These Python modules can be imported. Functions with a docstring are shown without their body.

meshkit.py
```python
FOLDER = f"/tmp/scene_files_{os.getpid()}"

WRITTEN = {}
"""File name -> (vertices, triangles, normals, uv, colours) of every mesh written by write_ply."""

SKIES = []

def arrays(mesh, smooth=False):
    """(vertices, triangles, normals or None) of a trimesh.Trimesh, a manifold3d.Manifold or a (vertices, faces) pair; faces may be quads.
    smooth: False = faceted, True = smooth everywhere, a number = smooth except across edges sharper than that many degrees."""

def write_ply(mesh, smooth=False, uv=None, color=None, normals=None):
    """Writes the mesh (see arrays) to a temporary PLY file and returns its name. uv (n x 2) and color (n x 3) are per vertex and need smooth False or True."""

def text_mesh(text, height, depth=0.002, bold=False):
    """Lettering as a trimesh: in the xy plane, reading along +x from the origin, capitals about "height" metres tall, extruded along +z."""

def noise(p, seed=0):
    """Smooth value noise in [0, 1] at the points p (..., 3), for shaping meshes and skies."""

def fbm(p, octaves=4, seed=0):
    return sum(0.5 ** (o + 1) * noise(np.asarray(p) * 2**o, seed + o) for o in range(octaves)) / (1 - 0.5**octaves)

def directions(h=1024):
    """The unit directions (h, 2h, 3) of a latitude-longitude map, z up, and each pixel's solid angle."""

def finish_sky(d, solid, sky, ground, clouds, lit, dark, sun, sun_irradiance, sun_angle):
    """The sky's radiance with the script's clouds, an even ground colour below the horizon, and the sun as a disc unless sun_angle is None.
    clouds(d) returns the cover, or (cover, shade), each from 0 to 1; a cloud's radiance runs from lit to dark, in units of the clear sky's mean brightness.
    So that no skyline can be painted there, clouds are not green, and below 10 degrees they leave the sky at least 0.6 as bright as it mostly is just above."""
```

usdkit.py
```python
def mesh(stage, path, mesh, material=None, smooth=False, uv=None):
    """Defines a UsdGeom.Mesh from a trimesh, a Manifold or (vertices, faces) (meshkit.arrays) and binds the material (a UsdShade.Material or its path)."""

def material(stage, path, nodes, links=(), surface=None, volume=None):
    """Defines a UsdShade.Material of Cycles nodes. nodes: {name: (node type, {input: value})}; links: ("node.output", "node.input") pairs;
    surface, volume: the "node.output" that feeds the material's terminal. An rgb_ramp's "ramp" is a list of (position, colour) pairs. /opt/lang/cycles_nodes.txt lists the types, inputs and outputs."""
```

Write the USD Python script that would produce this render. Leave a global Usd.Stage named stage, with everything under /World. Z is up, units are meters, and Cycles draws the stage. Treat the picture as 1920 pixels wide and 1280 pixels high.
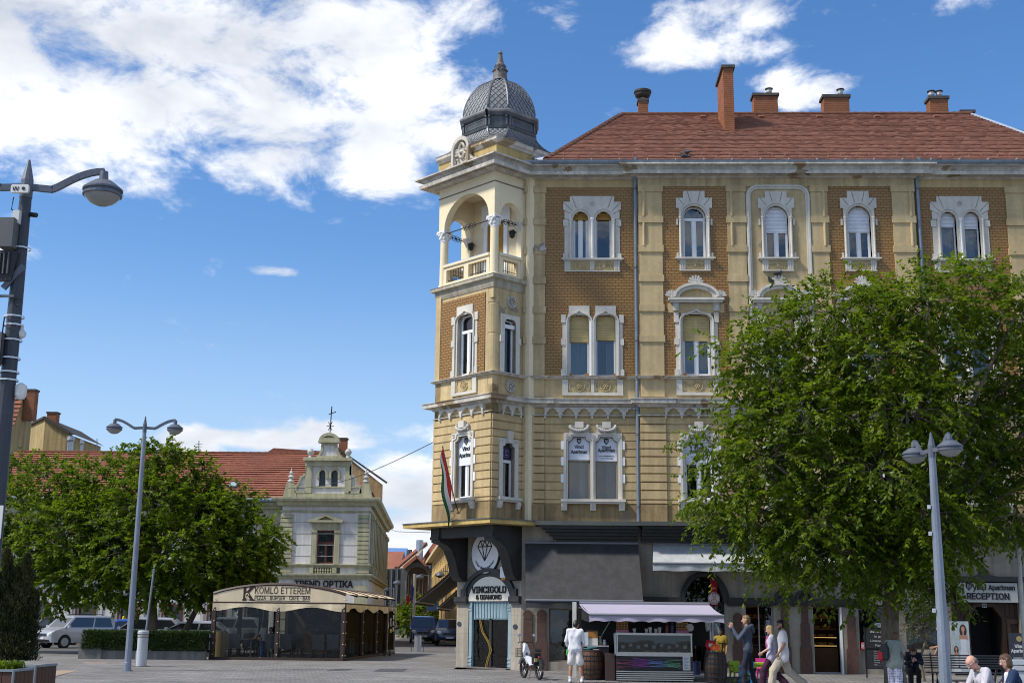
import math,glob,random
import numpy as np,trimesh,manifold3d,shapely
from shapely.geometry import Polygon,box as sbox,Point,LineString,MultiPolygon
from shapely import affinity
from shapely.ops import unary_union as UU
from math import pi as PI,cos,sin,radians as rad_
LIN,ARR=np.linspace,np.array
import usdkit,meshkit
from pxr import Usd,UsdGeom,UsdLux,UsdShade,Gf,Sdf,Vt
random.seed(7)
rng=np.random.default_rng(11)
RU=rng.uniform
stage=Usd.Stage.CreateInMemory()
UsdGeom.Xform.Define(stage,'/World')
UsdGeom.Scope.Define(stage,'/World/Looks')
# ------------------------------------------------------------------ camera
FPX,PITCH,YAW,ROLL,EYE=2392.,rad_(12.33),rad_(1.8),rad_(0.6),1.68
fwd=ARR([-sin(YAW)*cos(PITCH),cos(YAW)*cos(PITCH),sin(PITCH)])
_r=ARR([cos(YAW),sin(YAW),0]);_u=np.cross(_r,fwd)
RIGHT=_r*cos(ROLL)+_u*sin(ROLL);UPV=np.cross(RIGHT,fwd)
CAM=ARR([0,0,EYE])
cam=UsdGeom.Camera.Define(stage,'/World/camera')
cam.CreateHorizontalApertureAttr(36.0);cam.CreateVerticalApertureAttr(24.0)
cam.CreateFocalLengthAttr(36.0*FPX/1920);cam.CreateClippingRangeAttr(Gf.Vec2f(0.1,5000))
cam.AddTransformOp().Set(Gf.Matrix4d(*RIGHT,0,*UPV,0,*(-fwd),0,*CAM,1))
EXPOSURE=0.54
cam.CreateExposureAttr(EXPOSURE)
def ray(u,v):return fwd+RIGHT*((u-960)/FPX)-UPV*((v-640)/FPX)
def rdir(u,v):d=ray(u,v);return d/np.linalg.norm(d)
# ------------------------------------------------------------------ sky and sun
SUN_AZ,SUN_EL=math.atan2(-0.93,-0.36),rad_(50)  # from the left, a little behind the camera
sund=ARR([sin(SUN_AZ)*cos(SUN_EL),cos(SUN_AZ)*cos(SUN_EL),sin(SUN_EL)])
SKY_STRENGTH,SUN_INTENSITY,SUN_ANGLE=0.12,0.9,7.0
CLOUD_LIT,CLOUD_DARK=(6.6,6.7,6.9),(4.0,4.25,4.7)
# cloud banks: centre and half-extent in degrees (azimuth to the right of north, elevation), weight
def azel(u,v):d=rdir(u,v);return math.degrees(math.atan2(d[0],d[1])),math.degrees(math.asin(d[2]))
def make_sky():
 nodes={'tc':('texture_coordinate',{}),
    'sky':('sky_texture',{'sky_type':'single_scattering','sun_disc':False,'sun_elevation':SUN_EL,'sun_rotation':SUN_AZ,
          'altitude':200.0,'air_density':1.0,'aerosol_density':0.7,'ozone_density':2.5}),
    'bg':('background_shader',{'strength':SKY_STRENGTH})}
 links=[('mixc.color','bg.color')]
 D='tc.generated'
 # flattened direction for the noise, so that clouds lie in long banks
 nodes['map']=('mapping',{'scale':(1.0,1.0,1.9)});links.append((D,'map.vector'))
 nodes['n1']=('noise_texture',{'scale':13.0,'detail':11.0,'roughness':0.62,'distortion':0.3})
 nodes['n2']=('noise_texture',{'scale':3.2,'detail':5.0,'roughness':0.5})
 nodes['n3']=('noise_texture',{'scale':7.0,'detail':5.0,'roughness':0.55,'distortion':0.2})
 links+=[('map.vector','n1.vector'),('map.vector','n2.vector'),('map.vector','n3.vector')]
 acc=None
 for i,(u,v,ru,rv,w)in enumerate(CLOUDS):
  c=rdir(u,v);rx=ru/FPX;rz=rv/FPX
  nodes[f's{i}']=('vector_math',{'math_type':'subtract','vector2':tuple(c)});links.append((D,f's{i}.vector1'))
  nodes[f'm{i}']=('vector_math',{'math_type':'multiply','vector2':(1/rx,0.6/rx,1/rz)});links.append((f's{i}.vector',f'm{i}.vector1'))
  nodes[f'l{i}']=('vector_math',{'math_type':'length'});links.append((f'm{i}.vector',f'l{i}.vector1'))
  nodes[f'r{i}']=('map_range',{'range_type':'smoothstep','from_min':1.45,'from_max':0.35,'to_min':0.0,'to_max':w,'clamp':True});links.append((f'l{i}.value',f'r{i}.value'))
  if acc is None:acc=f'r{i}.result'
  else:
   nodes[f'a{i}']=('math',{'math_type':'smoothmax','value3':0.12});links+=[(acc,f'a{i}.value1'),(f'r{i}.result',f'a{i}.value2')];acc=f'a{i}.value'
 # the rest of the sky, out of the picture: scattered fair-weather clouds everywhere behind and beside the view
 nodes['sep']=('separate_xyz',{});links.append((D,'sep.vector'))
 nodes['back']=('map_range',{'from_min':0.86,'from_max':0.70,'to_min':0.0,'to_max':1.0,'clamp':True});links.append(('sep.y','back.value'))
 nodes['bn']=('map_range',{'from_min':0.42,'from_max':0.62,'to_min':0.0,'to_max':0.95,'clamp':True});links.append(('n2.fac','bn.value'))
 nodes['bm']=('math',{'math_type':'multiply'});links+=[('back.result','bm.value1'),('bn.result','bm.value2')]
 nodes['allc']=('math',{'math_type':'maximum'});links+=[(acc,'allc.value1'),('bm.value','allc.value2')]
 # cover = smoothstep(bank + noise)
 nodes['nn']=('math',{'math_type':'multiply_add','value2':2.7,'value3':-1.38});links.append(('n1.fac','nn.value1'))
 nodes['sum']=('math',{'math_type':'add'});links+=[('allc.value','sum.value1'),('nn.value','sum.value2')]
 nodes['cov']=('map_range',{'range_type':'smoothstep','from_min':0.34,'from_max':0.95,'to_min':0.0,'to_max':0.96,'clamp':True});links.append(('sum.value','cov.value'))
 nodes['up']=('map_range',{'from_min':-0.02,'from_max':0.02,'to_min':0.0,'to_max':1.0,'clamp':True});links.append(('sep.z','up.value'))
 nodes['cv']=('math',{'math_type':'multiply'});links+=[('cov.result','cv.value1'),('up.result','cv.value2')]
 nodes['shade']=('rgb_ramp',{'ramp':[(0.36,CLOUD_DARK),(0.62,CLOUD_LIT)]});links.append(('n3.fac','shade.fac'))
 nodes['mixc']=('mix',{'mix_type':'mix'});links+=[('cv.value','mixc.fac'),('skyc.color','mixc.color1'),('shade.color','mixc.color2')]
 nodes['sat']=('hsv',{'hue':0.505,'saturation':1.26,'value':1.0,'fac':1.0});links.append(('sky.color','sat.color'))
 # the air near the skyline: pale blue all round
 nodes['low']=('map_range',{'range_type':'smoothstep','from_min':0.30,'from_max':-0.02,'to_min':0.0,'to_max':0.92,'clamp':True});links.append(('sep.z','low.value'))
 nodes['skyc']=('mix',{'mix_type':'mix','color2':(3.05,4.05,5.6)});links+=[('low.result','skyc.fac'),('sat.color','skyc.color1')]
 m=usdkit.material(stage,'/World/Looks/sky_look',nodes,links,surface='bg.background')
 d=UsdLux.DomeLight.Define(stage,'/World/sky')
 UsdShade.MaterialBindingAPI.Apply(d.GetPrim()).Bind(m)
 d.GetPrim().SetCustomDataByKey('kind','structure')
 s=UsdLux.DistantLight.Define(stage,'/World/sun')
 s.CreateNormalizeAttr(True)if hasattr(s,'CreateNormalizeAttr')else None
 s.CreateIntensityAttr(SUN_INTENSITY);s.CreateAngleAttr(SUN_ANGLE);s.CreateColorAttr(Gf.Vec3f(1.0,0.94,0.85))
 z=sund;x=np.cross([0,0,1.0],z);x/=np.linalg.norm(x);y=np.cross(z,x)
 s.AddTransformOp().Set(Gf.Matrix4d(*x,0,*y,0,*z,0,0,0,200,1))
CLOUDS=[(100,120,420,230,1.0),(430,170,430,200,1.0),(700,235,260,130,.98),(650,90,210,95,.86),(120,300,260,75,.85),(20,420,110,60,.42),
   (330,60,400,120,.9),(930,20,170,45,.5),(1370,55,190,75,.85),(1500,160,120,45,.75),(1260,110,90,25,.55),(1770,5,150,40,.62),(1580,105,60,25,.4),
   (700,812,210,30,.9),(520,824,260,24,.85),(350,832,80,40,.9),(760,900,130,80,.95),(780,1000,150,60,.85),(520,510,60,12,.42),(1200,205,70,18,.45),(480,790,90,12,.4)]
make_sky()
# ------------------------------------------------------------------ materials
LOOK={}
def M(name,col,rough=.8,var=.12,vscale=1.5,island=None,bump=0.,bscale=40.,metal=0.,spec=.35,streak=0.,patch=None,coat=0.,stretch=None,vdetail=6.):
 """A procedural look: base colour (or a list of colours chosen per loose piece), broad and fine mottling, rain streaks, worn patches, fine relief."""
 if name in LOOK:return LOOK[name]
 nodes={'g':('geometry',{}),'p':('principled_bsdf',{'roughness':rough,'metallic':metal,'specular_ior_level':spec,'coat_weight':coat})}
 links=[]
 pos='g.position'
 if stretch:
  nodes['st']=('mapping',{'scale':stretch});links.append(('g.position','st.vector'));pos='st.vector'
 if island:
  k=len(island)
  nodes['isl']=('rgb_ramp',{'ramp':[((i+.5)/k,c)for i,c in enumerate(island)]});links.append(('g.random_per_island','isl.fac'));base='isl.color'
 else:
  nodes['bc']=('color',{'value':col});base='bc.color'
 def mul(tag,fac_link,lo,hi,a,b):
  nonlocal base
  nodes[tag]=('rgb_ramp',{'ramp':[(a,(lo,)*3),(b,(hi,)*3)]});links.append((fac_link,tag+'.fac'))
  nodes[tag+'x']=('mix',{'mix_type':'multiply','fac':1.0});links.extend([(base,tag+'x.color1'),(tag+'.color',tag+'x.color2')]);base=tag+'x.color'
 if var:
  nodes['n']=('noise_texture',{'scale':vscale,'detail':vdetail,'roughness':.62});links.append((pos,'n.vector'))
  mul('v','n.fac',1-var,1+var,.3,.7)
  nodes['nf']=('noise_texture',{'scale':vscale*9,'detail':3.,'roughness':.6});links.append((pos,'nf.vector'))
  mul('vf','nf.fac',1-var*.5,1+var*.5,.3,.7)
 if streak:
  nodes['sm']=('mapping',{'scale':(2.2,2.2,.16)});links.append(('g.position','sm.vector'))
  nodes['sn']=('noise_texture',{'scale':2.0,'detail':6.,'roughness':.6});links.append(('sm.vector','sn.vector'))
  mul('sk','sn.fac',1-streak,1.0,.40,.62)
 if patch:
  for j,(pc,ps,pt)in enumerate(patch):
   nodes[f'pn{j}']=('noise_texture',{'scale':ps,'detail':7.,'roughness':.55,'distortion':.3});links.append(('g.position',f'pn{j}.vector'))
   nodes[f'pr{j}']=('map_range',{'from_min':pt,'from_max':pt+.015,'to_min':0.,'to_max':1.,'clamp':True});links.append((f'pn{j}.fac',f'pr{j}.value'))
   nodes[f'pm{j}']=('mix',{'mix_type':'mix','color2':pc});links.extend([(f'pr{j}.result',f'pm{j}.fac'),(base,f'pm{j}.color1')]);base=f'pm{j}.color'
 links.append((base,'p.base_color'))
 if bump:
  nodes['bn']=('noise_texture',{'scale':bscale,'detail':4.,'roughness':.6});links.append((pos,'bn.vector'))
  nodes['b']=('bump',{'strength':min(1.,bump),'distance':.02});links.extend([('bn.fac','b.height'),('b.normal','p.normal')])
 LOOK[name]=usdkit.material(stage,'/World/Looks/'+name,nodes,links,surface='p.BSDF')
 return LOOK[name]
def glass(name,tint=(.75,.8,.82),rough=.02,ior=1.5,mirror=(1,1,1),wavy=.12):
 if name in LOOK:return LOOK[name]
 nodes={'f':('fresnel',{'IOR':ior}),'t':('transparent_bsdf',{'color':tint}),'g':('glossy_bsdf',{'roughness':rough,'color':mirror}),'m':('mix_closure',{}),
    'geo':('geometry',{}),'n':('noise_texture',{'scale':1.3,'detail':2.}),'b':('bump',{'strength':wavy,'distance':.02})}
 links=[('f.fac','m.fac'),('t.BSDF','m.closure1'),('g.BSDF','m.closure2'),('geo.position','n.vector'),('n.fac','b.height'),('b.normal','g.normal')]
 LOOK[name]=usdkit.material(stage,'/World/Looks/'+name,nodes,links,surface='m.closure')
 return LOOK[name]
def clear_sheet(name,tint,fac,rough):
 nodes={'t':('transparent_bsdf',{'color':tint}),'g':('glossy_bsdf',{'roughness':rough,'color':(1,1,1)}),'m':('mix_closure',{'fac':fac})}
 LOOK[name]=usdkit.material(stage,'/World/Looks/'+name,nodes,[('t.BSDF','m.closure1'),('g.BSDF','m.closure2')],surface='m.closure');return LOOK[name]
def leaf_look(name,cols,trans=.35):
 nodes={'g':('geometry',{}),'isl':('rgb_ramp',{'ramp':[((i+.5)/len(cols),c)for i,c in enumerate(cols)]}),
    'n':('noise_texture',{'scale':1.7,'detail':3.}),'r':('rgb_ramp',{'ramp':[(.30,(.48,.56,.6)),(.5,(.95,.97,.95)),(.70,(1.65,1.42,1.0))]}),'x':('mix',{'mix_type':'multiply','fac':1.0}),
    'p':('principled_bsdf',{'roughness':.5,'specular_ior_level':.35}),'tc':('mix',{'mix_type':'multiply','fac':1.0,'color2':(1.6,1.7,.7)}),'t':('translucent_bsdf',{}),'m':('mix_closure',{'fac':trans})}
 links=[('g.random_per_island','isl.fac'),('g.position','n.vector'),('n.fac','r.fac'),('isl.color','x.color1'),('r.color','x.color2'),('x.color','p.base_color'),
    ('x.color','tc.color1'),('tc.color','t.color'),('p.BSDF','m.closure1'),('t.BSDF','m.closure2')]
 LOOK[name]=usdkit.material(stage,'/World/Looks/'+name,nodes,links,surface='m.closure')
 return LOOK[name]
def glow(name,col,strength):
 if name not in LOOK:LOOK[name]=usdkit.material(stage,'/World/Looks/'+name,{'e':('emission',{'color':col,'strength':strength})},[],surface='e.emission')
 return LOOK[name]
# ------------------------------------------------------------------ objects
def numbered(parent,name):
 p,k=f'{parent}/{name}',0
 while stage.GetPrimAtPath(p):
  k+=1;p=f'{parent}/{name}_{k:03d}'
 return p
_next={}
def fresh(parent,name):
 k=_next.get((parent,name),-1)+1;_next[(parent,name)]=k
 return f'{parent}/{name}'+(f'_{k:03d}' if k else '')
def pth(x):return '/World' if x is None else(x if isinstance(x,str)else str(x.GetPath()))
def data(prim,label=None,cat=None,group=None,kind=None):
 for k,v in(('label',label),('category',cat),('group',group),('kind',kind)):
  if v:prim.SetCustomDataByKey(k,v)
 return prim
def thing(name,label=None,cat=None,loc=(0,0,0),rz=0.,group=None,kind=None,scale=None,parent=None):
 x=UsdGeom.Xform.Define(stage,fresh(pth(parent),name))
 if any(loc)or rz or scale:
  x.AddTranslateOp().Set(Gf.Vec3d(*map(float,loc)))
  x.AddRotateZOp().Set(float(math.degrees(rz)))
  if scale:x.AddScaleOp().Set(Gf.Vec3f(*map(float,scale)))
 return data(x.GetPrim(),label,cat,group,kind)
def copy(src,loc,rz=0.,label=None,group=None,cat=None,scale=None):
 was=dict(src.GetCustomData());name=src.GetName().rstrip('0123456789').rstrip('_')
 t=thing(name,label or was.get('label'),cat or was.get('category'),loc,rz,group or was.get('group'),None,scale)
 for op in():
  pass
 t.GetReferences().AddInternalReference(src.GetPath());t.SetInstanceable(True)
 return t
class Fr:
 """A wall's own frame: s along it, o out of it, z up."""
 def __init__(self,origin,ux,out):
  self.o=ARR([*origin,0.0][:3],float);self.ux=ARR([*ux,0.0],float);self.out=ARR([*out,0.0],float)
  self.flip=np.dot(np.cross(self.ux,self.out),[0,0,1])<0
 def at(self,p):
  p=np.asarray(p,float);return self.o+p[:,:1]*self.ux+p[:,1:2]*self.out+p[:,2:3]*ARR([0,0,1.0])
 def at1(self,s,o,z):return self.at([[s,o,z]])[0]
 def hit(self,u,v):
  d=ray(u,v);n=self.out;t=np.dot(self.o-CAM,n)/np.dot(d,n);q=CAM+d*t
  return float(np.dot(q-self.o,self.ux)),float(q[2])
WORLD=Fr((0,0),(1,0),(0,1))
class MB:
 """Collects shapes in a frame and makes them one mesh."""
 def __init__(self,fr=WORLD):self.fr,self.v,self.f,self.n=fr,[],[],0
 def raw(self,v,f):
  v=np.asarray(v,float);f=np.asarray(f,int)
  if len(f)==0:return self
  if f.shape[1]==4:f=np.vstack([f[:,[0,1,2]],f[:,[0,2,3]]])
  self.v.append(v);self.f.append(f+self.n);self.n+=len(v);return self
 def add(self,m):
  if hasattr(m,'to_mesh'):
   q=m.to_mesh();return self.raw(q.vert_properties[:,:3],q.tri_verts)
  return self.raw(m.vertices,m.faces)
 def box(self,s0,s1,o0,o1,z0,z1,bev=0):
  v=ARR([[s,o,z]for s in(s0,s1)for o in(o0,o1)for z in(z0,z1)],float)
  f=[[0,1,3,2],[4,6,7,5],[0,4,5,1],[2,3,7,6],[0,2,6,4],[1,5,7,3]]
  if not bev:return self.raw(v,f)
  c=(v.min(0)+v.max(0))/2;h=(v.max(0)-v.min(0))/2
  pts=np.vstack([np.vstack([c+sg*(h-bev*ARR(k))for sg in ARR([[a,b,d]for a in(-1,1)for b in(-1,1)for d in(-1,1)])])for k in((0,1,1),(1,0,1),(1,1,0))])
  return self.hull(pts)
 def hull(self,pts):
  m=manifold3d.Manifold.hull_points(np.asarray(pts,float).tolist())if len(pts)>3 else None
  return self.add(m)
 def poly(self,g,o0,o1):
  """A flat outline in (s, z), from depth o0 to o1."""
  for p in getattr(g,'geoms',[g]):
   if p.is_empty or p.area<1e-6 or p.geom_type!='Polygon':continue
   m=trimesh.creation.extrude_polygon(p,abs(o1-o0),engine='earcut')
   v=ARR(m.vertices);v=np.stack([v[:,0],min(o0,o1)+v[:,2],v[:,1]],1)
   self.raw(v,ARR(m.faces)[:,::-1])
  return self
 def flat(self,g,z0,z1):
  """A plan outline in (s, o) from z0 to z1."""
  for p in getattr(g,'geoms',[g]):
   if p.is_empty or p.geom_type!='Polygon':continue
   m=trimesh.creation.extrude_polygon(p,z1-z0,engine='earcut');v=ARR(m.vertices);v[:,2]+=z0
   self.raw(v,m.faces)
  return self
 def side(self,g,s0,s1):
  """An outline in (o, z), from s0 to s1."""
  for p in getattr(g,'geoms',[g]):
   if p.is_empty or p.geom_type!='Polygon':continue
   m=trimesh.creation.extrude_polygon(p,s1-s0,engine='earcut');v=ARR(m.vertices)
   self.raw(np.stack([s0+v[:,2],v[:,0],v[:,1]],1),m.faces)
  return self
 def tube(self,pts,r,n=8,cap=True):
  p=np.asarray(pts,float);r=np.broadcast_to(np.asarray(r,float),(len(p),))
  t=np.gradient(p,axis=0);t/=np.linalg.norm(t,axis=1,keepdims=True)+1e-12
  ref=ARR([0,0,1.0])if abs(t[:,2]).mean()<.8 else ARR([1.0,0,0])
  a=np.cross(t,ref);a/=np.linalg.norm(a,axis=1,keepdims=True)+1e-12;b=np.cross(t,a)
  ang=np.arange(n)*2*np.pi/n
  v=(p[:,None]+r[:,None,None]*(np.cos(ang)[None,:,None]*a[:,None]+np.sin(ang)[None,:,None]*b[:,None])).reshape(-1,3)
  f=[[i*n+j,i*n+(j+1)%n,(i+1)*n+(j+1)%n,(i+1)*n+j]for i in range(len(p)-1)for j in range(n)]
  self.raw(v,ARR(f)[:,::-1])
  if cap:
   for base,rev in((0,False),((len(p)-1)*n,True)):
    k=[[0,j,j+1]for j in range(1,n-1)];k=ARR(k)
    self.raw(v[base:base+n],k if rev is False else k[:,::-1])
  return self
 def lathe(self,c,prof,n=16,sx=1.,sy=1.,rot=0.,closed=True):
  """prof: (radius, z) from bottom to top about the upright axis at c."""
  pr=np.asarray(prof,float);ang=np.arange(n)*2*np.pi/n+rot
  v=ARR([[c[0]+r*cos(a)*sx,c[1]+r*sin(a)*sy,c[2]+z]for r,z in pr for a in ang])
  f=[[i*n+j,i*n+(j+1)%n,(i+1)*n+(j+1)%n,(i+1)*n+j]for i in range(len(pr)-1)for j in range(n)]
  self.raw(v,f)
  if closed:
   k=ARR([[0,j+1,j]for j in range(1,n-1)])
   if pr[0][0]>1e-4:self.raw(v[:n],k)
   if pr[-1][0]>1e-4:self.raw(v[-n:],k[:,::-1])
  return self
 def ball(self,c,r,sub=1):
  m=trimesh.creation.icosphere(sub,1.0);return self.raw(ARR(m.vertices)*np.asarray(r)+np.asarray(c),m.faces)
 def bar(self,a,b,w,h):
  """A square bar from a to b."""
  a,b=np.asarray(a,float),np.asarray(b,float);t=b-a;t/=np.linalg.norm(t)
  ref=ARR([0,0,1.0])if abs(t[2])<.9 else ARR([0,1.0,0]);x=np.cross(t,ref);x/=np.linalg.norm(x);y=np.cross(x,t)
  v=ARR([p+x*i*w/2+y*j*h/2 for p in(a,b)for i in(-1,1)for j in(-1,1)])
  return self.raw(v,[[0,1,3,2],[4,6,7,5],[0,4,5,1],[2,3,7,6],[0,2,6,4],[1,5,7,3]])
 def sheet(self,grid):
  """A grid (n, m, 3) of points as a sheet."""
  g=np.asarray(grid,float);n,m=g.shape[:2];i,j=np.meshgrid(np.arange(n-1),np.arange(m-1),indexing='ij')
  return self.raw(g.reshape(-1,3),np.stack([i*m+j,(i+1)*m+j,(i+1)*m+j+1,i*m+j+1],-1).reshape(-1,4))
 def sweep(self,path,prof,ends=True):
  """A moulding: outline (o, z) run along a plan path (world x, y), mitred; out is to the right of the path."""
  P=np.asarray(path,float);pr=np.asarray(prof,float);d=np.diff(P,axis=0);d/=np.linalg.norm(d,axis=1,keepdims=True);nn=np.stack([d[:,1],-d[:,0]],1)
  ms=[nn[0]]+[(nn[i]+nn[i+1])/(1+nn[i]@nn[i+1])for i in range(len(nn)-1)]+[nn[-1]]
  k=len(pr);v=ARR([[*(P[i]+ms[i]*o),z]for i in range(len(P))for o,z in pr])
  f=[[i*k+j,(i+1)*k+j,(i+1)*k+(j+1)%k,i*k+(j+1)%k]for i in range(len(P)-1)for j in range(k)]
  area=sum(pr[j][0]*pr[(j+1)%k][1]-pr[(j+1)%k][0]*pr[j][1]for j in range(k))
  f=ARR(f)
  if area>0:f=f[:,::-1]
  self.raw(v,f)
  if ends:
   tri=trimesh.creation.triangulate_polygon(Polygon(pr),engine='earcut')
   for b in(0,(len(P)-1)*k):
    q=ARR([[*(P[b//k]+ms[b//k]*o),z]for o,z in tri[0]]);self.raw(q,tri[1]);
  return self
 def mesh(self):
  v=np.vstack(self.v)if self.v else np.zeros((0,3));f=np.vstack(self.f)if self.f else np.zeros((0,3),int)
  if self.fr is not WORLD:
   v=self.fr.at(v)
   if self.fr.flip:f=f[:,::-1]
  return v,f
 def build(self,name,mat,parent=None,label=None,cat=None,group=None,kind=None,smooth=False):
  v,f=self.mesh()
  if len(f)==0:return None
  p=usdkit.mesh(stage,fresh(pth(parent),name),(v,f),mat,smooth=smooth).GetPrim()
  return data(p,label,cat,group,kind)
def lump(ms):
 return manifold3d.Manifold.batch_boolean(ms,manifold3d.OpType.Add)
def gz(x,y):return 0.10*min(1.,max(0.,(y-36.)/7.))
def gnd(u,v):
 d=ray(u,v);z=0.
 for _ in range(6):
  q=CAM+d*((z-EYE)/d[2]);z=gz(*q[:2])
 return ARR([q[0],q[1],z])
def atY(u,v,Y):d=ray(u,v);return CAM+d*(Y/d[1])
def atX(u,v,X):d=ray(u,v);return CAM+d*(X/d[0])
def dist_at(u,v,D):
 """The point on the pixel's ray at horizontal distance D."""
 d=ray(u,v);return CAM+d*(D/math.hypot(d[0],d[1]))
# lettering -----------------------------------------------------------------
_fonts={}
def text_shape(text,height,bold=False,serif=0.,squeeze=1.,track=0.):
 """Lettering as an outline, baseline at 0, centred on 0."""
 from PIL import Image,ImageDraw,ImageFont
 if 'f' not in _fonts:_fonts['f']=ImageFont.truetype(glob.glob('/opt/blender-*/*/datafiles/fonts/Inter.woff2')[0],96)
 font=_fonts['f'];out,x=[],0.
 for ch in text:
  adv=font.getlength(ch)if ch!=' ' else 30
  if ch!=' ':
   x0,y0,x1,y1=font.getbbox(ch,anchor='ls',stroke_width=3*bold);im=Image.new('L',(x1-x0+8,y1-y0+8))
   ImageDraw.Draw(im).text((4-x0,4-y0),ch,255,font,anchor='ls',stroke_width=3*bold)
   on=np.pad(np.asarray(im)>127,((0,0),(1,1))).astype(np.int8);rows,st=np.nonzero(np.diff(on,axis=1)==1);en=np.nonzero(np.diff(on,axis=1)==-1)[1]
   g=UU([sbox(a,-r-1,b,-r)for a,b,r in zip(st,en,rows)]).buffer(.8).buffer(-.8).simplify(.9)
   g=affinity.translate(g,x0-4,4-y0)
   if serif and ch.upper()not in 'OCGQSJU&.·°':
    for yy in(2,68):
     strip=g.intersection(sbox(-999,yy-2,999,yy+2))
     for q in getattr(strip,'geoms',[strip]):
      if not q.is_empty:g=g.union(sbox(q.bounds[0]-serif,yy-3,q.bounds[2]+serif,yy+3))
   out.append(affinity.translate(g,x,0))
  x+=adv+track
 s=height/70.;g=UU(out)
 b=g.bounds
 return affinity.scale(affinity.translate(g,-(b[0]+b[2])/2,0),s*squeeze,s,origin=(0,0))
def circle(c,r,n=24):return Polygon([(c[0]+r*cos(a),c[1]+r*sin(a))for a in LIN(0,2*np.pi,n,endpoint=False)])
def arc(c,r,a0,a1,n=12):return[(c[0]+r*cos(a),c[1]+r*sin(a))for a in LIN(a0,a1,n)]
# ================================================================== ground
def ground_sheet():
 ys=np.concatenate([[-40,0,20,30,36],LIN(37,43,7),[60,120,400,2500]]);xs=ARR([-2500,-300,-60,-30,0,30,60,300,2500.])
 g=ARR([[[x,y,gz(x,y)]for x in xs]for y in ys]);b=MB();b.sheet(g[:,::-1]);return b
pav_nodes={'g':('geometry',{}),'mp':('mapping',{'rotation':(0,0,.12),'scale':(1,1,1)}),
    'br':('brick_texture',{'offset':.5,'color1':(.228,.222,.214),'color2':(.172,.168,.163),'mortar':(.085,.082,.078),'scale':1.0,'mortar_size':.018,'mortar_smooth':.2,'brick_width':.42,'row_height':.21,'bias':0.}),
    'n':('noise_texture',{'scale':.35,'detail':8.,'roughness':.65}),'r':('rgb_ramp',{'ramp':[(.3,(.72,)*3),(.7,(1.22,)*3)]}),'x':('mix',{'mix_type':'multiply','fac':1.}),
    'n2':('noise_texture',{'scale':5.,'detail':6.,'roughness':.7}),'r2':('rgb_ramp',{'ramp':[(.32,(.78,)*3),(.66,(1.14,)*3)]}),'x2':('mix',{'mix_type':'multiply','fac':1.}),
    'wm':('mapping',{'scale':(1.2,16.,1)}),'wn':('noise_texture',{'scale':.35,'detail':3.}),'wr':('rgb_ramp',{'ramp':[(.35,(.8,)*3),(.65,(1.12,)*3)]}),'x3':('mix',{'mix_type':'multiply','fac':1.}),
    'inv':('invert',{'fac':1.}),'b':('bump',{'strength':.6,'distance':.01}),'p':('principled_bsdf',{'roughness':.82,'specular_ior_level':.3})}
LOOK['paving']=usdkit.material(stage,'/World/Looks/paving',pav_nodes,[('g.position','mp.vector'),('mp.vector','br.vector'),('g.position','n.vector'),('n.fac','r.fac'),('br.color','x.color1'),('r.color','x.color2'),
 ('g.position','n2.vector'),('n2.fac','r2.fac'),('x.color','x2.color1'),('r2.color','x2.color2'),('g.position','wm.vector'),('wm.vector','wn.vector'),('wn.fac','wr.fac'),('x2.color','x3.color1'),('wr.color','x3.color2'),
 ('br.fac','inv.color'),('br.fac','b.height'),('b.normal','p.normal'),('x3.color','p.base_color')],surface='p.BSDF')
ground_sheet().build('ground',LOOK['paving'],kind='structure')
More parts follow.
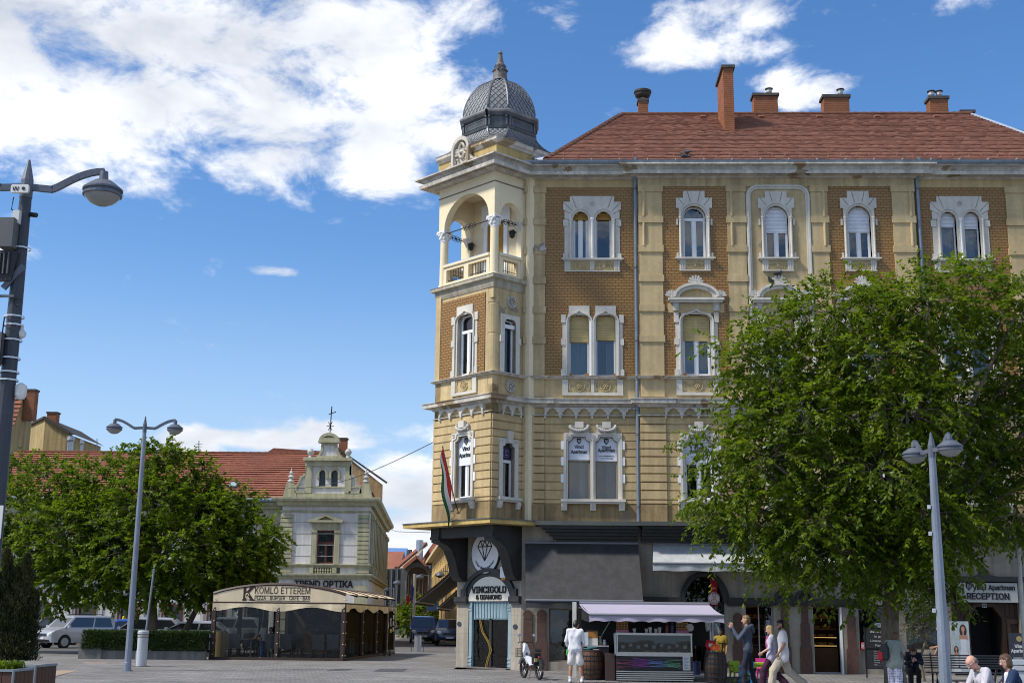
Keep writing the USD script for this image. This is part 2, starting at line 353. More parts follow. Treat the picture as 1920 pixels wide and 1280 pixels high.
# ================================================================== the corner building
YELLOW=M('yellow_plaster',(.50,.385,.205),.88,.13,.8,streak=.16,bump=.25,bscale=30,patch=[((.27,.21,.15),.55,.68)])
YELLOW_OLD=M('worn_yellow_plaster',(.48,.37,.20),.88,.15,.8,streak=.22,bump=.3,bscale=30,patch=[((.26,.21,.155),.6,.585),((.42,.40,.36),.8,.66)])
RUST=M('rusticated_plaster',(.49,.372,.192),.88,.14,1.0,streak=.18,bump=.3,bscale=25)
PLINTH=M('stained_plaster',(.30,.215,.105),.9,.25,1.0,streak=.35,bump=.3,bscale=25,patch=[((.2,.16,.12),.9,.66)])
CREAM=M('cream_plaster',(.70,.60,.40),.85,.05,.8,bump=.1,bscale=30)
TRIM=M('grey_white_stone',(.57,.54,.47),.8,.10,1.4,streak=.12,bump=.2,bscale=40)
CORN=M('weathered_cornice',(.54,.50,.43),.85,.16,1.2,streak=.30,bump=.3,bscale=30,patch=[((.25,.185,.11),.75,.61),((.15,.13,.11),.9,.70)])
CARVE=M('carved_ochre',(.46,.36,.19),.85,.2,6.,bump=.5,bscale=60)
CARVEG=M('carved_grey',(.44,.42,.38),.85,.25,6.,bump=.5,bscale=60)
WHITE=M('white_frame',(.74,.75,.76),.4,.04,2.)
BRICK=M('glazed_brick',(.3,.13,.03),.42,.10,.5,island=[(.265,.140,.036),(.30,.165,.046),(.225,.115,.030),(.335,.19,.056),(.275,.148,.040),(.19,.092,.026),(.31,.172,.048),(.25,.128,.034)],spec=.5)
MORTAR=M('brick_mortar',(.145,.09,.048),.95,.2,3.)
TILE=M('roof_tile',(.22,.08,.05),.8,.09,.5,island=[(.248,.116,.078),(.268,.128,.088),(.228,.104,.070),(.256,.12,.082),(.24,.11,.075)],bump=.2,bscale=30)
ZINC=M('zinc',(.19,.235,.28),.42,.12,2.,metal=.4,streak=.2)
SLATE=M('dome_slate',(.2,.2,.2),.42,.12,1.,island=[(.175,.185,.19),(.23,.24,.245),(.14,.15,.155),(.27,.28,.285),(.20,.21,.215)],spec=.5)
LEAD=M('lead_sheet',(.13,.14,.15),.5,.2,3.,metal=.35,streak=.3)
GRANITE=M('granite_cladding',(.31,.275,.22),.75,.16,1.0,streak=.2,bump=.15,bscale=90)
GRANITE_D=M('dark_granite_band',(.035,.034,.033),.45,.2,4.)
REDGRAN=M('red_granite',(.095,.052,.040),.5,.25,14.,bump=.1,bscale=90)
DARKMETAL=M('dark_brown_metal',(.030,.030,.028),.45,.15,3.,metal=.3)
BLACK=M('black_iron',(.012,.012,.013),.5,.1)
GLASS=glass('window_glass',(.62,.66,.68),.015,1.75)
GLASSD=glass('shop_glass',(.72,.74,.74),.01,1.5)
CURTAIN=M('curtain',(.62,.64,.66),.9,.22,2.5,stretch=(9,9,.5))
OCHREBLIND=M('ochre_blind',(.52,.40,.17),.6,.1,3.)
WHITEBLIND=M('white_blind',(.72,.73,.76),.5,.05,3.)
BROWNBLIND=M('brown_blind',(.36,.20,.035),.6,.1,3.)
Y0=43.0
FAC=Fr((0,Y0),(1,0),(0,-1))
q2=2**-.5
PM=ARR([-.965,Y0]);ORL=1.42;OC=PM+ORL*ARR([-q2,-q2]);OW=2.97
ORF=Fr(OC,(-q2,q2),(-q2,-q2))  # the oriel's front: s from the street corner leftwards
ORS=Fr(PM,(-q2,-q2),(q2,-q2))  # its right-hand cheek: s from the main wall outwards
OL=OC+OW*ARR([-q2,q2])
G1=ARR([-.965,Y0]);CHF=Fr(G1,(-q2,q2),(-q2,-q2));CHW=3.22  # ground-floor chamfer
def Z(v,u=1110):return FAC.hit(u,v)[1]
def Zo(v,o,u=1110):return float(atY(u,v,Y0-o)[2])
def S(u,v):return FAC.hit(u,v)[0]
B=thing('corner_building','ochre brick and yellow plaster corner building with a domed corner oriel and red tiled roof','building')
ZB,ZF1,ZF1T,ZS,ZC=4.89,5.51,8.40,9.88,9.12  # fascia, rustication, its top, sill band of the second floor, cornice
ZBR,ZTOP=16.64,17.05
R0,R1,RO=3.02,12.66,.14  # the projecting middle: from, to, by how much
WALLEND=16.6
def ring(outer,inner):return outer.difference(inner)
def arch(c,hw,zb,zs,rise,kind='round',n=14):
 """Window outline: centre, half width, bottom, springing, rise."""
 if kind=='round':top=[(c+hw*cos(a),zs+rise*sin(a))for a in LIN(0,PI,n)]
 elif kind=='flat':top=[(c+hw,zs+rise),(c-hw,zs+rise)]
 elif kind=='soft':
  k=min(hw*.55,rise);top=[(c+hw-k+k*cos(a),zs+rise-k+k*sin(a))for a in LIN(0,PI/2,6)]+[(c-hw+k+k*cos(a),zs+rise-k+k*sin(a))for a in LIN(PI/2,PI,6)]
 elif kind=='ogee':
  right=[(c+hw,zs),(c+hw*.93,zs+rise*.32),(c+hw*.74,zs+rise*.55),(c+hw*.48,zs+rise*.68),(c+hw*.22,zs+rise*.80),(c+hw*.08,zs+rise*.92),(c,zs+rise)]
  top=right+[(2*c-x,z)for x,z in right[-2::-1]]
 elif kind=='scallop':
  k=hw*.42;ztop=zs+rise
  right=[(c+hw,ztop-k)]+[(c+hw+k*.05-k*1.05*sin(a),ztop-k+k*(1-cos(a)))for a in LIN(0,PI/2,5)[1:]]
  top=right+[(2*c-x,z)for x,z in right[::-1]]
 return Polygon([(c-hw,zb),(c+hw,zb)]+top).buffer(0)
# ---- windows. Each is one part (its moulded surround) with sub-parts.
OPEN={'left':[],'mid':[],'right':[],'orf':[],'ors':[]}
def sash(fr,w,op,o,split=True,transom=None,blind=None,blind_mat=None,curtain=None,dark=False,slat=.05,gw=.05,frame_mat=WHITE):
 """Frame, pane, blind and curtain of one opening, set back to depth o."""
 x0,z0,x1,z1=op.bounds;c=(x0+x1)/2
 f=MB(fr);inner=op.buffer(-gw,join_style=2)
 f.poly(ring(op.buffer(.01),inner),o-.07,o)
 if split:
  top=transom or z1
  f.box(c-.045,c+.045,o-.065,o+.006,z0+gw*.5,(transom or z1-.1))
  for sg in(-1,1):
   lf=sbox(min(c,c+sg*(x1-c))+.045*(sg>0),z0+gw,max(c,c+sg*(x1-c))-.045*(sg<0),top-.02).intersection(inner)
   f.poly(ring(lf,lf.buffer(-.035,join_style=2)),o-.06,o-.01)
 if transom:f.box(x0+.01,x1-.01,o-.065,o+.015,transom-.05,transom+.05)
 f.build('window_frame',frame_mat,w)
 MB(fr).poly(inner.buffer(.01),o-.047,o-.039).build('pane',GLASS,w)
 if curtain:
  cx0,cx1,cz0,cz1=curtain
  g=ARR([[[x,o-.22+.03*sin(x*38+1.3*z)+.01*sin(x*90),z]for x in LIN(cx0,cx1,max(6,int((cx1-cx0)*40)))]for z in LIN(cz0,cz1,4)])
  MB(fr).sheet(g).build('curtain',CURTAIN,w)
 if blind:
  b=MB(fr);z=z1
  lo=blind
  k=0
  while z>lo:
   sl=sbox(x0+.01,max(lo,z-slat*.80),x1-.01,z).intersection(op)
   if not sl.is_empty:b.poly(sl,o-.005,o+.022+(.006 if k%2 else 0))
   z-=slat;k+=1
  b.poly(sbox(x0+.01,lo,x1-.01,z1).intersection(op.buffer(-.004)),o-.02,o-.006)
  b.build('roller_blind',blind_mat,w)
def quoins(fr,w,specs,mat=TRIM,o1=.075):
 for(a,b,c,d)in specs:MB(fr).box(a,b,.004,o1,c,d).build('stone',mat,w)
def carved(fr,w,s0,s1,z0,z1,o,kind,mat=CARVE,name='carved_panel'):
 """A sunk panel with relief."""
 p=MB(fr);p.box(s0,s1,o-.04,o,z0,z1);c,m=(s0+s1)/2,(z0+z1)/2;h,wd=z1-z0,s1-s0
 def tor(cx,cz,r,t=.014,n=12):
  p.tube([(cx+r*cos(a),o+.012,cz+r*sin(a))for a in LIN(0,2*PI,n+1)],t,5,cap=False)
 if kind=='scroll':
  p.ball((c,o,m),(h*.18,.05,h*.22))
  for sg in(-1,1):
   for k,f in enumerate((.2,.36)):
    cx=c+sg*wd*f;tor(cx,m,h*.27,.02);tor(cx,m,h*.11,.018);p.ball((cx,o,m+(.3-.6*(k%2))*h),(h*.1,.035,h*.08))
 else:
  tor(c,m,h*.40,.024,16);tor(c,m,h*.29,.014,14)
  for a in LIN(0,2*PI,7)[:-1]:p.ball((c+h*.16*cos(a),o+.01,m+h*.16*sin(a)),(h*.085,.04,h*.085))
  p.ball((c,o+.02,m),(h*.09,.04,h*.09))
  for sg in(-1,1):
   cx=c+sg*wd*.40;r=Polygon([(cx-sg*wd*.02,z0+.06),(cx+sg*wd*.07,z0+.06),(cx+sg*wd*.07,z1-.06),(cx-sg*wd*.02,z1-.06),(cx+sg*wd*.03,m)])
   p.poly(ring(r,r.buffer(-.02)),o,o+.025)
   for k in range(3):p.ball((cx+sg*wd*.035,o,z0+h*(.28+.22*k)),(.03,.025,.035))
 p.build(name,mat,w)
def top_window(key,fr,c,twin,blinds,off=0.,curtains=(),openleaf=None):
 """Third floor: round arches under a stepped head of voussoirs, slim columns, sill and carved apron."""
 zt,zsh0,zsh1,zm0,zm1,zb1,zsp,zar=Z(369),Z(379.5),Z(396),Z(413.5),Z(425),Z(476),Z(412.5),Z(395.5)
 zsill=Z(485.5)
 cs=(c-.402,c+.402)if twin else(c,)
 hw=.268 if twin else.405
 zsp2=zsp if twin else Z(411);rise=.30 if twin else.44
 if not twin:zt+=.14;zsh0+=.10;zsh1+=.05
 ops=[arch(x,hw,zsill,zsp2,rise,'round')for x in cs];OPEN[key]+=ops
 half=(cs[-1]-cs[0])/2
 hb,hs,hj=half+.38,half+.615-(.0 if twin else-.015),half+.565-(.0 if twin else.03)
 w=MB(fr)
 outer=[arch(x,hw+.13,zsill,zsp2,rise+.13,'round')for x in cs];mid=[arch(x,hw+.075,zsill,zsp2,rise+.075,'round')for x in cs]
 allo,alli,allm=UU(outer),UU(ops),UU(mid)
 slab=UU([sbox(c-hj,zsill,c+hj,zsp2+.01)]).difference(allm);w.poly(slab.difference(allm),.004,.055)
 w.poly(ring(allo,allm),.004,.10);w.poly(ring(allm,alli),-.14,.06)
 win=w.build('window',TRIM,B)
 # voussoirs and blocks
 head=UU([sbox(c-hb,zsp2,c+hb,zt),sbox(c-hs,zsp2,c+hs,zsh0)]).intersection(sbox(c-3,zsh1-.0,c+3,zt+1)).union(sbox(c-hj,zsp2+.012,c+hj,zsh1)).difference(allo)
 cuts=[]
 focus=zsp2-.1
 for sg in(-1,1):
  angs=((20,zt),(44,zt),(60,zt))if twin else((13,zt),(38,zt))
  cc=c+sg*half
  for a,_ in angs:
   t=rad_(a)*sg;cuts.append(LineString([(cc,zsp2),(cc+1.6*sin(t),zsp2+1.6*cos(t))]).buffer(.007))
 stones=head.difference(UU(cuts))
 for g in getattr(stones,'geoms',[stones]):
  if g.area>.004:MB(fr).poly(g.buffer(-.002),.006,.085).build('stone',TRIM,win)
 for sg in(-1,1):
  for za,zb_,hh in((zm1,zm0,hs),(zsill,zb1,hs)):
   a,b=sorted((c+sg*(half+hw+.16),c+sg*hh));MB(fr).box(a,b,.006,.08,za,zb_).build('stone',TRIM,win)
  col=MB(fr);x=c+sg*(half+hw+.085);col.lathe((x,.10,0),[(.05,zsill),(.05,zsill+.08),(.034,zsill+.1),(.034,zsp2-.14),(.05,zsp2-.12),(.03,zsp2-.09),(.058,zsp2-.02),(.058,zsp2+.02)],8);col.build('column',TRIM,win)
 if twin:
  col=MB(fr);col.box(c-.10,c+.10,-.1,.05,zsill,zsp2-.12);col.lathe((c,.085,0),[(.05,zsill),(.034,zsill+.1),(.034,zsp2-.14),(.03,zsp2-.09),(.075,zsp2+.01),(.06,zsp2+.05)],8);col.build('column',WHITE,win)
  r=MB(fr);r.lathe((0,0,0),[(.0,0)],4)if 0 else None
  m=[(c+.07*cos(a),.095,zt-.28+.07*sin(a))for a in LIN(0,2*PI,13)];r.tube(m,.022,6,cap=False);r.ball((c,.095,zt-.28),(.035,.03,.035));r.build('rosette',CARVEG,win)
 sl=MB(fr);sl.box(c-hs-.05,c+hs+.07,-.12,.16,zsill-.05,zsill-.004);sl.box(c-hs,c+hs+.02,0,.11,zsill-.09,zsill-.05);sl.build('window_sill',TRIM,win)
 za,zb_=Z(508.5),zsill-.092
 ap=MB(fr);ap.box(c-hj,c+hj,.004,.10,za-.035,za);fl=[c-hj,c+hj-.21]+([c-.075]if twin else[])
 for x in fl:
  wd=.15 if(twin and x==c-.075)else.21
  ap.box(x,x+wd,.004,.07,za,zb_)
  for k in range(3):ap.box(x+.025+k*(wd-.04)/3,x+.025+k*(wd-.04)/3+(wd-.06)/3*.6,.07,.088,za+.03,zb_-.03)
 ap.build('apron',TRIM,win)
 segs=[(c-hj+.21,c-.075),(c+.075,c+hj-.21)]if twin else[(c-hj+.21,c+hj-.21)]
 for a,b in segs:carved(fr,win,a,b,za+.002,zb_-.002,.045,'scroll')
 for k,op in enumerate(ops):
  bl=blinds[k]if k<len(blinds)else None;x0,z0,x1,z1=op.bounds
  if twin:sash(fr,win,op,-.14,split=not(openleaf==k)and not twin or(twin and openleaf is not None and k==0),transom=None if bl is None else None,blind=bl and bl[0],blind_mat=bl and bl[1],curtain=curtains[k]if k<len(curtains)else None)
  else:sash(fr,win,op,-.14,split=True,transom=None if bl else zsp2-.02,blind=bl and bl[0],blind_mat=bl and bl[1],curtain=curtains[k]if k<len(curtains)else None)
 return win
def palmette(p,c,z,r):
 for a in LIN(rad_(15),rad_(165),7):p.hull([(c+r*.2*cos(a)+dx,.1+do,z+r*.2*sin(a)+dz)for dx in(-.012,.012)for do in(-.03,.03)for dz in(-.012,.012)]+[(c+r*cos(a)+dx,.1+do,z+r*sin(a)+dz)for dx in(-.03,.03)for do in(-.03,.03)for dz in(-.03,.03)])
 p.ball((c,.1,z),(r*.3,.05,r*.25))
def ogee_window(key,fr,c,twin,blinds,pediment=False,curtains=(),apron='medal',hw=None,plain=False):
 """Second floor: ogee heads on the sill band, blocks at the jambs."""
 zsill,zsp,zpk=ZS+.01,Z(603),Z(581)
 cs=(c-.4575,c+.4575)if twin else(c,)
 hw=hw or(.335 if twin else.475);half=(cs[-1]-cs[0])/2
 rise=Z(591)-zsp if not pediment else Z(591)-zsp
 ops=[arch(x,hw,zsill,zsp,rise,'soft')for x in cs];OPEN[key]+=ops
 og=[arch(x,hw+.12,zsill,zsp,zpk-zsp,'ogee')for x in cs];og2=[arch(x,hw+.075,zsill,zsp,(zpk-zsp)-.06,'ogee')for x in cs]
 og_,og2_,op_=UU(og),UU(og2),UU(ops)
 hj=half+hw+.245;hs=hj+.045
 body=sbox(c-hj,zsill,c+hj,Z(607)).union(UU([sbox(x-hw-.04,Z(607),x+hw+.04,Z(588))for x in cs]))
 w=MB(fr);w.poly(body.union(og_).difference(og2_),.004,.05);w.poly(ring(og_,og2_),.05,.10);w.poly(ring(og2_.union(body.intersection(og_)),op_).intersection(og_),-.14,.045)
 win=w.build('window',TRIM,B)
 if not pediment:
  for x in cs:
   g=sbox(x-hw-.02,Z(590),x+hw+.02,Z(574)).difference(og_)
   for q in getattr(g,'geoms',[g]):MB(fr).poly(q,.006,.075).build('stone',TRIM,win)
 for sg in(-1,1):
  for va,vb in((606,588 if pediment else 590.8),(647.6,636),(704.8,693)):
   a,b=sorted((c+sg*(half+hw+.13),c+sg*hs));g=sbox(a,Z(va),b,Z(vb)).difference(og_)
   MB(fr).poly(g,.006,.08).build('stone',TRIM,win)
 if twin:MB(fr).box(c-.1,c+.1,-.1,.06,zsill,zsp-.02).build('column',WHITE,win)
 for k,op in enumerate(ops):
  bl=blinds[k]if k<len(blinds)else None
  sash(fr,win,op,-.14,split=not twin,transom=None if bl or plain else zsp-.35,blind=bl and bl[0],blind_mat=bl and bl[1],curtain=curtains[k]if k<len(curtains)else None,slat=.078)
 if pediment:
  pb=MB(fr);pb.box(c-.965,c+.965,.004,.06,Z(588),Z(571));pb.build('pediment_block',YELLOW,win)
  sh=MB(fr);sh.box(c-.95,c+.95,.0,.26,Z(566),Z(562));sh.box(c-.90,c+.90,0,.20,Z(570),Z(566));sh.build('pediment_shelf',TRIM,win)
  zb_=Z(560.5);R=.79;rise_=Z(534)-zb_
  seg=Polygon([(c+R*cos(a),zb_+rise_*sin(a))for a in LIN(0,PI,19)]);seg2=Polygon([(c+(R-.22)*cos(a),zb_+(rise_-.20)*sin(a))for a in LIN(0,PI,19)]);seg3=Polygon([(c+(R-.09)*cos(a),zb_+(rise_-.09)*sin(a))for a in LIN(0,PI,19)])
  a_=MB(fr);a_.poly(ring(seg,seg3),0,.26);a_.poly(ring(seg3,seg2),0,.19);a_.build('pediment_arch',TRIM,win)
  MB(fr).poly(seg2,0,.05).build('pediment_field',YELLOW,win)
  for px_,pz_,pr_ in((c,zb_+rise_+.02,.24),(c-.83,zb_+.04,.2),(c+.83,zb_+.04,.2)):pl=MB(fr);palmette(pl,px_,pz_,pr_);pl.build('palmette',CARVEG,win)
  for sg in(-1,1):
   k=MB(fr);x=c+sg*.69;k.box(x-.12,x+.12,0,.17,Z(571),Z(569.6));k.box(x-.10,x+.10,0,.13,Z(585),Z(571));k.ball((x,.13,Z(577)),(.06,.04,.1));k.build('console',CARVEG,win)
 za,zb_=Z(741.5),Z(712)
 if apron:
  ap=MB(fr);o0=.004
  for x in([c-hj,c+hj-.2]+([c-.055]if twin else[])):ap.box(x,x+(.11 if twin and x==c-.055 else.2),o0,.07,za+.1,zb_)
  ap.box(c-hj,c+hj,o0,.07,za,za+.1);ap.build('apron',TRIM,win)
  for a,b in([(c-hj+.2,c-.055),(c+.055,c+hj-.2)]if twin else[(c-hj+.2,c+hj-.2)]):carved(fr,win,a,b,za+.102,zb_-.004,.03,'medal')
 return win
def garland(fr,w,c,z0,z1,wd,mat=CARVEG):
 g=MB(fr);h=z1-z0
 g.box(c-wd/2,c+wd/2,0,.05,z0,z0+h*.75);g.box(c-wd*.22,c+wd*.22,0,.17,z0+h*.42,z1)
 g.build('keystone',TRIM,w)
 p=MB(fr);r=random.Random(int(c*100))
 for k in range(15):
  t=k/14*PI;x=c-wd*.46*cos(t);z=z0+h*.62-h*.42*sin(t);p.ball((x,.10+.05*sin(t),z),(.045+.02*r.random(),.05,.045+.02*r.random()),1)
 p.build('garland',mat,w)
def first_window(key,fr,c,twin,signs,curtains=(),hw=None,gar=True):
 """First floor: moulded frames with scalloped top corners, keystone garlands, sill on brackets."""
 zb_,zt=Z(936),Z(819)
 cs=(c-.462,c+.462)if twin else(c,);hw=hw or(.375 if twin else.485);half=(cs[-1]-cs[0])/2
 ops=[arch(x,hw,zb_,zt-.3,.3,'scallop')for x in cs];OPEN[key]+=ops
 hj=half+hw+.15;op_=UU(ops)
 body=sbox(c-hj,zb_,c+hj,Z(812))
 w=MB(fr);mid=UU([o.buffer(.07,join_style=2)for o in ops])
 w.poly(body.difference(mid),.004,.09);w.poly(ring(mid.intersection(body),op_),-.14,.06)
 for x in[c-hj+.11,c+hj-.11]+([c]if twin else[]):
  w.tube([(x+.055*cos(a),.10,Z(816.8)+.055*sin(a))for a in LIN(0,2*PI,11)],.016,5,cap=False);w.ball((x,.09,Z(816.8)),(.025,.03,.025))
 win=w.build('window',TRIM,B)
 if gar:
  for x in cs:garland(fr,win,x,Z(812.5),Z(791.5),.66)
 sl=MB(fr);sl.box(c-hj-.09,c+hj+.10,0,.22,Z(941),zb_);sl.box(c-hj-.06,c+hj+.07,0,.17,Z(944.5),Z(941));sl.build('window_sill',TRIM,win)
 for x in[c-hj+.02,c+hj-.02]+([c]if twin else[]):
  b=MB(fr);b.side(Polygon([(0,Z(944.5)),(.16,Z(944.5)),(.15,Z(949)),(.10,Z(954)),(.07,Z(957)),(0,Z(957))]),x-.1,x+.1)
  for k in(-.055,0,.055):b.box(x+k-.012,x+k+.012,.14,.17,Z(950),Z(945))
  b.build('sill_bracket',TRIM,win)
 for sg in(-1,1):
  for va,vb in((843,827),(873,857),(905,889)):
   a,b=sorted((c+sg*hj,c+sg*(hj+.09)));MB(fr).box(a,b,.01,.075,Z(va),Z(vb)).build('stone',WHITE,win)
 for k,op in enumerate(ops):
  sash(fr,win,op,-.14,split=not twin,transom=Z(862)if twin else Z(866),curtain=curtains[k]if k<len(curtains)else None,frame_mat=M('brown_frame',(.30,.24,.16),.6)if twin else WHITE)
 return win,ops
W1c,W2c,W3c,W4c,W5c=1.42,4.98,7.84,10.69,14.22
FM=Fr((0,Y0-RO),(1,0),(0,-1))
def cur(c,hw,z0,z1):return(c-hw,c+hw,z0,z1)
zc0,zc1=Z(484),Z(425)
top_window('left',FAC,W1c,True,[(Z(411),BROWNBLIND),(Z(411),BROWNBLIND)],curtains=[cur(W1c-.4,.26,zc0,Z(424)),None],openleaf=1)
top_window('mid',FM,W2c,False,[None],curtains=[cur(W2c,.38,zc0,Z(395))])
top_window('mid',FM,W3c,False,[(Z(437),WHITEBLIND)])
top_window('mid',FM,W4c,False,[(Z(436),WHITEBLIND)])
top_window('right',FAC,W5c,True,[(Z(424),WHITEBLIND),(Z(427),WHITEBLIND)],curtains=[cur(W5c-.44,.2,zc0,Z(425)),cur(W5c+.36,.2,zc0,Z(425))])
ogee_window('left',FAC,W1c,True,[(Z(641),OCHREBLIND),(Z(637),OCHREBLIND)],curtains=[cur(W1c-.4575,.33,ZS+.02,Z(630)),cur(W1c+.62,.14,ZS+.02,Z(640))])
for c in(W2c,W3c,W4c):ogee_window('mid',FM,c,False,[(Z(639),OCHREBLIND)],pediment=True,curtains=[cur(c,.44,ZS+.02,Z(666))])
ogee_window('right',FAC,W5c,True,[(Z(641),WHITEBLIND),None],curtains=[cur(W5c-.4575,.33,ZS+.02,Z(630))])
BANNERS=[]
for key,fr,c,tw in(('left',FAC,W1c,True),('mid',FM,W2c,False),('mid',FM,W3c,False),('mid',FM,W4c,False),('right',FAC,W5c,True)):
 cu=[cur(c-.35,.1,Z(934),Z(860)),cur(c+.62,.16,Z(934),Z(860))]if tw else[cur(c-.35,.1,Z(934),Z(860))]
 w,ops=first_window(key,fr,c,tw,[],curtains=cu,gar=True);BANNERS.append((fr,ops))
# ---- wall planes with the openings cut out
def wallpoly(key,s0,s1,z0,z1):return sbox(s0,z0,s1,z1).difference(UU(OPEN[key]))if OPEN[key]else sbox(s0,z0,s1,z1)
Wl=thing('wall',parent=B)
MB(FAC).poly(wallpoly('left',PM[0],R0,ZB,17.1),-.42,0).build('plaster',YELLOW,Wl)
MB(FM).poly(wallpoly('mid',R0,R1,ZB,17.1),-.42,0).build('plaster',YELLOW,Wl)
MB(FAC).poly(wallpoly('right',R1,WALLEND,ZB,17.1),-.42,0).build('plaster',YELLOW,Wl)
MB().flat(Polygon([tuple(PM+(0,.5)),(WALLEND,Y0+.5),(WALLEND,Y0+12),(-3.3,Y0+12),(-3.3,Y0+2.8)]),ZB-.5,ZB-.1).build('floor_slab',PLINTH,Wl)
for z in(9.2,13.1,16.9):MB().flat(Polygon([tuple(PM+(0,.5)),(WALLEND,Y0+.5),(WALLEND,Y0+12),(-3.3,Y0+12),(-3.3,Y0+2.8)]),z-.3,z-.05).build('floor_slab',PLINTH,Wl)
mbk=MB();mbk.box(WALLEND,WALLEND+.3,Y0+.001,Y0+12,0,17.0);mbk.box(-3.24,WALLEND,Y0+12,Y0+12.3,0,17.0);mbk.box(-3.24,-2.9,Y0+2.35,Y0+12,0,17.0);mbk.build('back_wall',YELLOW,Wl)
for x in(3.0,6.4,9.3,12.4):MB().box(x,x+.2,Y0+.5,Y0+5,4.9,16.6).build('partition',M('room_wall',(.3,.28,.25),.9),Wl)
MB().box(-.8,WALLEND,Y0+5,Y0+5.2,4.9,16.6).build('partition',LOOK['room_wall'],Wl)
# ---- brick fields
def bricks(fr,fields,holes,name='brick_field',bw=.198,bh=.099,o=.03):
 b=MB(fr);hole=UU(holes)if holes else Polygon()
 prep=shapely.prepared.prep(hole)
 for(s0,s1,z0,z1)in fields:
  base=MB(fr);base.poly(sbox(s0,z0,s1,z1).difference(hole),.002,o-.012);base.build('brick_mortar',MORTAR,B)
  rows=max(1,round((z1-z0)/bh));hh=(z1-z0)/rows
  for r in range(rows):
   z=z0+r*hh;x=s0-(bw/2 if r%2 else 0)
   while x<s1-.01:
    a,c=max(x+.004,s0),min(x+bw-.004,s1);x+=bw
    if c-a<.03 or prep.contains(sbox(a,z,c,z+hh)):continue
    g=sbox(a,z+.006,c,z+hh-.006)
    if prep.intersects(g):
     g=g.difference(hole)
     if g.is_empty or g.geom_type!='Polygon':continue
     a,z_,c,z2=g.bounds
    else:z_,z2=z+.0045,z+hh-.0045
    oo=o+RU(-.002,.003)
    b.raw([[a,o-.014,z_],[c,o-.014,z_],[c,o-.014,z2],[a,o-.014,z2],[a+.004,oo,z_+.004],[c-.004,oo,z_+.004],[c-.004,oo,z2-.004],[a+.004,oo,z2-.004]],
      [[4,7,6,5],[0,4,5,1],[1,5,6,2],[2,6,7,3],[3,7,4,0]])
 return b.build(name,BRICK,B,kind='stuff')
P=dict(P0=(-.94,-.22),P1=(3.06,3.86),P2=(6.12,6.76),P3=(9.04,9.62),P4=(11.86,12.62),P5=(15.84,WALLEND))
bricks(FAC,[(-.22,R0,ZS,ZBR)],OPEN['left'],bw=.196)
bricks(FM,[(3.86,6.12,ZS,ZBR+.02),(9.62,11.86,ZS,ZBR+.02)],OPEN['mid'],bw=.196)
bricks(FAC,[(R1+.0,15.84,ZS,ZBR)],OPEN['right'],bw=.196)
# ---- pilasters with their bands
for nm,(a,b)in P.items():
 fr=FAC if nm in('P0','P5')else FM
 mat=YELLOW_OLD if nm in('P0','P2')else YELLOW
 p=MB(fr);p.box(a,b,.0,.075,ZS,Z(351))
 if nm in('P1','P2'):
  for v0,v1 in((409,362),(464,421)):p.tube([(a+.16,.09,Z(v0)),(a+.16,.09,Z(v1))],.05,8)
 if nm in('P3','P4'):
  for v0,v1 in((409,362),(464,421)):p.tube([(b-.13,.09,Z(v0)),(b-.13,.09,Z(v1))],.05,8)
 pil=p.build('pilaster',mat,B)
 d=2.5 if fr is FAC else 0
 for v in(351,408.5+d,463+d,518+d,573.5+d,630.5+d):
  MB(fr).box(a-.03,b+.035,.004,.115,Z(v+12.5),Z(v)).build('pilaster_block',mat,pil)
 MB(fr).box(a,b,0,.05,ZC+.02,Z(711)).build('pilaster_foot',YELLOW,pil)
# plaster field round the middle window with its round-cornered moulding
f=sbox(6.76,Z(706),9.04,Z(350));OPN=UU(OPEN['mid'])
MB(FM).poly(sbox(6.76,ZS,9.04,ZBR+.02).difference(OPN),.002,.02).build('plaster_field',YELLOW_OLD,B)
out_=sbox(6.80,ZS-1,9.02,Z(350)).buffer(-.42).buffer(.42).intersection(sbox(6,ZS,10,17));
rg=MB(FM);rg.poly(ring(out_,out_.buffer(-.155)).intersection(sbox(6,ZS,10,17)),.0,.07);rg.poly(ring(out_.buffer(-.03),out_.buffer(-.085)).intersection(sbox(6,ZS,10,17)),.07,.11);rg.build('arched_moulding',TRIM,B)
# ---- frieze and main cornice
for fr,a,b in((FAC,PM[0],R0),(FM,R0,R1),(FAC,R1,WALLEND)):
 MB(fr).box(a,b,.004,.06,ZBR+.004,Z(338)).build('frieze',YELLOW if fr is FAC else M('grey_yellow_plaster',(.50,.40,.23),.88,.16,.8,streak=.3),B)
OLB=OL+ORL*ARR([q2,q2])
path=[tuple(OLB),tuple(OL),tuple(OC),tuple(PM),(R0,Y0),(R0,Y0-RO),(R1,Y0-RO),(R1,Y0),(WALLEND+.4,Y0)]
cor=MB();z0=Z(338)
cor.sweep(path,[(0,z0),(.10,z0),(.14,z0+.03),(.16,Zo(333,.16)),(.30,Zo(330.5,.3)),(.30,Zo(328,.3)),(.52,Zo(327.4,.52)),(.54,Zo(320.8,.54)),(.42,Zo(320,.42)),(.44,Zo(317,.44)),(.50,Zo(313,.5)),(.60,Zo(310.5,.6)),(.66,Zo(309.5,.66)),(.66,Zo(307,.66)),(0,Zo(304,.66))])
cor.build('cornice',CORN,B)
gut=MB();zg=Zo(302,.74)
gp=[(.62+.13*cos(a),zg+.13*sin(a)-.02)for a in LIN(PI*1.02,2*PI-.05,9)]+[(.62+.115*cos(a),zg+.115*sin(a)-.015)for a in LIN(2*PI-.05,PI*1.02,9)]
gut.sweep([(PM[0]-.02,Y0),(WALLEND+.6,Y0)],[(o+.02,z+.06)for o,z in gp])
g_=gut.build('gutter',ZINC,B)
hk=MB(FAC)
for s in np.arange(-.6,WALLEND,.98):hk.box(s,s+.03,.62,.80,zg+.055,zg+.085)
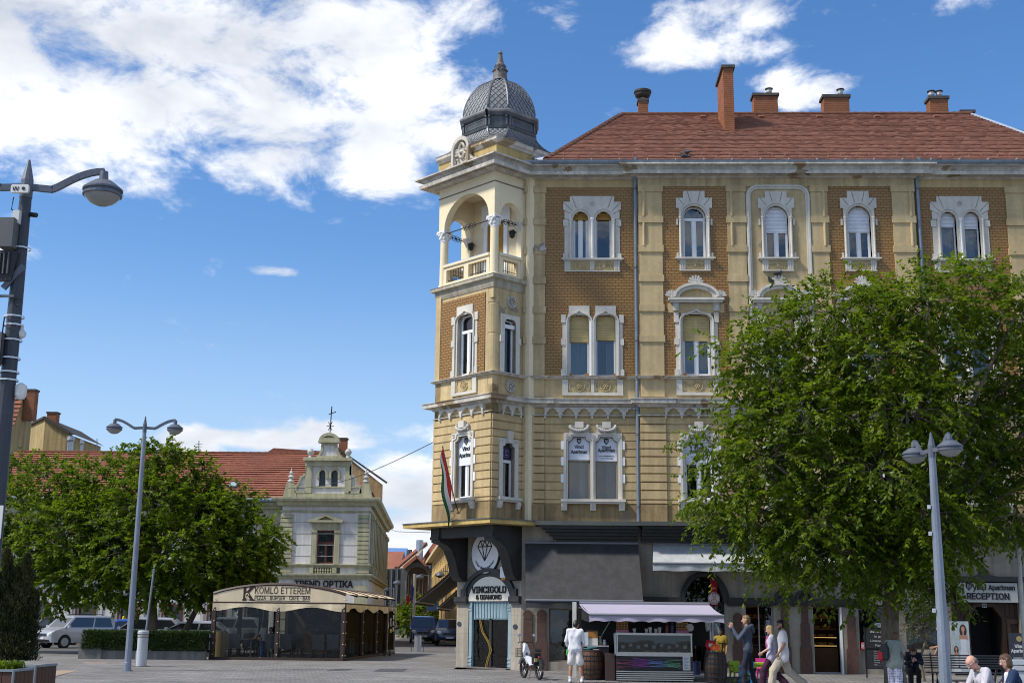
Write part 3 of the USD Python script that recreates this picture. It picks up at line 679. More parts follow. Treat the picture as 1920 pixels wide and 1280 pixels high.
hk.build('gutter_hooks',M('bright_zinc',(.55,.58,.6),.4,.1,metal=.4),g_,kind='stuff')
for x,fr in((3.0-.07,FAC),(12.66+.12,FAC)):
 d_=MB(fr);d_.tube([(x,.55,Z(306)),(x,.5,Z(322)),(x,.16,Z(340)),(x,.14,Z(352))],.065,8);d_.tube([(x,.14,Z(352)),(x,.14,ZB+.05)],.062,8)
 dp=d_.build('downpipe',ZINC,B)
 c_=MB(fr)
 for v in(357,503,640,712,770,815,950):c_.tube([(x,.14,Z(v)-.02),(x,.14,Z(v)+.02)],.078,8)
 c_.build('pipe_clamp',LEAD,dp)
# ---- second-floor sill band and first-floor cornice
sb_=MB();pth2=[tuple(OL),tuple(OC),tuple(PM)]
def band_path(pils=True):
 p=[tuple(PM+(-q2*.0,0)),(P['P0'][1],Y0-.06)]
 pts=[tuple(OL+ORL*ARR([q2,q2])),tuple(OL),tuple(OC)]
 # the cheek meets the first pilaster
 pts+=[tuple(PM+ARR([.06,-.0])+ARR([-.06*.0,-.06]))]
 pts+=[(-.2,Y0-.06),(-.2,Y0),(R0,Y0),(R0,Y0-RO-.06),(3.9,Y0-RO-.06),(3.9,Y0-RO),(11.82,Y0-RO),(11.82,Y0-RO-.06),(R1,Y0-RO-.06),(R1,Y0),(15.8,Y0),(15.8,Y0-.06),(WALLEND+.3,Y0-.06)]
 return pts
bp=band_path();bp[3]=(PM[0]+.025,Y0-.06)
sb_.sweep(bp,[(0,Z(711.3)),(.06,Z(711)),(.10,Z(709)),(.10,Z(707)),(.15,Zo(706.3,.15)),(.15,Zo(705,.15)),(.0,Zo(704.2,.15))]);sb_.build('sill_band',CORN,B)
c2=MB();c2.sweep(bp,[(0,Z(764.5)),(.05,Z(764)),(.09,Zo(760,.09)),(.16,Zo(757.2,.16)),(.16,Zo(756.4,.16)),(.30,Zo(756,.3)),(.30,Zo(748.5,.3)),(.33,Zo(748,.33)),(.33,Zo(746.6,.33)),(0,Zo(745,.33))]);c2.build('string_cornice',CORN,B)
# frieze between them: plaster already; corbel table below
def corbels(fr,s0,s1,n,v0=764.6,v1=785,o=.10):
 st=(s1-s0)/n;zt,zl,zb_=Z(v0),Z(775),Z(v1);full=sbox(s0,zl-.06,s1,zt)
 holes=[]
 for k in range(n):
  c=s0+(k+.5)*st;h=st*.5-.07
  right=[(c+h,zl-.07),(c+h,zl+.02),(c+h*.72,zl+.05),(c+h*.55,zl+.12),(c+h*.2,zl+.14),(c,zl+.17)]
  holes.append(Polygon([(c-h,zl-.07)]+right+[(2*c-x,z)for x,z in right[::-1]]))
 p=full.difference(UU(holes));m=MB(fr);m.poly(p,0,o)
 for k in range(n+1):
  x=s0+k*st;x0,x1=max(s0,x-.075),min(s1,x+.075)
  m.hull([(x0,0,zl),(x1,0,zl),(x0,o+.02,zl),(x1,o+.02,zl),(x-.03 if x0<x else x0,0,zb_+.04),(x+.03 if x1>x else x1,0,zb_+.04),(max(x-.03,s0),o,zb_+.05),(min(x+.03,s1),o,zb_+.05)])
  m.ball((min(max(x,s0+.03),s1-.03),.07,zb_+.03),(.045,.05,.04));m.ball((min(max(x,s0+.05),s1-.05),o,zt-.1),(.035,.03,.035))
 m.build('corbel_table',TRIM,B)
corbels(FAC,P['P0'][1],R0,6)
for a,b,n in((3.86,6.12,4),(6.12,9.62,6),(9.62,11.86,4)):corbels(FM,a,b,n)
corbels(FAC,R1,15.84,6)
# ---- rustication of the first floor: every course its own block
vlines=[782.5,796.3,812,826.3,842,856.7,873.7,888.3,904,919.5,937,945]
def courses(fr,s0,s1,holes,o=.045,parent=None):
 hole=UU(holes)if holes else None
 for va,vb in zip(vlines[:-1],vlines[1:]):
  g=sbox(s0,Z(vb)+.008,s1,Z(va)-.008)
  if hole is not None:g=g.difference(hole)
  for q in getattr(g,'geoms',[g]):
   if q.is_empty or q.area<.01:continue
   x0,z0,x1,z1=q.bounds
   m=MB(fr);oo=o+RU(-.004,.004)
   if abs(q.area-(x1-x0)*(z1-z0))<1e-4:m.hull([(x,0,z)for x in(x0,x1)for z in(z0,z1)]+[(x,oo,z)for x in(x0+.0,x1-.0)for z in(z0+.02,z1-.012)])
   else:m.poly(q,0,oo)
   m.build('course',RUST,parent or Wl)
def infl(key):return[sbox(o.bounds[0]-.14,o.bounds[1]-.2,o.bounds[2]+.14,o.bounds[3]+.1)for o in OPEN[key]if o.bounds[1]<8]
for fr,a,b,key,o in((FAC,PM[0],P['P0'][1],None,.10),(FAC,P['P0'][1]+.004,R0,'left',.045),(FM,R0,3.88,None,.10),(FM,3.885,6.3,'mid',.045),(FM,6.305,9.3,'mid',.045),(FM,9.305,11.82,'mid',.045),(FM,11.825,R1,None,.10),(FAC,R1+.004,15.8,'right',.045),(FAC,15.804,WALLEND,None,.10)):
 courses(fr,a,b,infl(key)if key else[],o)
for fr,a,b,o in((FAC,PM[0],P['P0'][1],.10),(FAC,P['P0'][1],R0,.03),(FM,R0,3.88,.10),(FM,3.88,11.82,.03),(FM,11.82,R1,.1),(FAC,R1,WALLEND,.03)):
 MB(fr).box(a,b,.001,o,ZB+.03,ZF1-.01).build('base_course',PLINTH,Wl)
sl_=MB();sl_.sweep([tuple(OLB),tuple(OL),tuple(OC),(PM[0],Y0-.04),(R0,Y0-.04),(R0,Y0-RO-.04),(R1,Y0-RO-.04),(R1,Y0-.04),(WALLEND,Y0-.04)],[(0,Z(780.6)),(.075,Z(780.3)),(.075,Z(778.6)),(0,Z(778))]);sl_.build('string_line',CORN,B)
# ================================================================== roof
def tile_slope(tri_pts,name,parent,mat,tw=.175,th=.2,kind='stuff',lift=.045):
 """A roof plane (polygon, any order lowest edge first) covered with single tiles in rows."""
 P3=np.asarray(tri_pts,float);e=P3[1]-P3[0];e/=np.linalg.norm(e);n=np.cross(e,P3[2]-P3[0]);n/=np.linalg.norm(n)
 if n[2]<0:n=-n
 up=np.cross(n,e);up=up if up[2]>0 else-up
 loc=np.stack([(P3-P3[0])@e,(P3-P3[0])@up],1);poly=Polygon(loc);pre=shapely.prepared.prep(poly.buffer(.02))
 V,Fc=[],[];k=0
 x0,y0,x1,y1=poly.bounds;rows=int((y1-y0)/th)+1
 for r in range(rows):
  y=y0+r*th;ym=min(y+th*.55,y1-.01)
  sec=poly.intersection(LineString([(x0-1,ym),(x1+1,ym)]))
  if sec.is_empty:continue
  a,c=sec.bounds[0],sec.bounds[2];x=a-(tw/2 if r%2 else 0)-(a%tw)
  wob=.006*sin(r*1.3)
  while x<c:
   xa,xb=max(x+.003,a),min(x+tw-.003,c);x+=tw
   if xb-xa<.03:continue
   l=lift+RU(-.006,.008);ya,yb=y-.012+wob*sin(xa*.6)+RU(-.006,.006),y+th*1.05
   q=[(xa,ya,l),(xb,ya,l),(xb,yb,.006),(xa,yb,.006),(xa,ya+.008,l-.045),(xb,ya+.008,l-.045)]
   V+=[P3[0]+e*u+up*v+n*w for u,v,w in q];b=k*6;k+=1
   Fc+=[[b,b+1,b+2],[b,b+2,b+3],[b+4,b+5,b+1],[b+4,b+1,b],[b+4,b,b+3],[b+5,b+2,b+1]]
 m=MB();f=ARR(Fc)
 if np.dot(np.cross(V[1]-V[0],V[2]-V[0]),n)<0:f=f[:,::-1]
 m.raw(V,f);return m.build(name,mat,parent,kind=kind)
ZE,ZR=Zo(299,.6),21.87
ridge0,ridge1=ARR([2.83,Y0+6,ZR]),ARR([16.95,Y0+6,ZR])
el,er=ARR([-.30,Y0-.55,ZE]),ARR([19.6,Y0-.55,ZE])
hl=ARR([-.35,Y0+2.4,ZE+1.0]);
bl_,br_=ARR([-3.3,Y0+12.5,ZE]),ARR([19.6,Y0+12.5,ZE])
rf=MB();rf.raw([el,er,ridge1,ridge0,bl_,br_,hl*[1,1,1]],[[0,1,2],[0,2,3],[5,4,3],[5,3,2],[1,5,2],[4,0,3]]);
roof=rf.build('roof',M('roof_deck',(.05,.022,.016),.9),B)
er2=ARR([18.85,Y0-.55,ZE])
tile_slope([el,er2,ridge1,ridge0],'roof_tiles',B,TILE,tw=.185,th=.222)
tile_slope([bl_+[0,0,0],el,ridge0],'roof_tiles',B,TILE,tw=.185,th=.222)
def ridge_caps(a,b,name='ridge_tile',step=.36,r=.13,parent=None,mat=TILE):
 a,b=np.asarray(a,float),np.asarray(b,float);L=np.linalg.norm(b-a);d=(b-a)/L;m=MB();n=int(L/step)
 sd=np.cross(d,[0,0,1.0]);sd/=np.linalg.norm(sd);up=np.cross(sd,d)
 for k in range(n):
  p0,p1=a+d*(k*L/n),a+d*((k+1.12)*L/n);ring_=[]
  for p,rr in((p0,r*1.08),(p1,r*.92)):ring_.append([p+sd*rr*cos(t)+up*rr*.8*sin(t)for t in LIN(-.1,PI+.1,7)])
  m.sheet(ARR(ring_));m.sheet(ARR(ring_)[:,::-1])
 return m.build(name,mat,parent or B,kind='stuff')
ridge_caps(ridge0,ridge1);ridge_caps(el+[.1,.1,.05],ridge0)
fl_=MB();fl_.bar(ridge1+[0,0,.04],er2+[0,0,.05],.16,.05);fl_.build('hip_flashing',M('blue_grey_flashing',(.34,.41,.5),.5,.1),B)
# snow hooks near the eaves
sh=MB();slope=(ridge0-el);slope=ARR([0,(Y0+6)-(Y0-.55),ZR-ZE]);slope/=np.linalg.norm(slope)
for row,offs in((.30,0.),(.52,.5)):
 for k in range(19):
  p=ARR([.2+(k+offs)*.98-.3,Y0-.55,ZE])+slope*row;sh.hull([p+ARR(x)for x in((0,0,.03),(.035,0,.03),(0,0,.13),(.035,0,.13),(0,.12,.06),(.035,.12,.06))])
sh.build('snow_guards',TILE,B,kind='stuff')
vt=MB()
for u in(1318,1428,1536,1645,1756):
 p=atY(u,228,Y0+5.4);t=(p[1]-(Y0-.55))/6.55;zz=ZE+t*(ZR-ZE);vt.hull([(p[0]+a,p[1]+b,zz+c)for a,b,c in((-.12,-.05,.02),(.12,-.05,.02),(-.1,-.12,.05),(.1,-.12,.05),(-.1,.2,.13),(.1,.2,.13),(-.1,-.1,.1),(.1,-.1,.1))])
vt.build('roof_vents',TILE,B,kind='stuff')
# ---- chimneys: brick shafts of single bricks
CHB=M('chimney_brick',(.24,.09,.03),.85,.15,2.,island=[(.25,.095,.042),(.20,.074,.034),(.15,.056,.028),(.29,.12,.056),(.12,.05,.03),(.22,.085,.04)],bump=.3,bscale=30)
CHM=M('chimney_mortar',(.26,.22,.18),.95,.2,4.)
def chimney(x0,x1,y0,y1,z0,z1,pots=(),cap=.06,parent=None,label=None,tall=False):
 ch=MB();ch.box(x0+.012,x1-.012,y0+.012,y1-.012,z0,z1);c=ch.build('chimney',CHM,parent or B,label=label)
 b=MB();rows=int((z1-z0)/.085);r_=rng
 for r in range(rows):
  za,zb_=z0+r*.085+.008,z0+(r+1)*.085-.004
  for(a0,a1,fixed,axis,sg)in((x0,x1,y0,0,-1),(y0,y1,x0,1,-1),(y0,y1,x1,1,1)):
   x=a0-(.125 if r%2 else 0)
   while x<a1-.02:
    a,e=max(x+.005,a0),min(x+.25-.005,a1);x+=.25
    if e-a<.02:continue
    t=r_.uniform(-.003,.004)
    if axis==0:b.box(a,e,fixed-t,fixed+.03,za,zb_)
    elif sg<0:b.box(fixed-t,fixed+.03,a,e,za,zb_)
    else:b.box(fixed-.03,fixed+t,a,e,za,zb_)
 b.build('bricks',CHB,c,kind='stuff')
 k=MB();k.box(x0-cap,x1+cap,y0-cap,y1+cap,z1,z1+.12);k.build('chimney_cap',M('sooty_concrete',(.07,.065,.06),.9,.3,4.),c)
 for px,py,h in pots:
  p=MB();p.lathe((px,py,z1+.12),[(.09,0),(.09,h*.35),(.12,h*.42),(.12,h*.8),(.1,h*.86)],10);p.build('flue',M('flue_metal',(.42,.40,.36),.5,.15,4.,metal=.3),c)
  p=MB();p.lathe((px,py,z1+.12),[(.17,h*.86),(.17,h*.93),(.06,h*1.02),(0,h*1.04)],10);p.build('flue_hat',BLACK,c)
 return c
def pxz(u,v,Y):p=atY(u,v,Y);return p[0],p[2]
# tall stack in front of the ridge
yt=Y0+3.4;xa,zt=pxz(1356,128,yt);xb,_=pxz(1374,128,yt);zl=pxz(1365,262,yt)[1]
chimney(pxz(1357.5,200,yt)[0],pxz(1376.5,200,yt)[0],yt,yt+1.75,zl-.3,zt,cap=.07,label='tall red brick chimney shaft in front of the ridge')
fl=MB();fl.box(pxz(1356,250,yt)[0]-.03,pxz(1378,250,yt)[0]+.03,yt-.05,yt+.02,zl-.25,zl+.1);fl.side(Polygon([(yt-.05,zl-.2),(yt+1.8,zl+1.0),(yt+1.8,zl+1.15),(yt-.05,zl+.1)]),pxz(1356,250,yt)[0]-.05,pxz(1356,250,yt)[0]-.02);fl.build('chimney_flashing',M('light_flashing',(.45,.5,.55),.5,.1),B)
yr=Y0+7.0
for(ua,ub,vt_,pots)in((1413,1458,180,[(1444,.32)]),(1544,1592,183,[(1578.5,.36)]),(1743,1777,185.5,[(1749.5,.34),(1764,.34)])):
 x0,z1=pxz(ua,vt_,yr);x1,_=pxz(ub,vt_,yr);chimney(x0,x1,yr,yr+.55,ZR-.8,z1,[(pxz(u,175,yr)[0],yr+.25,h)for u,h in pots])
x0,z1=pxz(1803,212,yr+3);x1,_=pxz(1824,212,yr+3);chimney(x0,x1,yr+3,yr+3.6,ZR-2.5,z1,cap=.1)
x0,z1=pxz(1197,190,yr);x1,_=pxz(1215,190,yr);cst=chimney(x0,x1,yr,yr+.5,ZR-.8,z1,cap=.04)
xm=(x0+x1)/2;p=MB();p.lathe((xm,yr+.25,z1+.1),[(.09,0),(.12,.06),(.12,.16),(.08,.2)],10);p.build('flue',LOOK['flue_metal'],cst)
p=MB();p.lathe((xm,yr+.25,z1+.24),[(.22,0),(.30,.06),(.33,.12),(.33,.17),(.37,.22),(.37,.30),(.34,.32),(0,.30)],20);p.build('storm_cowl',M('rusty_black',(.035,.027,.022),.6,.3,5.),cst)
# ================================================================== the corner oriel
def hs_(fr,u,v):return fr.hit(u,v)[0]
s_=lambda u,v:hs_(ORF,u,v)
OPEN['orf'],OPEN['ors'],OPEN['orl']=[],[],[]
ORSL=Fr(OL,(q2,q2),(-q2,q2))  # hidden left cheek, s inwards
# second floor windows
cg=(s_(858.5,660)+s_(887,660))/2
gwin=ogee_window('orf',ORF,cg,False,[None],curtains=[cur(cg,.36,ZS+.02,Z(650))],apron='medal',hw=.40)
def small_window(fr,key,c,hw,zb_,zt,scal,second):
 op=arch(c,hw,zb_,zt-.2,.2,'scallop' if scal else 'soft');OPEN[key].append(op)
 w=MB(fr);hj=hw+.17;body=sbox(c-hj,zb_,c+hj,zt+.16);w.poly(body.difference(op),.003,.055);w.poly(ring(op.buffer(.05,join_style=2),op),-.14,.03);win=w.build('window',TRIM,B)
 if second:
  for va in(640,):
   for sg in(-1,1):a,b=sorted((c+sg*hw*1.2,c+sg*(hj+.04)));MB(fr).box(a,b,.005,.075,Z(650),Z(638)).build('stone',TRIM,win)
  MB(fr).box(c-hw,c+hw,-.12,-.04,zb_+1.55,zb_+1.68).build('transom',WHITE,win)
 else:
  k=MB(fr);k.hull([(c+x,o,z)for x,o,z in((-.09,0,zt+.02),(.09,0,zt+.02),(-.09,.13,zt+.02),(.09,.13,zt+.02),(-.14,0,zt+.42),(.14,0,zt+.42),(-.14,.16,zt+.42),(.14,.16,zt+.42))]);k.build('keystone',TRIM,win)
  sl=MB(fr);sl.box(c-hj-.08,c+hj+.08,0,.18,Z(941),zb_);sl.box(c-hj-.05,c+hj+.05,0,.13,Z(944.5),Z(941));sl.build('window_sill',TRIM,win)
  for x in(c-hj+.02,c+hj-.02):MB(fr).side(Polygon([(0,Z(944.5)),(.15,Z(944.5)),(.13,Z(950)),(.07,Z(957)),(0,Z(957))]),x-.09,x+.09).build('sill_bracket',TRIM,win)
  for sg in(-1,1):
   m=MB(fr);x=c+sg*(hj-.1);m.tube([(x+.05*cos(a),.06,zt+.06+.05*sin(a))for a in LIN(0,2*PI,11)],.015,5,cap=False);m.build('rosette',TRIM,win)
 sash(fr,win,op,-.14,split=False,transom=(zb_+1.62)if second else Z(868),curtain=None if second else cur(c+.05,.14,zb_,Z(870)))
 return win,op
ch=(hs_(ORS,946,660)+hs_(ORS,964,660))/2
small_window(ORS,'ors',ch,.27,ZS+.01,Z(606),False,True)
ci=(s_(852,890)+s_(886.5,890))/2
iwin,iops=first_window('orf',ORF,ci,False,[],hw=.41,curtains=[cur(ci-.25,.12,Z(934),Z(860)),cur(ci+.3,.09,Z(934),Z(860))])
cj=(hs_(ORS,942,890)+hs_(ORS,962,890))/2
jwin,jop=small_window(ORS,'ors',cj,.27,Z(936),Z(836),True,False)
ZL=13.20  # loggia floor
RC=.26
for fr,key,L in((ORF,'orf',OW),(ORS,'ors',ORL),(ORSL,'orl',ORL)):
 ops=UU(OPEN[key])if OPEN[key]else Polygon()
 MB(fr).poly(sbox(0,ZB,L,ZC+.3).difference(ops),-.3,0).build('plaster',YELLOW,Wl)
 a,b=(RC,L)if key=='orf' else(0,L-RC)if key=='ors' else(0,L)
 MB(fr).poly(sbox(a,ZC+.3,b,ZL-.05).difference(ops),-.3,0).build('plaster',YELLOW_OLD if key=='ors' else YELLOW,Wl)
cc=OC+ARR([0,RC*2*q2])
cm=MB();cm.lathe((cc[0],cc[1],0),[(RC,ZS-.2),(RC,Z(632)),(RC-.012,Z(633)),(RC-.012,Z(636)),(RC,Z(637)),(RC,Z(577)),(RC-.012,Z(578)),(RC-.012,Z(580)),(RC,Z(581)),(RC,12.45)][:1]+[(RC,ZS-.2),(RC,Z(637)),(RC-.015,Z(636)),(RC-.015,Z(634)),(RC,Z(633)),(RC,Z(581)),(RC-.015,Z(580)),(RC-.015,Z(578)),(RC,Z(577)),(RC,12.6)],20)
cm.build('corner_shaft',YELLOW,B)
MB().flat(Polygon([tuple(OC+ARR([0,.012])),tuple(OC+ARR([.38,.392])),tuple(OC+ARR([0,.772])),tuple(OC+ARR([-.38,.392]))]),12.42,ZL-.05).build('corner_cap',YELLOW,B)
MB().flat(Polygon([tuple(OC+ARR([0,.012])),tuple(OC+ARR([.38,.392])),tuple(OC+ARR([0,.772])),tuple(OC+ARR([-.38,.392]))]),ZC-.2,ZS).build('corner_foot',YELLOW,B)
bricks(ORF,[(RC+.12,OW-.27,ZS,12.66)],OPEN['orf'],bw=.196)
MB(ORF).box(OW-.26,OW,0,.05,ZS,ZL-.2).build('pilaster',YELLOW,B)
rz_=MB(ORS)
def rosette(fr,s,z,r,mat=CARVEG,parent=None):
 m=MB(fr)
 for k,t in((1,.03),(.55,.02)):m.tube([(s+r*k*cos(a),.03,z+r*k*sin(a))for a in LIN(0,2*PI,17)],t,6,cap=False)
 for a in LIN(0,2*PI,9)[:-1]:m.ball((s+r*.75*cos(a),.02,z+r*.75*sin(a)),(r*.16,.03,r*.16))
 m.ball((s,.02,z),(r*.25,.04,r*.25));m.build('rosette',mat,parent or B)
rosette(ORS,hs_(ORS,958.5,573),Z(573),.19);rosette(ORS,hs_(ORS,956.5,724),ORS.hit(956.5,724)[1],.19)
corbels(ORF,.34,OW-.34,4);corbels(ORS,.12,ORL-.42,2)
courses(ORF,0,OW,[sbox(ci-.6,Z(945),ci+.6,Z(812))],.045);courses(ORS,0,ORL,[sbox(cj-.46,Z(945),cj+.46,Z(830))],.045);courses(ORSL,0,ORL,[],.045)
for fr,L in((ORF,OW),(ORS,ORL),(ORSL,ORL)):MB(fr).box(0,L,.001,.035,ZB,ZF1-.01).build('base_course',PLINTH,Wl)
# ---- open loggia on the third floor
def inset(o):return[tuple(OLB),tuple(OL),tuple(OC),tuple(PM)]
lm=MB();lm.sweep(inset(0),[(-.05,ZL-.42),(.02,ZL-.42),(.06,ZL-.30),(.06,ZL-.16),(.18,ZL-.12),(.18,ZL-.03),(.20,ZL),(-.05,ZL+.01)]);lm.build('loggia_moulding',M('loggia_edge',(.40,.36,.27),.85,.15,1.,streak=.3),B)
plan=Polygon([tuple(OLB),tuple(OL),tuple(OC),tuple(PM)])
MB().flat(plan.buffer(-.02),ZL-.2,ZL+.02).build('loggia_floor',PLINTH,B)
zcb=Z(338)
MB().flat(plan.buffer(-.03),zcb-.25,zcb+.3).build('loggia_ceiling',CREAM,B)
ZRail,ZP0=ORF.hit(911,474)[1],ZL+.01
zsp_l=ORF.hit(926,402)[1]
lg=thing('loggia',parent=B)
af=(s_(834,430)+s_(913,430))/2;ra=(s_(834,430)-s_(914,430))/2+.06
fr_poly=sbox(0,zsp_l,OW,zcb+.2).difference(arch(OW/2,OW/2-.30,zsp_l-.1,zsp_l+.02,ORF.hit(884,361.5)[1]-zsp_l-.02,'round',24))
MB(ORF).poly(fr_poly,-.28,0).build('arch_wall',CREAM,lg)
for fr,flipd in((ORS,False),(ORSL,True)):
 # s for ORS: 0 at the main wall, ORL at the street corner
 a0,a1=(.12,ORL-.29)if not flipd else(.29,ORL-.12)
 g=sbox(0,zsp_l,ORL-.285,zcb+.2)if not flipd else sbox(.285,zsp_l,ORL,zcb+.2)
 g=g.difference(arch((a0+a1)/2,(a1-a0)/2,zsp_l-.1,zsp_l+.02,(a1-a0)/2+.06,'round',20))
 MB(fr).poly(g,-.26,-.004).build('arch_wall',CREAM,lg)
 e0,e1=(0,.13)if not flipd else(ORL-.13,ORL)
 MB(fr).box(e0,e1,-.26,-.006,ZL,zsp_l).build('pier',CREAM,lg)
 cpt=MB(fr);cpt.hull([(x,o,z)for x,o,z in((e0-.0,-.25,zsp_l-.33),(e1+.0,-.25,zsp_l-.33),(e0,-.02,zsp_l-.33),(e1,-.02,zsp_l-.33),(e0,-.25,zsp_l),(e1+.16*(not flipd),-.25,zsp_l),(e0-.16*flipd,-.0,zsp_l),(e1+.16*(not flipd),.0,zsp_l))]);cpt.build('bracket_capital',TRIM,lg)
def capital(c,z0,z1,r):
 m=MB();m.lathe((c[0],c[1],0),[(r,z0),(r*1.12,z0+.03),(r,z0+.06),(r*1.05,z0+.1),(r*1.45,z1-.1)],14)
 for row,zz,rr in((0,z0+.16,1.12),(.4,z0+.27,1.32)):
  for k in range(8):
   a=k*PI/4+row;m.ball((c[0]+r*rr*cos(a),c[1]+r*rr*sin(a),zz),(.05,.05,.075))
 for a in(0,PI/2,PI,1.5*PI):m.ball((c[0]+r*1.7*cos(a),c[1]+r*1.7*sin(a),z1-.1),(.06,.06,.06))
 d=r*2.0;m.flat(Polygon([(c[0]-d,c[1]),(c[0],c[1]-d),(c[0]+d,c[1]),(c[0],c[1]+d)]),z1-.06,z1);m.build('capital',M('white_capital',(.68,.68,.66),.8,.15,8.,bump=.4,bscale=50),lg)
for base in(OC+ARR([0,.15*2*q2]),OL+ARR([.15*2*q2,0])):
 c=base;m=MB();m.lathe((c[0],c[1],0),[(.20,ZL+.01),(.20,ZL+.1),(.155,ZL+.16),(.15,ZL+.9),(.142,zsp_l-.42)],18);m.build('column',CREAM,lg,smooth=40)
 capital(c,zsp_l-.42,zsp_l,.142)
def parapet(fr,a,b,holes):
 g=sbox(a,ZP0,b,ZRail-.10)
 hs=[sbox(x0,ZP0+.16,x1,ZRail-.22)for x0,x1 in holes]
 MB(fr).poly(g.difference(UU(hs)),-.24,-.03).build('parapet',CREAM,lg)
 MB(fr).box(a-.02,b+.02,-.28,.02,ZRail-.10,ZRail-.03).build('rail',CREAM,lg);MB(fr).box(a,b,-.27,.01,ZRail-.03,ZRail).build('rail_cap',M('bright_zinc',(.55,.58,.6),.4),lg)
 for x0,x1 in holes:
  m=MB(fr);z0,z1=ZP0+.16,ZRail-.22
  for x in LIN(x0,x1,8)[1:-1]:m.tube([(x,-.13,z0-.01),(x,-.13,z1+.01)],.012,5)
  m.tube([(x0-.01,-.13,z0+.1),(x1+.01,-.13,z0+.1)],.013,5);m.build('grille',BLACK,lg)
parapet(ORF,.28,OW-.28,[(.42,1.36),(1.60,2.54)]);parapet(ORS,.10,ORL-.29,[(.24,.95)]);parapet(ORSL,.29,ORL-.1,[(.5,1.1)])
# tie rods with wrought scrolls
def tie(a,b,name='tie_rod'):
 m=MB();a,b=ARR(a),ARR(b);m.tube([a,b],.018,6);mid=(a+b)/2;d=(b-a)/np.linalg.norm(b-a)
 for sg in(-1,1):
  for k,rr in((.12,.09),(.28,.075)):
   c=mid+d*sg*k;m.tube([c+d*rr*cos(t)+ARR([0,0,rr*sin(t)])for t in LIN(0,5.2,12)],.013,5)
 for t in LIN(0,PI,5):m.tube([mid-ARR([0,0,.0])-(d*cos(t)*.17+ARR([0,0,.14*sin(t)])),mid+(d*cos(t)*.17+ARR([0,0,.14*sin(t)]))],.010,4)
 m.build(name,BLACK,lg)
zt_=zsp_l-.1
cA,cB_=OC+ARR([0,.21]),OL+ARR([.21,0])
tie((*cA,zt_+.02),(*cB_,zt_+.02));tie((*cA,zt_),(*(PM+ARR([-.1,.1])),zt_));tie((*cB_,zt_),(*(OLB+ARR([-.05,.0])),zt_))
# back wall of the loggia with its shuttered door
CHFU=Fr(PM+ARR([.0,.0]),(-q2,q2),(-q2,-q2))
MB(CHFU).box(-.3,OW+.4,-.3,-.001,ZB,17.4).build('back_plaster',CREAM,Wl)
d0=OW/2-.05
dm=MB(CHFU);zd=ZL+2.3;oo=arch(d0,.62,ZL,zd,.62,'round',18);ii=arch(d0,.44,ZL,zd,.44,'round',18);dm.poly(ring(oo.union(sbox(d0-.75,zd+.1,d0+.75,zd+.95)),ii),.0,.07);dm.build('door_surround',WHITE,lg)
bl=MB(CHFU);z=ZL
while z<zd+.44:
 g=sbox(d0-.45,z,d0+.45,z+.045).intersection(ii.buffer(.01));bl.poly(g,.0,.03);z+=.055
bl.poly(ii,0,.012);bl.build('door_shutter',BROWNBLIND,lg)
for x in(d0-1.05,d0+1.15):
 m=MB(CHFU);m.tube([(x,.0,zt_-.2),(x,.16,zt_-.1),(x,.22,zt_-.14)],.02,5);m.lathe((x,.22,zt_-.42),[(.04,0),(.09,.05),(.11,.2),(.13,.24),(.02,.30)],8);m.build('wall_lantern',BLACK,lg)
fr_line=MB();zl_=ORF.hit(926,339)[1];fr_line.sweep(inset(0),[(-.02,zl_-.02),(.022,zl_-.015),(.022,zl_+.015),(-.02,zl_+.02)]);fr_line.build('loggia_string',M('dark_joint',(.16,.13,.09),.9),B)
# ================================================================== attic and dome
TC=ARR([-1.93,OC[1]+OW*q2])  # centre of the corner tower
def sq(r,chamf=0.):return[(TC[0],TC[1]-r),(TC[0]+r,TC[1]),(TC[0],TC[1]+r),(TC[0]-r,TC[1])]
Rsq=TC[1]-OC[1]
att=MB();zA0,zA1,zA2=17.45,ORF.hit(926.8,268.5)[1],ORF.hit(926.8,259.5)[1]
pl_=Polygon(sq(Rsq+.10));att.flat(pl_,zA0,zA1);att.build('attic',M('ochre_attic',(.47,.345,.14),.88,.14,.9,streak=.25),B)
cp=MB();r_=Rsq+.1;loop=[(TC[0]-r_,TC[1]),(TC[0],TC[1]-r_),(TC[0]+r_,TC[1]),(TC[0],TC[1]+r_),(TC[0]-r_,TC[1])]
cp.sweep(loop,[(-.2,zA1-.06),(.03,zA1-.06),(.07,zA1+.02),(.14,zA1+.06),(.14,zA2-.04),(.17,zA2),(-.2,zA2+.03)],ends=False);cp.build('attic_cap',CORN,B)
# cartouche on the attic front
AF=Fr(ARR([TC[0],TC[1]-(Rsq+.1)]),(-q2,q2),(-q2,-q2));sc=hs_(AF,870.5,285);zc=zA0+.1
m=MB(AF);ar=arch(sc,.47,zA0,zA2-.06,.50,'round',16);m.poly(ring(ar,arch(sc,.36,zA0,zA2-.08,.38,'round',16)),-.1,.22);m.poly(ar,-.1,.06);car=m.build('cartouche',CORN,B)
m=MB(AF);cz=zA0+.62
m.tube([(sc+.15*cos(a),.12,cz+.27*sin(a))for a in LIN(0,2*PI,17)],.05,6,cap=False);m.tube([(sc+.09*cos(a),.12,cz+.4+.09*sin(a))for a in LIN(-.8,4.4,12)],.04,6)
r9=random.Random(4)
for sg in(-1,1):
 for k in range(14):
  t=k/13;m.ball((sc+sg*(.22+.55*t)+r9.uniform(-.05,.05),.12,zA0+.10+.38*(1-t)**1.2*r9.uniform(.3,1.4)),(r9.uniform(.035,.075),.06,r9.uniform(.035,.07)))
 m.tube([(sc+sg*(.25+.1*cos(a)),.13,cz-.05+.12*sin(a))for a in LIN(0,5.5,12)],.035,6)
m.build('carved_crest',M('pale_carving',(.50,.46,.38),.85,.25,8.,bump=.4,bscale=50),car)
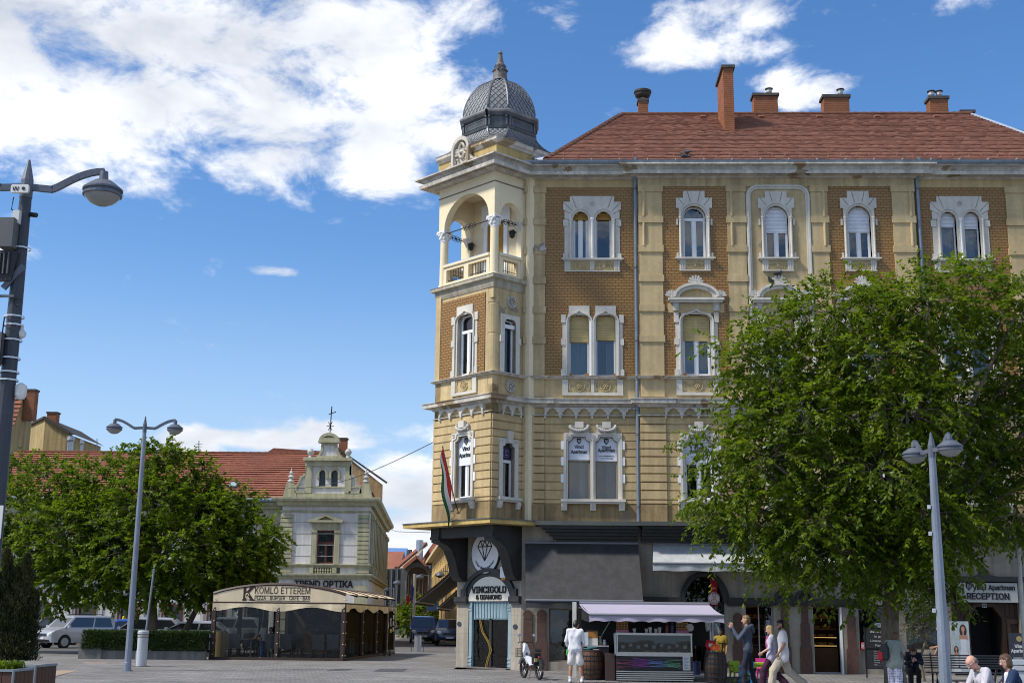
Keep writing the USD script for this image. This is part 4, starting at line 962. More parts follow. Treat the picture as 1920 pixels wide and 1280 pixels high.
dome=thing('dome',parent=B,label='slate covered ribbed onion dome with a spire')
YF=TC[1]-1.29
zz=lambda v:float(atY(932,v,YF)[2])
zs_=lambda v:float(atY(939,v,TC[1])[2])
ZSK,ZDR,ZBD,ZDM,ZDT=zA2+.0,zz(237.5),zz(212.5),zz(205),zs_(154)
A_,Bq=.36,1.29
octo=lambda k=1.:[ARR([x*k,y*k])for x,y in((-A_,-Bq),(A_,-Bq),(Bq,-A_),(Bq,A_),(A_,Bq),(-A_,Bq),(-Bq,A_),(-Bq,-A_))]
def squ(c=.16):
 R_=Rsq+.16;d=c
 return[ARR(p)for p in((-d,-R_+d),(d,-R_+d),(R_-d,-d),(R_-d,d),(d,R_-d),(-d,R_-d),(-R_+d,d),(-R_+d,-d))]
def faceted(levels,name,mat,slate=None,nd=8,rows=10,ribs=None,rib_r=.05):
 """levels: list of (z, eight plan points). A base skin, diamond slates over it and ribs along the edges."""
 base=MB();zl=ARR([l[0]for l in levels]);pts=ARR([l[1]for l in levels])  # (n, 8, 2)
 for k in range(8):
  g=ARR([[[*(TC+pts[i,k]),zl[i]],[*(TC+pts[i,(k+1)%8]),zl[i]]]for i in range(len(zl))]);base.sheet(g)
 skin=base.build(name,mat,dome,smooth=False)
 cum=np.concatenate([[0],np.cumsum(np.hypot(np.diff(zl),np.linalg.norm(np.diff(pts[:,0],axis=0),axis=1)))]);cum/=cum[-1]
 def P(k,a,t):
  t=min(max(t,0),1);x=ARR([np.interp(t,cum,pts[:,k,j])*(1-a)+np.interp(t,cum,pts[:,(k+1)%8,j])*a for j in(0,1)]);return ARR([*(TC+x),np.interp(t,cum,zl)])
 if slate:
  m=MB()
  for k in range(8):
   n=nd if k%2 else max(3,int(nd*.5))
   da,dt=1/n,1/rows
   for r in range(-1,2*rows):
    for c in range(-1,n+1):
     a0,t0=(c+(.5 if r%2 else 0))*da,r*dt*.5
     q=[(a0+da/2,t0),(a0+da,t0+dt/2),(a0+da/2,t0+dt),(a0,t0+dt/2)]
     if max(x for x,_ in q)<=.005 or min(x for x,_ in q)>=.995 or q[2][1]<=0.01 or q[0][1]>=.99:continue
     ctr=ARR([np.mean([min(max(x,0),1)for x,_ in q]),np.mean([min(max(y,0),1)for _,y in q])])
     v=[P(k,*(ctr+(ARR([min(max(x,0),1),min(max(y,0),1)])-ctr)*.87))for x,y in q]
     nrm=np.cross(P(k,1,ctr[1])-P(k,0,ctr[1]),P(k,.5,min(1,ctr[1]+.03))-P(k,.5,max(0,ctr[1]-.03)));nrm/=np.linalg.norm(nrm)+1e-9
     if nrm@ARR([*(v[0][:2]-TC),.2])<0:nrm=-nrm
     lift=[.030,.022,.010,.022];jit=RU(-.004,.004)
     m.raw([p+nrm*(l+jit)for p,l in zip(v,lift)],[[0,1,2,3]])
  m.build('slates',SLATE,skin,kind='stuff')
 for k in range(8):
  MB().tube([P(k,0,t)for t in LIN(0,1,14)],rib_r,7).build('rib',LEAD,skin)
 return skin
prof=[(0,1.0),(.08,1.005),(.17,.99),(.34,.94),(.45,.89),(.56,.82),(.67,.735),(.78,.63),(.86,.52),(.91,.42),(.95,.31),(1.,.17)]
faceted([(ZDM+(ZDT-ZDM)*t,octo(r))for t,r in prof],'dome_shell',LEAD,True,7,8)
sk=[(ZSK,squ())]
for t in(.12,.3,.5,.7,.86,1.):
 w_=(1-t)**2.1;sk.append((ZSK+(ZDR-ZSK)*t,[s*w_+o*(1-w_)for s,o in zip(squ(),octo(1.0))]))
faceted(sk,'dome_skirt',LEAD,True,9,5)
dr=MB()
def octloop(k):return[tuple(TC+p*k)for p in octo()]+[tuple(TC+octo()[0]*k)]
DRUM=M('drum_lead',(.085,.095,.10),.5,.2,2.,metal=.4,streak=.3)
dr.sweep(octloop(1.0),[(-.1,ZDR-.05),(.05,ZDR-.05),(.07,ZDR+.04),(.02,ZDR+.06),(.02,ZBD-.12),(.09,ZBD-.08),(.12,ZBD),(-.1,ZBD+.02)],ends=False);drum=dr.build('drum',DRUM,dome)
for p0,p1 in zip(octloop(1.0)[:-1],octloop(1.0)[1:]):
 L=np.hypot(*(ARR(p1)-p0));d=(ARR(p1)-p0)/L;f_=Fr(p0,tuple(d),(d[1],-d[0]))
 m=MB(f_)
 for x in(.02,L-.08):m.box(x,x+.06,.0,.06,ZDR+.06,ZBD-.1);m.ball((x+.03,.07,ZBD-.13),(.05,.04,.04))
 m.build('drum_bracket',LEAD,drum)
 if L>1:m=MB(f_);m.poly(ring(sbox(.14,ZDR+.10,L-.14,ZBD-.16),sbox(.19,ZDR+.13,L-.19,ZBD-.19)),.0,.035);m.build('drum_panel',LEAD,drum)
bd=MB();zb=(ZBD+ZDM)/2;bd.sweep(octloop(1.0),[(.06+.09*cos(a),zb+.09*sin(a))for a in LIN(0,2*PI,11)[:-1]],ends=False);bd.build('bead',M('bead_lead',(.20,.20,.20),.45,.2,3.,metal=.4,streak=.3),dome)
sp=MB();zt0=ZDT
zv=[zs_(v)for v in(153,149,133,130,128.5,124,121,120,103,102,100,98.5,96)]
rr=[.30,.27,.235,.25,.19,.20,.165,.14,.065,.085,.09,.05,.035]
sp.lathe((TC[0],TC[1],0),list(zip(rr,zv)),14);spire=sp.build('spire',M('spire_stone',(.17,.155,.14),.7,.25,4.,streak=.3),dome)
kn=MB()
for k in range(10):
 a=k*2*PI/10;kn.box(TC[0]+.2*cos(a)-.02,TC[0]+.2*cos(a)+.02,TC[1]+.2*sin(a)-.02,TC[1]+.2*sin(a)+.02,zs_(128.5),zs_(124))
 kn.ball((TC[0]+.26*cos(a),TC[1]+.26*sin(a),zs_(134)),.045)
kn.build('spire_beads',LEAD,spire)
# valley between dome skirt and main roof
vl=MB();vl.raw([(-.5,Y0-.45,ZE+.05),(.25,Y0-.45,ZE+.03),(.35,Y0+.9,ZE+.75),(-.1,Y0+1.3,ZE+1.0),(-.7,Y0+.2,ZE+.4)],[[0,1,2],[0,2,3],[0,3,4]]);vl.build('valley_flashing',M('light_flashing',(.45,.5,.55),.5,.1),B)
# ================================================================== canopy and ground floor
n_=ARR([-q2,-q2]);l_=ARR([-q2,q2])
cpts=[PM+ARR([.55,-.02]),PM+ARR([.55,-.42]),OC+ARR([.0,-.62])+ARR([.02,0]),OL+n_*.44+l_*1.05,OL+l_*1.05+ARR([q2,q2])*1.6]
cq=Polygon([tuple(p)for p in cpts]+[tuple(PM+ARR([0,.2]))]).buffer(0)
MB().flat(cq,ZB-.13,ZB+.0).build('canopy',M('ochre_fascia',(.50,.365,.13),.8,.15,2.,streak=.2),B)
MB().flat(cq.buffer(.03),ZB+.0,ZB+.03).build('canopy_flashing',LEAD,B)
# stepped dark cornice over the shops
st=thing('shop_cornice',parent=B)
for a,b,o in((-.40,R0-.15,0.),(R0-.15,12.8,.14),(12.8,WALLEND+4,0.)):
 ls=1 if a<0 else 0
 MB(FAC).box(a-.1*ls,b,0,.78+o,ZB-.13,ZB+.004).build('cornice_strip',M('grey_green_strip',(.085,.095,.085),.45,.2,2.,metal=.2),st)
 for k in range(5):
  z1=ZB-.135-k*.103;MB(FAC).box(a+.13+.115*k*ls,b,0,.70+o-k*.13,z1-.10,z1).build('cornice_step',DARKMETAL,st)
# ---- chamfer: the corner shop
GO=arch(0,1,0,1,1)
dl,dr_=hs_(CHF,877.5,1200),hs_(CHF,957.5,1200);dz=CHF.hit(917,1127)[1]
dc,dh=(dl+dr_)/2,abs(dl-dr_)/2
dtop=CHF.hit(917,1079)[1]
door_op=arch(dc,dh,-.2,dz,dtop-dz,'round',20)
cw=thing('shop_front',parent=B)
def granite(fr,poly,o=0.,name='granite_wall',pw=.62,ph=.62):
 """Cladding as single slabs with joints."""
 b=MB(fr);x0,z0,x1,z1=poly.bounds
 MB(fr).poly(poly,-.4,o-.012).build(name,GRANITE,cw)
 r=0;z=max(z0,0.)
 z=0.
 while z<z1:
  x=x0
  while x<x1:
   g=sbox(x+.002,z+.002,min(x+pw,x1)-.002,min(z+ph,z1)-.002).intersection(poly)
   for q in getattr(g,'geoms',[g]):
    if q.geom_type=='Polygon' and q.area>.01:b.poly(q,o-.012,o+RU(-.001,.002))
   x+=pw
  z+=ph
 b.build('granite_slabs',GRANITE_S,cw,kind='stuff')
GRANITE_S=M('granite_slab',(.255,.235,.212),.7,.16,1.2,island=[(.315,.28,.225),(.296,.265,.214),(.333,.296,.238),(.285,.255,.207),(.318,.28,.222)],streak=.22,bump=.15,bscale=110)
granite(CHF,sbox(0,-.1,CHW,ZB-.13).difference(door_op))
outer=arch(dc,dh+.30,dz,dz,dtop-dz+.26,'round',24);mid_=arch(dc,dh+.16,dz,dz,dtop-dz+.13,'round',24)
m=MB(CHF);m.poly(ring(outer,door_op),.0,.05);m.poly(ring(outer,mid_),.0,.11);m.build('arch_surround',GRANITE_D,cw)
zi=CHF.hit(960,1117)[1]
for a,b in((-.02,dl if dl<dr_ else dr_),(max(dl,dr_),CHW+.02)):
 m=MB(CHF);m.box(a,b,0,.14,dz-.0,dz+.17);m.box(a,b,0,.10,dz-.08,dz);m.build('impost_band',GRANITE_D,cw)
for a in(min(dl,dr_)-.33,max(dl,dr_)+.03):MB(CHF).box(a,a+.30,-.02,.10,dz+.17,dz+.42).build('arch_shoulder',GRANITE_D,cw)
# blue steel door set
BLUEST=M('pale_blue_steel',(.24,.34,.38),.5,.1,3.,streak=.15)
lo,hi=min(dl,dr_),max(dl,dr_)
dm=MB(CHF)
for x in(lo+.02,hi-.16):dm.box(x,x+.14,-.16,-.02,.04,dz);
dm.box(lo+.02,hi-.02,-.15,-.09,dz-.6,dz-.54);dd=dm.build('shop_door',BLUEST,cw)
for x in(lo+.03,hi-.15):
 k=MB(CHF)
 for zq in(.18,.3,.42,dz-.3,dz-.2):k.box(x-.02,x+.14,-.03,.0,zq,zq+.06)
 k.build('door_trim',BLUEST,dd)
sh_=MB(CHF)
for k in range(22):
 x=lo+.22+k*(hi-lo-.44)/22;sh_.box(x,x+.05,-.12,-.05+.012*(k%2),dz-.56,dz-.01)
sh_.box(lo+.2,hi-.2,-.14,-.1,dz-.58,dz);sh_.build('shutter_box',BLUEST,dd)
xm=dc-.02
for a,b in((lo+.18,dc+.03),(dc-.01,hi-.18)):MB(CHF).box(a,b,-.11,-.10,.12,dz-.58).build('door_glass',GLASSD,dd)
m=MB(CHF);m.box(dc-.05,dc+.07,-.13,-.06,.08,dz-.56);m.build('door_mullion',DARKMETAL,dd)
GOLD=M('brass_rod',(.55,.36,.09),.3,.1,3.,metal=.9)
m=MB(CHF)
def sc_(x):return dc-x
curve=[(.55,dz-.62),(.42,dz-1.0),(.1,dz-1.35),(-.02,dz-1.6),(.15,dz-1.95),(.22,dz-2.2),(0.,dz-2.45),(.35,dz-2.7),(.55,dz-3.05),(.62,dz-3.3)]
cu_=ARR(curve);t_=LIN(0,len(cu_)-1,40)
for off in(0,.07):m.tube([(dc+np.interp(t,range(len(cu_)),cu_[:,0])-off,-.05,np.interp(t,range(len(cu_)),cu_[:,1]))for t in t_],.016,5)
m.build('door_handle',GOLD,dd)
MB(CHF).box(lo,hi,-.4,.2,-.02,.14).build('door_step',M('step_stone',(.13,.12,.11),.8),cw)
# inside of the corner shop
INT=M('shop_interior',(.05,.045,.04),.9,.2)
shop=thing('shop_room',parent=B)
# signs, separate things
def letters(fr,text,c,z,h,o,mat,parent,name='lettering',d=.02,fit=None,**kw):
 g=text_shape(text,h,**kw)
 if fit:g=affinity.scale(g,fit/(g.bounds[2]-g.bounds[0]),1,origin=(0,0))
 g=affinity.translate(g,c,z)
 if fr in(ORF,CHF):g=affinity.scale(g,-1,1,origin=(c,0))
 return MB(fr).poly(g,o,o+d).build(name,mat,parent)
INK=M('black_ink',(.015,.014,.013),.55,0)
SIGNW=M('sign_cream',(.70,.67,.57),.55,.05,3.)
sg1=thing('shop_sign','cream half-round VINCIGOLD and DIAMOND sign over the corner shop door','sign')
MB(CHF).poly(arch(dc,dh-.02,dz+.015,dz+.02,dtop-dz-.04,'round',24),-.06,.03).build('sign_board',SIGNW,sg1)
letters(CHF,'VINCIGOLD',dc,dz+.29,.21,.03,INK,sg1,d=.03,bold=True,serif=3,fit=1.64*dh)
letters(CHF,'& DIAMOND',dc,dz+.075,.145,.03,INK,sg1,d=.03,bold=True,serif=3,fit=1.2*dh)
m=MB(CHF);m.tube([(dc-dh*.72+.05*cos(a),.04,dz+.82+.05*sin(a))for a in LIN(0,2*PI,12)],.008,4,cap=False);m.build('round_mark',INK,sg1)
letters(CHF,'R',dc-dh*.72,dz+.79,.05,.03,INK,sg1,d=.01)
sg2=thing('round_sign','round white sign with a cut diamond drawing between the oriel brackets','sign')
rc,rz2=CHF.hit(912.5,1036.5)
MB(CHF).poly(circle((rc,rz2),.72,40),.0,.07).build('sign_disc',INK,sg2)
MB(CHF).poly(circle((rc,rz2),.68,40),.07,.085).build('sign_face',M('sign_white',(.72,.73,.75),.5,.04),sg2)
def lines(fr,segs,o,w,mat,parent,name):
 MB(fr).poly(UU([LineString(s).buffer(w,cap_style=2)for s in segs]),o,o+.012).build(name,mat,parent)
def dm_(x,z):return(rc-x,rz2+z)
pts=dict(a=(-.22,.42),b=(.22,.42),c=(.36,.22),d=(0,-.26),e=(-.36,.22),f=(-.12,.22),g=(.12,.22),h=(0,.42))
L_=[('a','b'),('b','c'),('c','d'),('d','e'),('e','a'),('e','c'),('f','d'),('g','d'),('a','f'),('f','h'),('h','g'),('g','b')]
lines(CHF,[[dm_(*pts[i]),dm_(*pts[j])]for i,j in L_],.085,.016,INK,sg2,'diamond_drawing')
g_all=[]
txt='unique diamond jewellery'
for k,chh in enumerate(txt):
 if chh==' ':continue
 a=rad_(-148+k*5.0);g=affinity.rotate(text_shape(chh,.085),math.degrees(a)+90,origin=(0,0));g_all.append(affinity.translate(g,.55*cos(a),.55*sin(a)))
gg=affinity.scale(UU(g_all),-1,1,origin=(0,0));MB(CHF).poly(affinity.translate(gg,rc,rz2),.085,.095).build('lettering',INK,sg2)
# S-brackets and the beam they carry
for a,b in((-.02,.42),(CHW-.52,CHW-.08)):
 pr=Polygon([(0,2.98),(.10,2.98),(.16,3.02),(.24,3.0),(.36,3.12),(.46,3.35),(.58,3.72),(.74,4.02),(.98,4.2),(1.30,4.28),(1.30,4.36),(1.36,4.36),(1.36,4.46),(1.32,4.46),(1.32,ZB-.135),(0,ZB-.135)])
 br=MB(CHF).side(pr,a,b).build('scroll_bracket',M('bracket_metal',(.028,.027,.025),.5,.2,2.,streak=.3),B)
 MB(CHF).side(pr.buffer(-.09),a-.012,b+.012).build('bracket_panel',LOOK['bracket_metal'],br)
MB(CHF).box(.42,CHW-.52,1.0,1.28,ZB-.5,ZB-.135).build('bracket_beam',LOOK['bracket_metal'],B)
al=MB(CHF);sa,za=CHF.hit(949,1069);al.box(sa-.13,sa+.13,0,.16,za-.24,za+.12);ab=thing('alarm_box','small white alarm box with amber lens on the corner shop front','alarm box');al.build('case',WHITE,ab);MB(CHF).box(sa-.1,sa+.1,0,.14,za-.32,za-.24).build('lens',M('amber_lens',(.5,.2,.02),.3),ab)
for u,v in((861.5,1169),(966.5,1174)):
 s0,z0=CHF.hit(u,v);t=thing('round_plaque',('small oval dark plaque on the granite pier '+('left' if u<900 else 'right')+' of the corner shop door'),'plaque');m=MB(CHF);m.poly(affinity.scale(circle((s0,z0),.1,16),1.1,.8),0,.02);m.build('plate',M('plaque_blue',(.03,.035,.06),.4),t)
# ---- main shop fronts
ZG=ZB-.13
def Sx(u,v=1200):return FAC.hit(u,v)[0]
def Sz(v,u=1400):return FAC.hit(u,v)[1]
zi0,zi1=Sz(1130),Sz(1120)
sh_ops=dict(win1=sbox(Sx(1029),Sz(1240,1060),Sx(1196),Sz(1140,1060)),archw=arch((Sx(1284)+Sx(1360))/2,(Sx(1360)-Sx(1284))/2,-.1,zi0,Sz(1079,1320)-zi0,'round',22),
    door1=sbox(Sx(1398.5),-.1,Sx(1452),zi0-.02),door2=sbox(Sx(1525),-.1,Sx(1579),zi0-.02),win3=sbox(Sx(1612),-.1,Sx(1672),zi0-.02),win4=sbox(Sx(1700),.9,Sx(1770),2.35),entry=sbox(Sx(1787),-.1,Sx(1916),Sz(1090,1850)))
gpoly=sbox(PM[0],-.1,WALLEND+4,ZG).difference(UU(list(sh_ops.values())))
granite(FAC,gpoly,0.0)
mm=MB(FAC);A=sh_ops['archw'];ac=(A.bounds[0]+A.bounds[2])/2;ah=(A.bounds[2]-A.bounds[0])/2
ao=arch(ac,ah+.17,zi0-.02,zi0,A.bounds[3]-zi0+.16,'round',22);mm.poly(ring(ao,A),0,.10);mm.poly(ring(arch(ac,ah+.08,zi0-.02,zi0,A.bounds[3]-zi0+.08,'round',22),A),.0,.16);mm.build('arch_surround',GRANITE_D,cw)
tall=[((Sx(1463.5)+Sx(1480))/2),((Sx(1503)+Sx(1518))/2)]
nich=[circle((x,zi1-.0),.30,22)for x in tall];nin=[circle((x,zi1),.20,22)for x in tall]
band=sbox(ac+ah+.1,zi0-.02,Sx(1612),zi1)
bm=MB(FAC);bm.poly(band.union(sbox(Sx(1205),zi0-.02,ac-ah-.1,zi1)),0,.13);bm.poly(sbox(ac+ah+.1,zi0-.1,Sx(1612),zi0-.02).difference(UU([sbox(t-.25,0,t+.25,9)for t in tall])),0,.07);bm.build('string_course',GRANITE_D,cw)
for n0,n1 in zip(nich,nin):
 k=MB(FAC);k.poly(ring(n0,n1).intersection(sbox(-9,zi0-.05,30,9)),.0,.16);k.poly(n1,.0,.02);k.build('niche_arch',GRANITE_D,cw)
def redcol(c,zt,steps,w0,ball=True):
 """A flat red granite half column, stepped wider towards its foot, with a disc for a head."""
 m=MB(FAC);z1=zt
 if ball:m.poly(circle((c,zt-.14),.155,18),0,.05);z1=zt-.2
 lv=[z1]+[Sz(v)for v in steps]+[0.0];w=w0
 for a,b in zip(lv[:-1],lv[1:]):
  m.poly(Polygon([(c-w-.0,b),(c+w,b),(c+w,a-.06),(c+w-.035,a),(c-w+.035,a),(c-w,a-.06)]),0,.045+.01*(w-w0));w+=.045
 m.build('red_granite_column',REDGRAN,cw)
redcol((Sx(981)+Sx(997.5))/2,Sz(1143.5,990),[1205],.145);redcol((Sx(1006.5)+Sx(1023))/2,Sz(1143.5,1010),[1205],.145)
redcol((Sx(1376)+Sx(1392))/2,Sz(1149),[1206],.14)
for x in tall:redcol(x,zi1+.09,[1166,1209],.105,ball=False)
redcol((Sx(1589)+Sx(1605))/2,Sz(1152,1600),[1212],.14)
MB(FAC).box(Sx(1366),Sx(1612),-.3,.03,0,.1).build('shop_step',M('step_stone',(.13,.12,.11),.8),cw)
# glazing
def pane(op,name='shop_window',o=-.15,fm=DARKMETAL,bars=(),t=.05,glz=None):
 m=MB(FAC);m.poly(ring(op,op.buffer(-t,join_style=2)),o-.05,o+.02)
 for x0,z0,x1,z1 in bars:m.box(x0,x1,o-.04,o+.02,z0,z1)
 w=m.build(name,fm,cw);gl=op.buffer(-t)if glz is None else glz
 if not gl.is_empty:MB(FAC).poly(gl,o-.02,o-.01).build('pane',GLASSD,w)
 return w
pane(sh_ops['win1'],fm=M('bronze_frame',(.20,.16,.12),.5));pane(sh_ops['win4'])
bx0,bx1=A.bounds[0],A.bounds[2]
pane(A.intersection(sbox(-9,.05,30,9)),bars=[(bx0,zi0-.05,bx1,zi0+.03),((bx0+bx1)/2+.15,.1,(bx0+bx1)/2+.2,zi0)])
d1=sh_ops['door1'].intersection(sbox(-9,.1,30,9));d2=sh_ops['door2'].intersection(sbox(-9,.1,30,9))
w_=pane(d1,'shop_door',bars=[(Sx(1424),.1,Sx(1426),zi0)],glz=d1.intersection(sbox(Sx(1425),.15,Sx(1450),9)),fm=M('steel_frame',(.36,.37,.40),.35,.05,metal=.6))
m=MB(FAC)
for x in(Sx(1440),Sx(1443.5)):m.tube([(x,-.1,Sz(1161)),(x,-.1,Sz(1216))],.014,6)
m.build('door_handle',M('bright_zinc',(.55,.58,.6),.4),w_)
w_=pane(d2,'shop_door',glz=Polygon(),fm=LOOK['steel_frame'])
MB(FAC).box(Sx(1577),Sx(1580),-.13,.02,.1,zi0-.04).build('door_leaf_edge',WHITE,w_)
pane(sh_ops['win3'].intersection(sbox(-9,.05,30,9)),bars=[(Sx(1612),.85,Sx(1672),.92)])
MB(FAC).box(Sx(1613),Sx(1671),-.16,-.10,.05,.86).build('window_apron',GRANITE,cw)
# dividing walls and a dark back wall inside the shops
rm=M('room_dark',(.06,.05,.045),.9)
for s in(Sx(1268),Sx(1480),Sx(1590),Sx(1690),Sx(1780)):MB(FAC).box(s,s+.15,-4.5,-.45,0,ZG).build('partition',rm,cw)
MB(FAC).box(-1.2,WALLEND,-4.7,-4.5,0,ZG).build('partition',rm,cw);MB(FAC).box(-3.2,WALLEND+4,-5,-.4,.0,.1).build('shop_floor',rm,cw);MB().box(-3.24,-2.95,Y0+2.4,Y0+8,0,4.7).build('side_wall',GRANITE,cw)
# bakery shelves glimpsed through the doors
WOODL=M('pale_shelf_wood',(.34,.17,.05),.6,.2,6.)
BREAD=M('bread_crust',(.36,.15,.03),.7,.3,20.,island=[(.40,.18,.04),(.30,.11,.025),(.45,.24,.07)])
for bi,(ua,ub)in enumerate(((1404,1448),(1530,1576))):
 a,b=Sx(ua),Sx(ub)
 sh=thing('bakery_shelf',('wooden bread shelves seen through the '+('open bakery doorway with steel handles' if bi==0 else 'bakery doorway with the white leaf edge')),'shelf')
 back=MB(FAC);back.box(a-.2,b+.2,-1.5,-1.45,.1,2.5);back.build('back_panel',M('shelf_back',(.10,.05,.02),.7),sh)
 for z in(.95,1.22,1.5,1.85,2.2):
  MB(FAC).box(a-.1,b+.1,-1.45,-1.05,z,z+.035).build('shelf_board',WOODL,sh)
  if bi==1 and z in(.95,1.22):MB(FAC).box(a-.1,b+.1,-1.06,-1.045,z+.008,z+.026).build('shelf_light',glow('warm_strip',(1.0,.62,.22),.55),sh)
  if bi==1 or z>1.4:
   t=MB(FAC)
   for k in range(11):
    if(k*7+int(z*20))%5:x=a+(k+.5)*(b-a)/11;t.ball((x,-1.15+RU(-.05,.05),z+.09),(.05+.014*(k%3),.09,.05+.012*(k%2)),1)
   t.build('bread',BREAD,sh,kind='stuff')
 MB(FAC).box(a-.1,b+.1,-1.0,-.9,.1,.9).build('counter_front',M('counter_wood',(.12,.06,.025),.6,.2,5.),sh)
 MB(FAC).box(a,b,-1.3,-1.2,2.44,2.47).build('lamp',glow('warm_lamp',(1.0,.62,.25),5.),sh)
# jewellery busts in the first window
IVORY=M('ivory_velvet',(.55,.49,.33),.9,.1)
for k,(u,v)in enumerate(((1051.5,1172),(1050.5,1222),(1037,1215),(1075,1215),(1038,1172))):
 s0,z0=Fr((0,Y0+.55),(1,0),(0,-1)).hit(u,v);h=.42 if k<2 else.26
 t=thing('necklace_bust',('ivory necklace bust, upper one beside the black awning' if k==0 else 'ivory necklace bust, lower and largest in the jeweller window' if k==1 else 'small ivory display bust '+('at the left edge of the jeweller window, low','behind the man in white, low','at the left edge of the jeweller window, upper row')[k-2]),'display bust')
 m=MB(FAC);pr=Polygon([(s0-.17*h/.42,z0-h/2),(s0+.17*h/.42,z0-h/2),(s0+.15*h/.42,z0+h*.08),(s0+.2*h/.42,z0+h*.2),(s0+.07*h/.42,z0+h*.32),(s0+.06*h/.42,z0+h/2),(s0-.06*h/.42,z0+h/2),(s0-.07*h/.42,z0+h*.32),(s0-.2*h/.42,z0+h*.2),(s0-.15*h/.42,z0+h*.08)]);m.poly(pr,-.6,-.52);m.build('form',IVORY,t)
 MB(FAC).box(s0-.2,s0+.2,-.68,-.45,z0-h/2-.06,z0-h/2-.002).build('plinth',M('display_grey',(.25,.27,.27),.6),t)
# ---- the wooden entry on the right
eb=thing('entry_front',parent=B)
WOODD=M('dark_entry_wood',(.045,.022,.012),.55,.25,5.,stretch=(6,6,.6))
e0,e1,ez=Sx(1787),Sx(1916),Sz(1090,1850)
pk=Sx(1852);zp=Sz(1066,1852)
m=MB(FAC);m.poly(Polygon([(e0,ez),(e1+.3,ez),(e1+.3,ez+.17),(pk+.35,ez+.17),(pk+.16,ez+.24),(pk+.05,zp),(pk,zp+.05),(pk-.05,zp),(pk-.16,ez+.24),(pk-.35,ez+.17),(e0,ez+.17)]),0,.16);m.build('entry_hood',GRANITE_D,eb)
dz0,dz1=0.05,Sz(1137,1852);dA,dB=Sx(1823),Sx(1884)
dop=Polygon([(dA,0),(dB,0),(dB,dz1-.35),(dB-.25,dz1),(dA+.25,dz1),(dA,dz1-.35)])
m=MB(FAC);m.poly(sbox(e0,0,e1+.3,ez).difference(dop),-.35,-.22);m.poly(ring(dop.buffer(.12,join_style=2),dop).intersection(sbox(0,0,99,9)),-.22,-.14);m.build('entry_boarding',WOODD,eb)
for x in np.arange(e0+.05,e1+.2,.16):
 if not(dA-.1<x<dB+.1):MB(FAC).box(x,x+.12,-.22,-.20,1.98,ez-.02).build('board',WOODD,eb)
for x0,x1 in((Sx(1884)+.15,e1+.25),):MB(FAC).poly(ring(sbox(x0,.2,x1,1.9),sbox(x0+.12,.35,x1-.12,1.75)),-.22,-.17).build('wood_panel',M('brown_wood_panel',(.085,.04,.02),.5,.2,5.),eb)
m=MB(FAC);m.box(dA,dB,-1.4,-1.36,0,2.6);m.box(dA-.02,dA,-1.4,-.36,0,2.6);m.box(dB,dB+.02,-1.4,-.36,0,2.6);m.box(dA,dB,-1.4,-.36,dz1,dz1+.05);m.build('entry_passage',M('passage_dark',(.02,.02,.024),.8),eb)
rs=thing('reception_sign','grey Vinci Apartman RECEPTION sign board over the dark wooden entry','sign')
ra0,ra1,rz0,rz1=Sx(1794.5,1110),Sx(1906,1110),Sz(1128.5,1850),Sz(1092,1850);rcx=(ra0+ra1)/2
MB(FAC).box(ra0,ra1,-.15,.10,rz0,rz1).build('sign_board',M('sign_grey',(.44,.45,.43),.55,.06,2.),rs)
letters(FAC,'RECEPTION',rcx,rz0+.10,.19,.10,INK,rs,bold=True,serif=5,squeeze=.92)
letters(FAC,'Vinci Apartman',rcx+.2,rz0+.40,.15,.10,INK,rs,bold=True,serif=3,squeeze=.92)
def crest(fr,c,z,h,o,parent,mir=False):
 w=h*.38;g=Polygon([(c-w,z+h/2),(c,z+h*.56),(c+w,z+h/2),(c+w,z-h*.1),(c,z-h/2),(c-w,z-h*.1)])
 sg=-1 if mir else 1
 bars_=UU([sbox(c-w*.55,z-h*.2,c-w*.3,z+h*.35),sbox(c-w*.1,z-h*.28,c+w*.15,z+h*.35),sbox(c+w*.38,z-h*.2,c+w*.6,z+h*.35),sbox(c-w*.1,z+h*.02,c+w*.6,z+h*.12)])
 MB(fr).poly(ring(g,bars_),o,o+.01).build('crest',INK,parent)
crest(FAC,ra0+.36,rz0+.50,.26,.10,rs)
np_=thing('house_number','small enamel house number plate under the reception sign','sign');MB(FAC).box(pk-.07,pk+.08,-.14,-.12,rz0-.17,rz0-.04).build('plate',M('number_plate',(.4,.4,.42),.5),np_);letters(FAC,'29',pk,rz0-.15,.08,-.12,INK,np_)
# ---- banners in the first-floor windows
def banner(fr,op,k,where,extra,mir,zbot,web=False):
 t=thing('window_banner',where,'banner',group=None)
 x0,z0,x1,z1=op.bounds;c=(x0+x1)/2;hw=(x1-x0)/2;h=z1-zbot
 MB(fr).poly(op.intersection(sbox(x0,zbot,x1,z1)).buffer(-.012),-.13,-.10).build('cloth',M('banner_white',(.66,.69,.74),.6,.04,2.),t)
 letters(fr,'Vinci',c,z1-h*.50+.02,h*.13,-.10,INK,t,bold=True,serif=3,d=.012,squeeze=.95);letters(fr,'Apartman',c,z1-h*.72+(.1 if web else 0.02),h*.13,-.10,INK,t,bold=True,serif=3,d=.012,squeeze=.86)
 crest(fr,c,z1-h*.18,h*.25,-.10,t)
 if web:
  letters(fr,'www.vinciapartman.hu',c,z1-h*.79,h*.045,-.10,INK,t,d=.01,squeeze=.95);letters(fr,'+36 74 400 0718',c,z1-h*.89,h*.045,-.10,INK,t,d=.01)
(fl_,lo_),(fm_,mo_)=BANNERS[0],BANNERS[1]
banner(fl_,lo_[0],0,'white Vinci Apartman banner without small print in the left half of the double window','',False,Z(862))
banner(fl_,lo_[1],1,'white Vinci Apartman banner with web address, right half of the double window','',False,Z(864),True)
banner(fm_,mo_[0],2,'white Vinci Apartman banner with web address in the single window next to the tree','',False,Z(866),True)
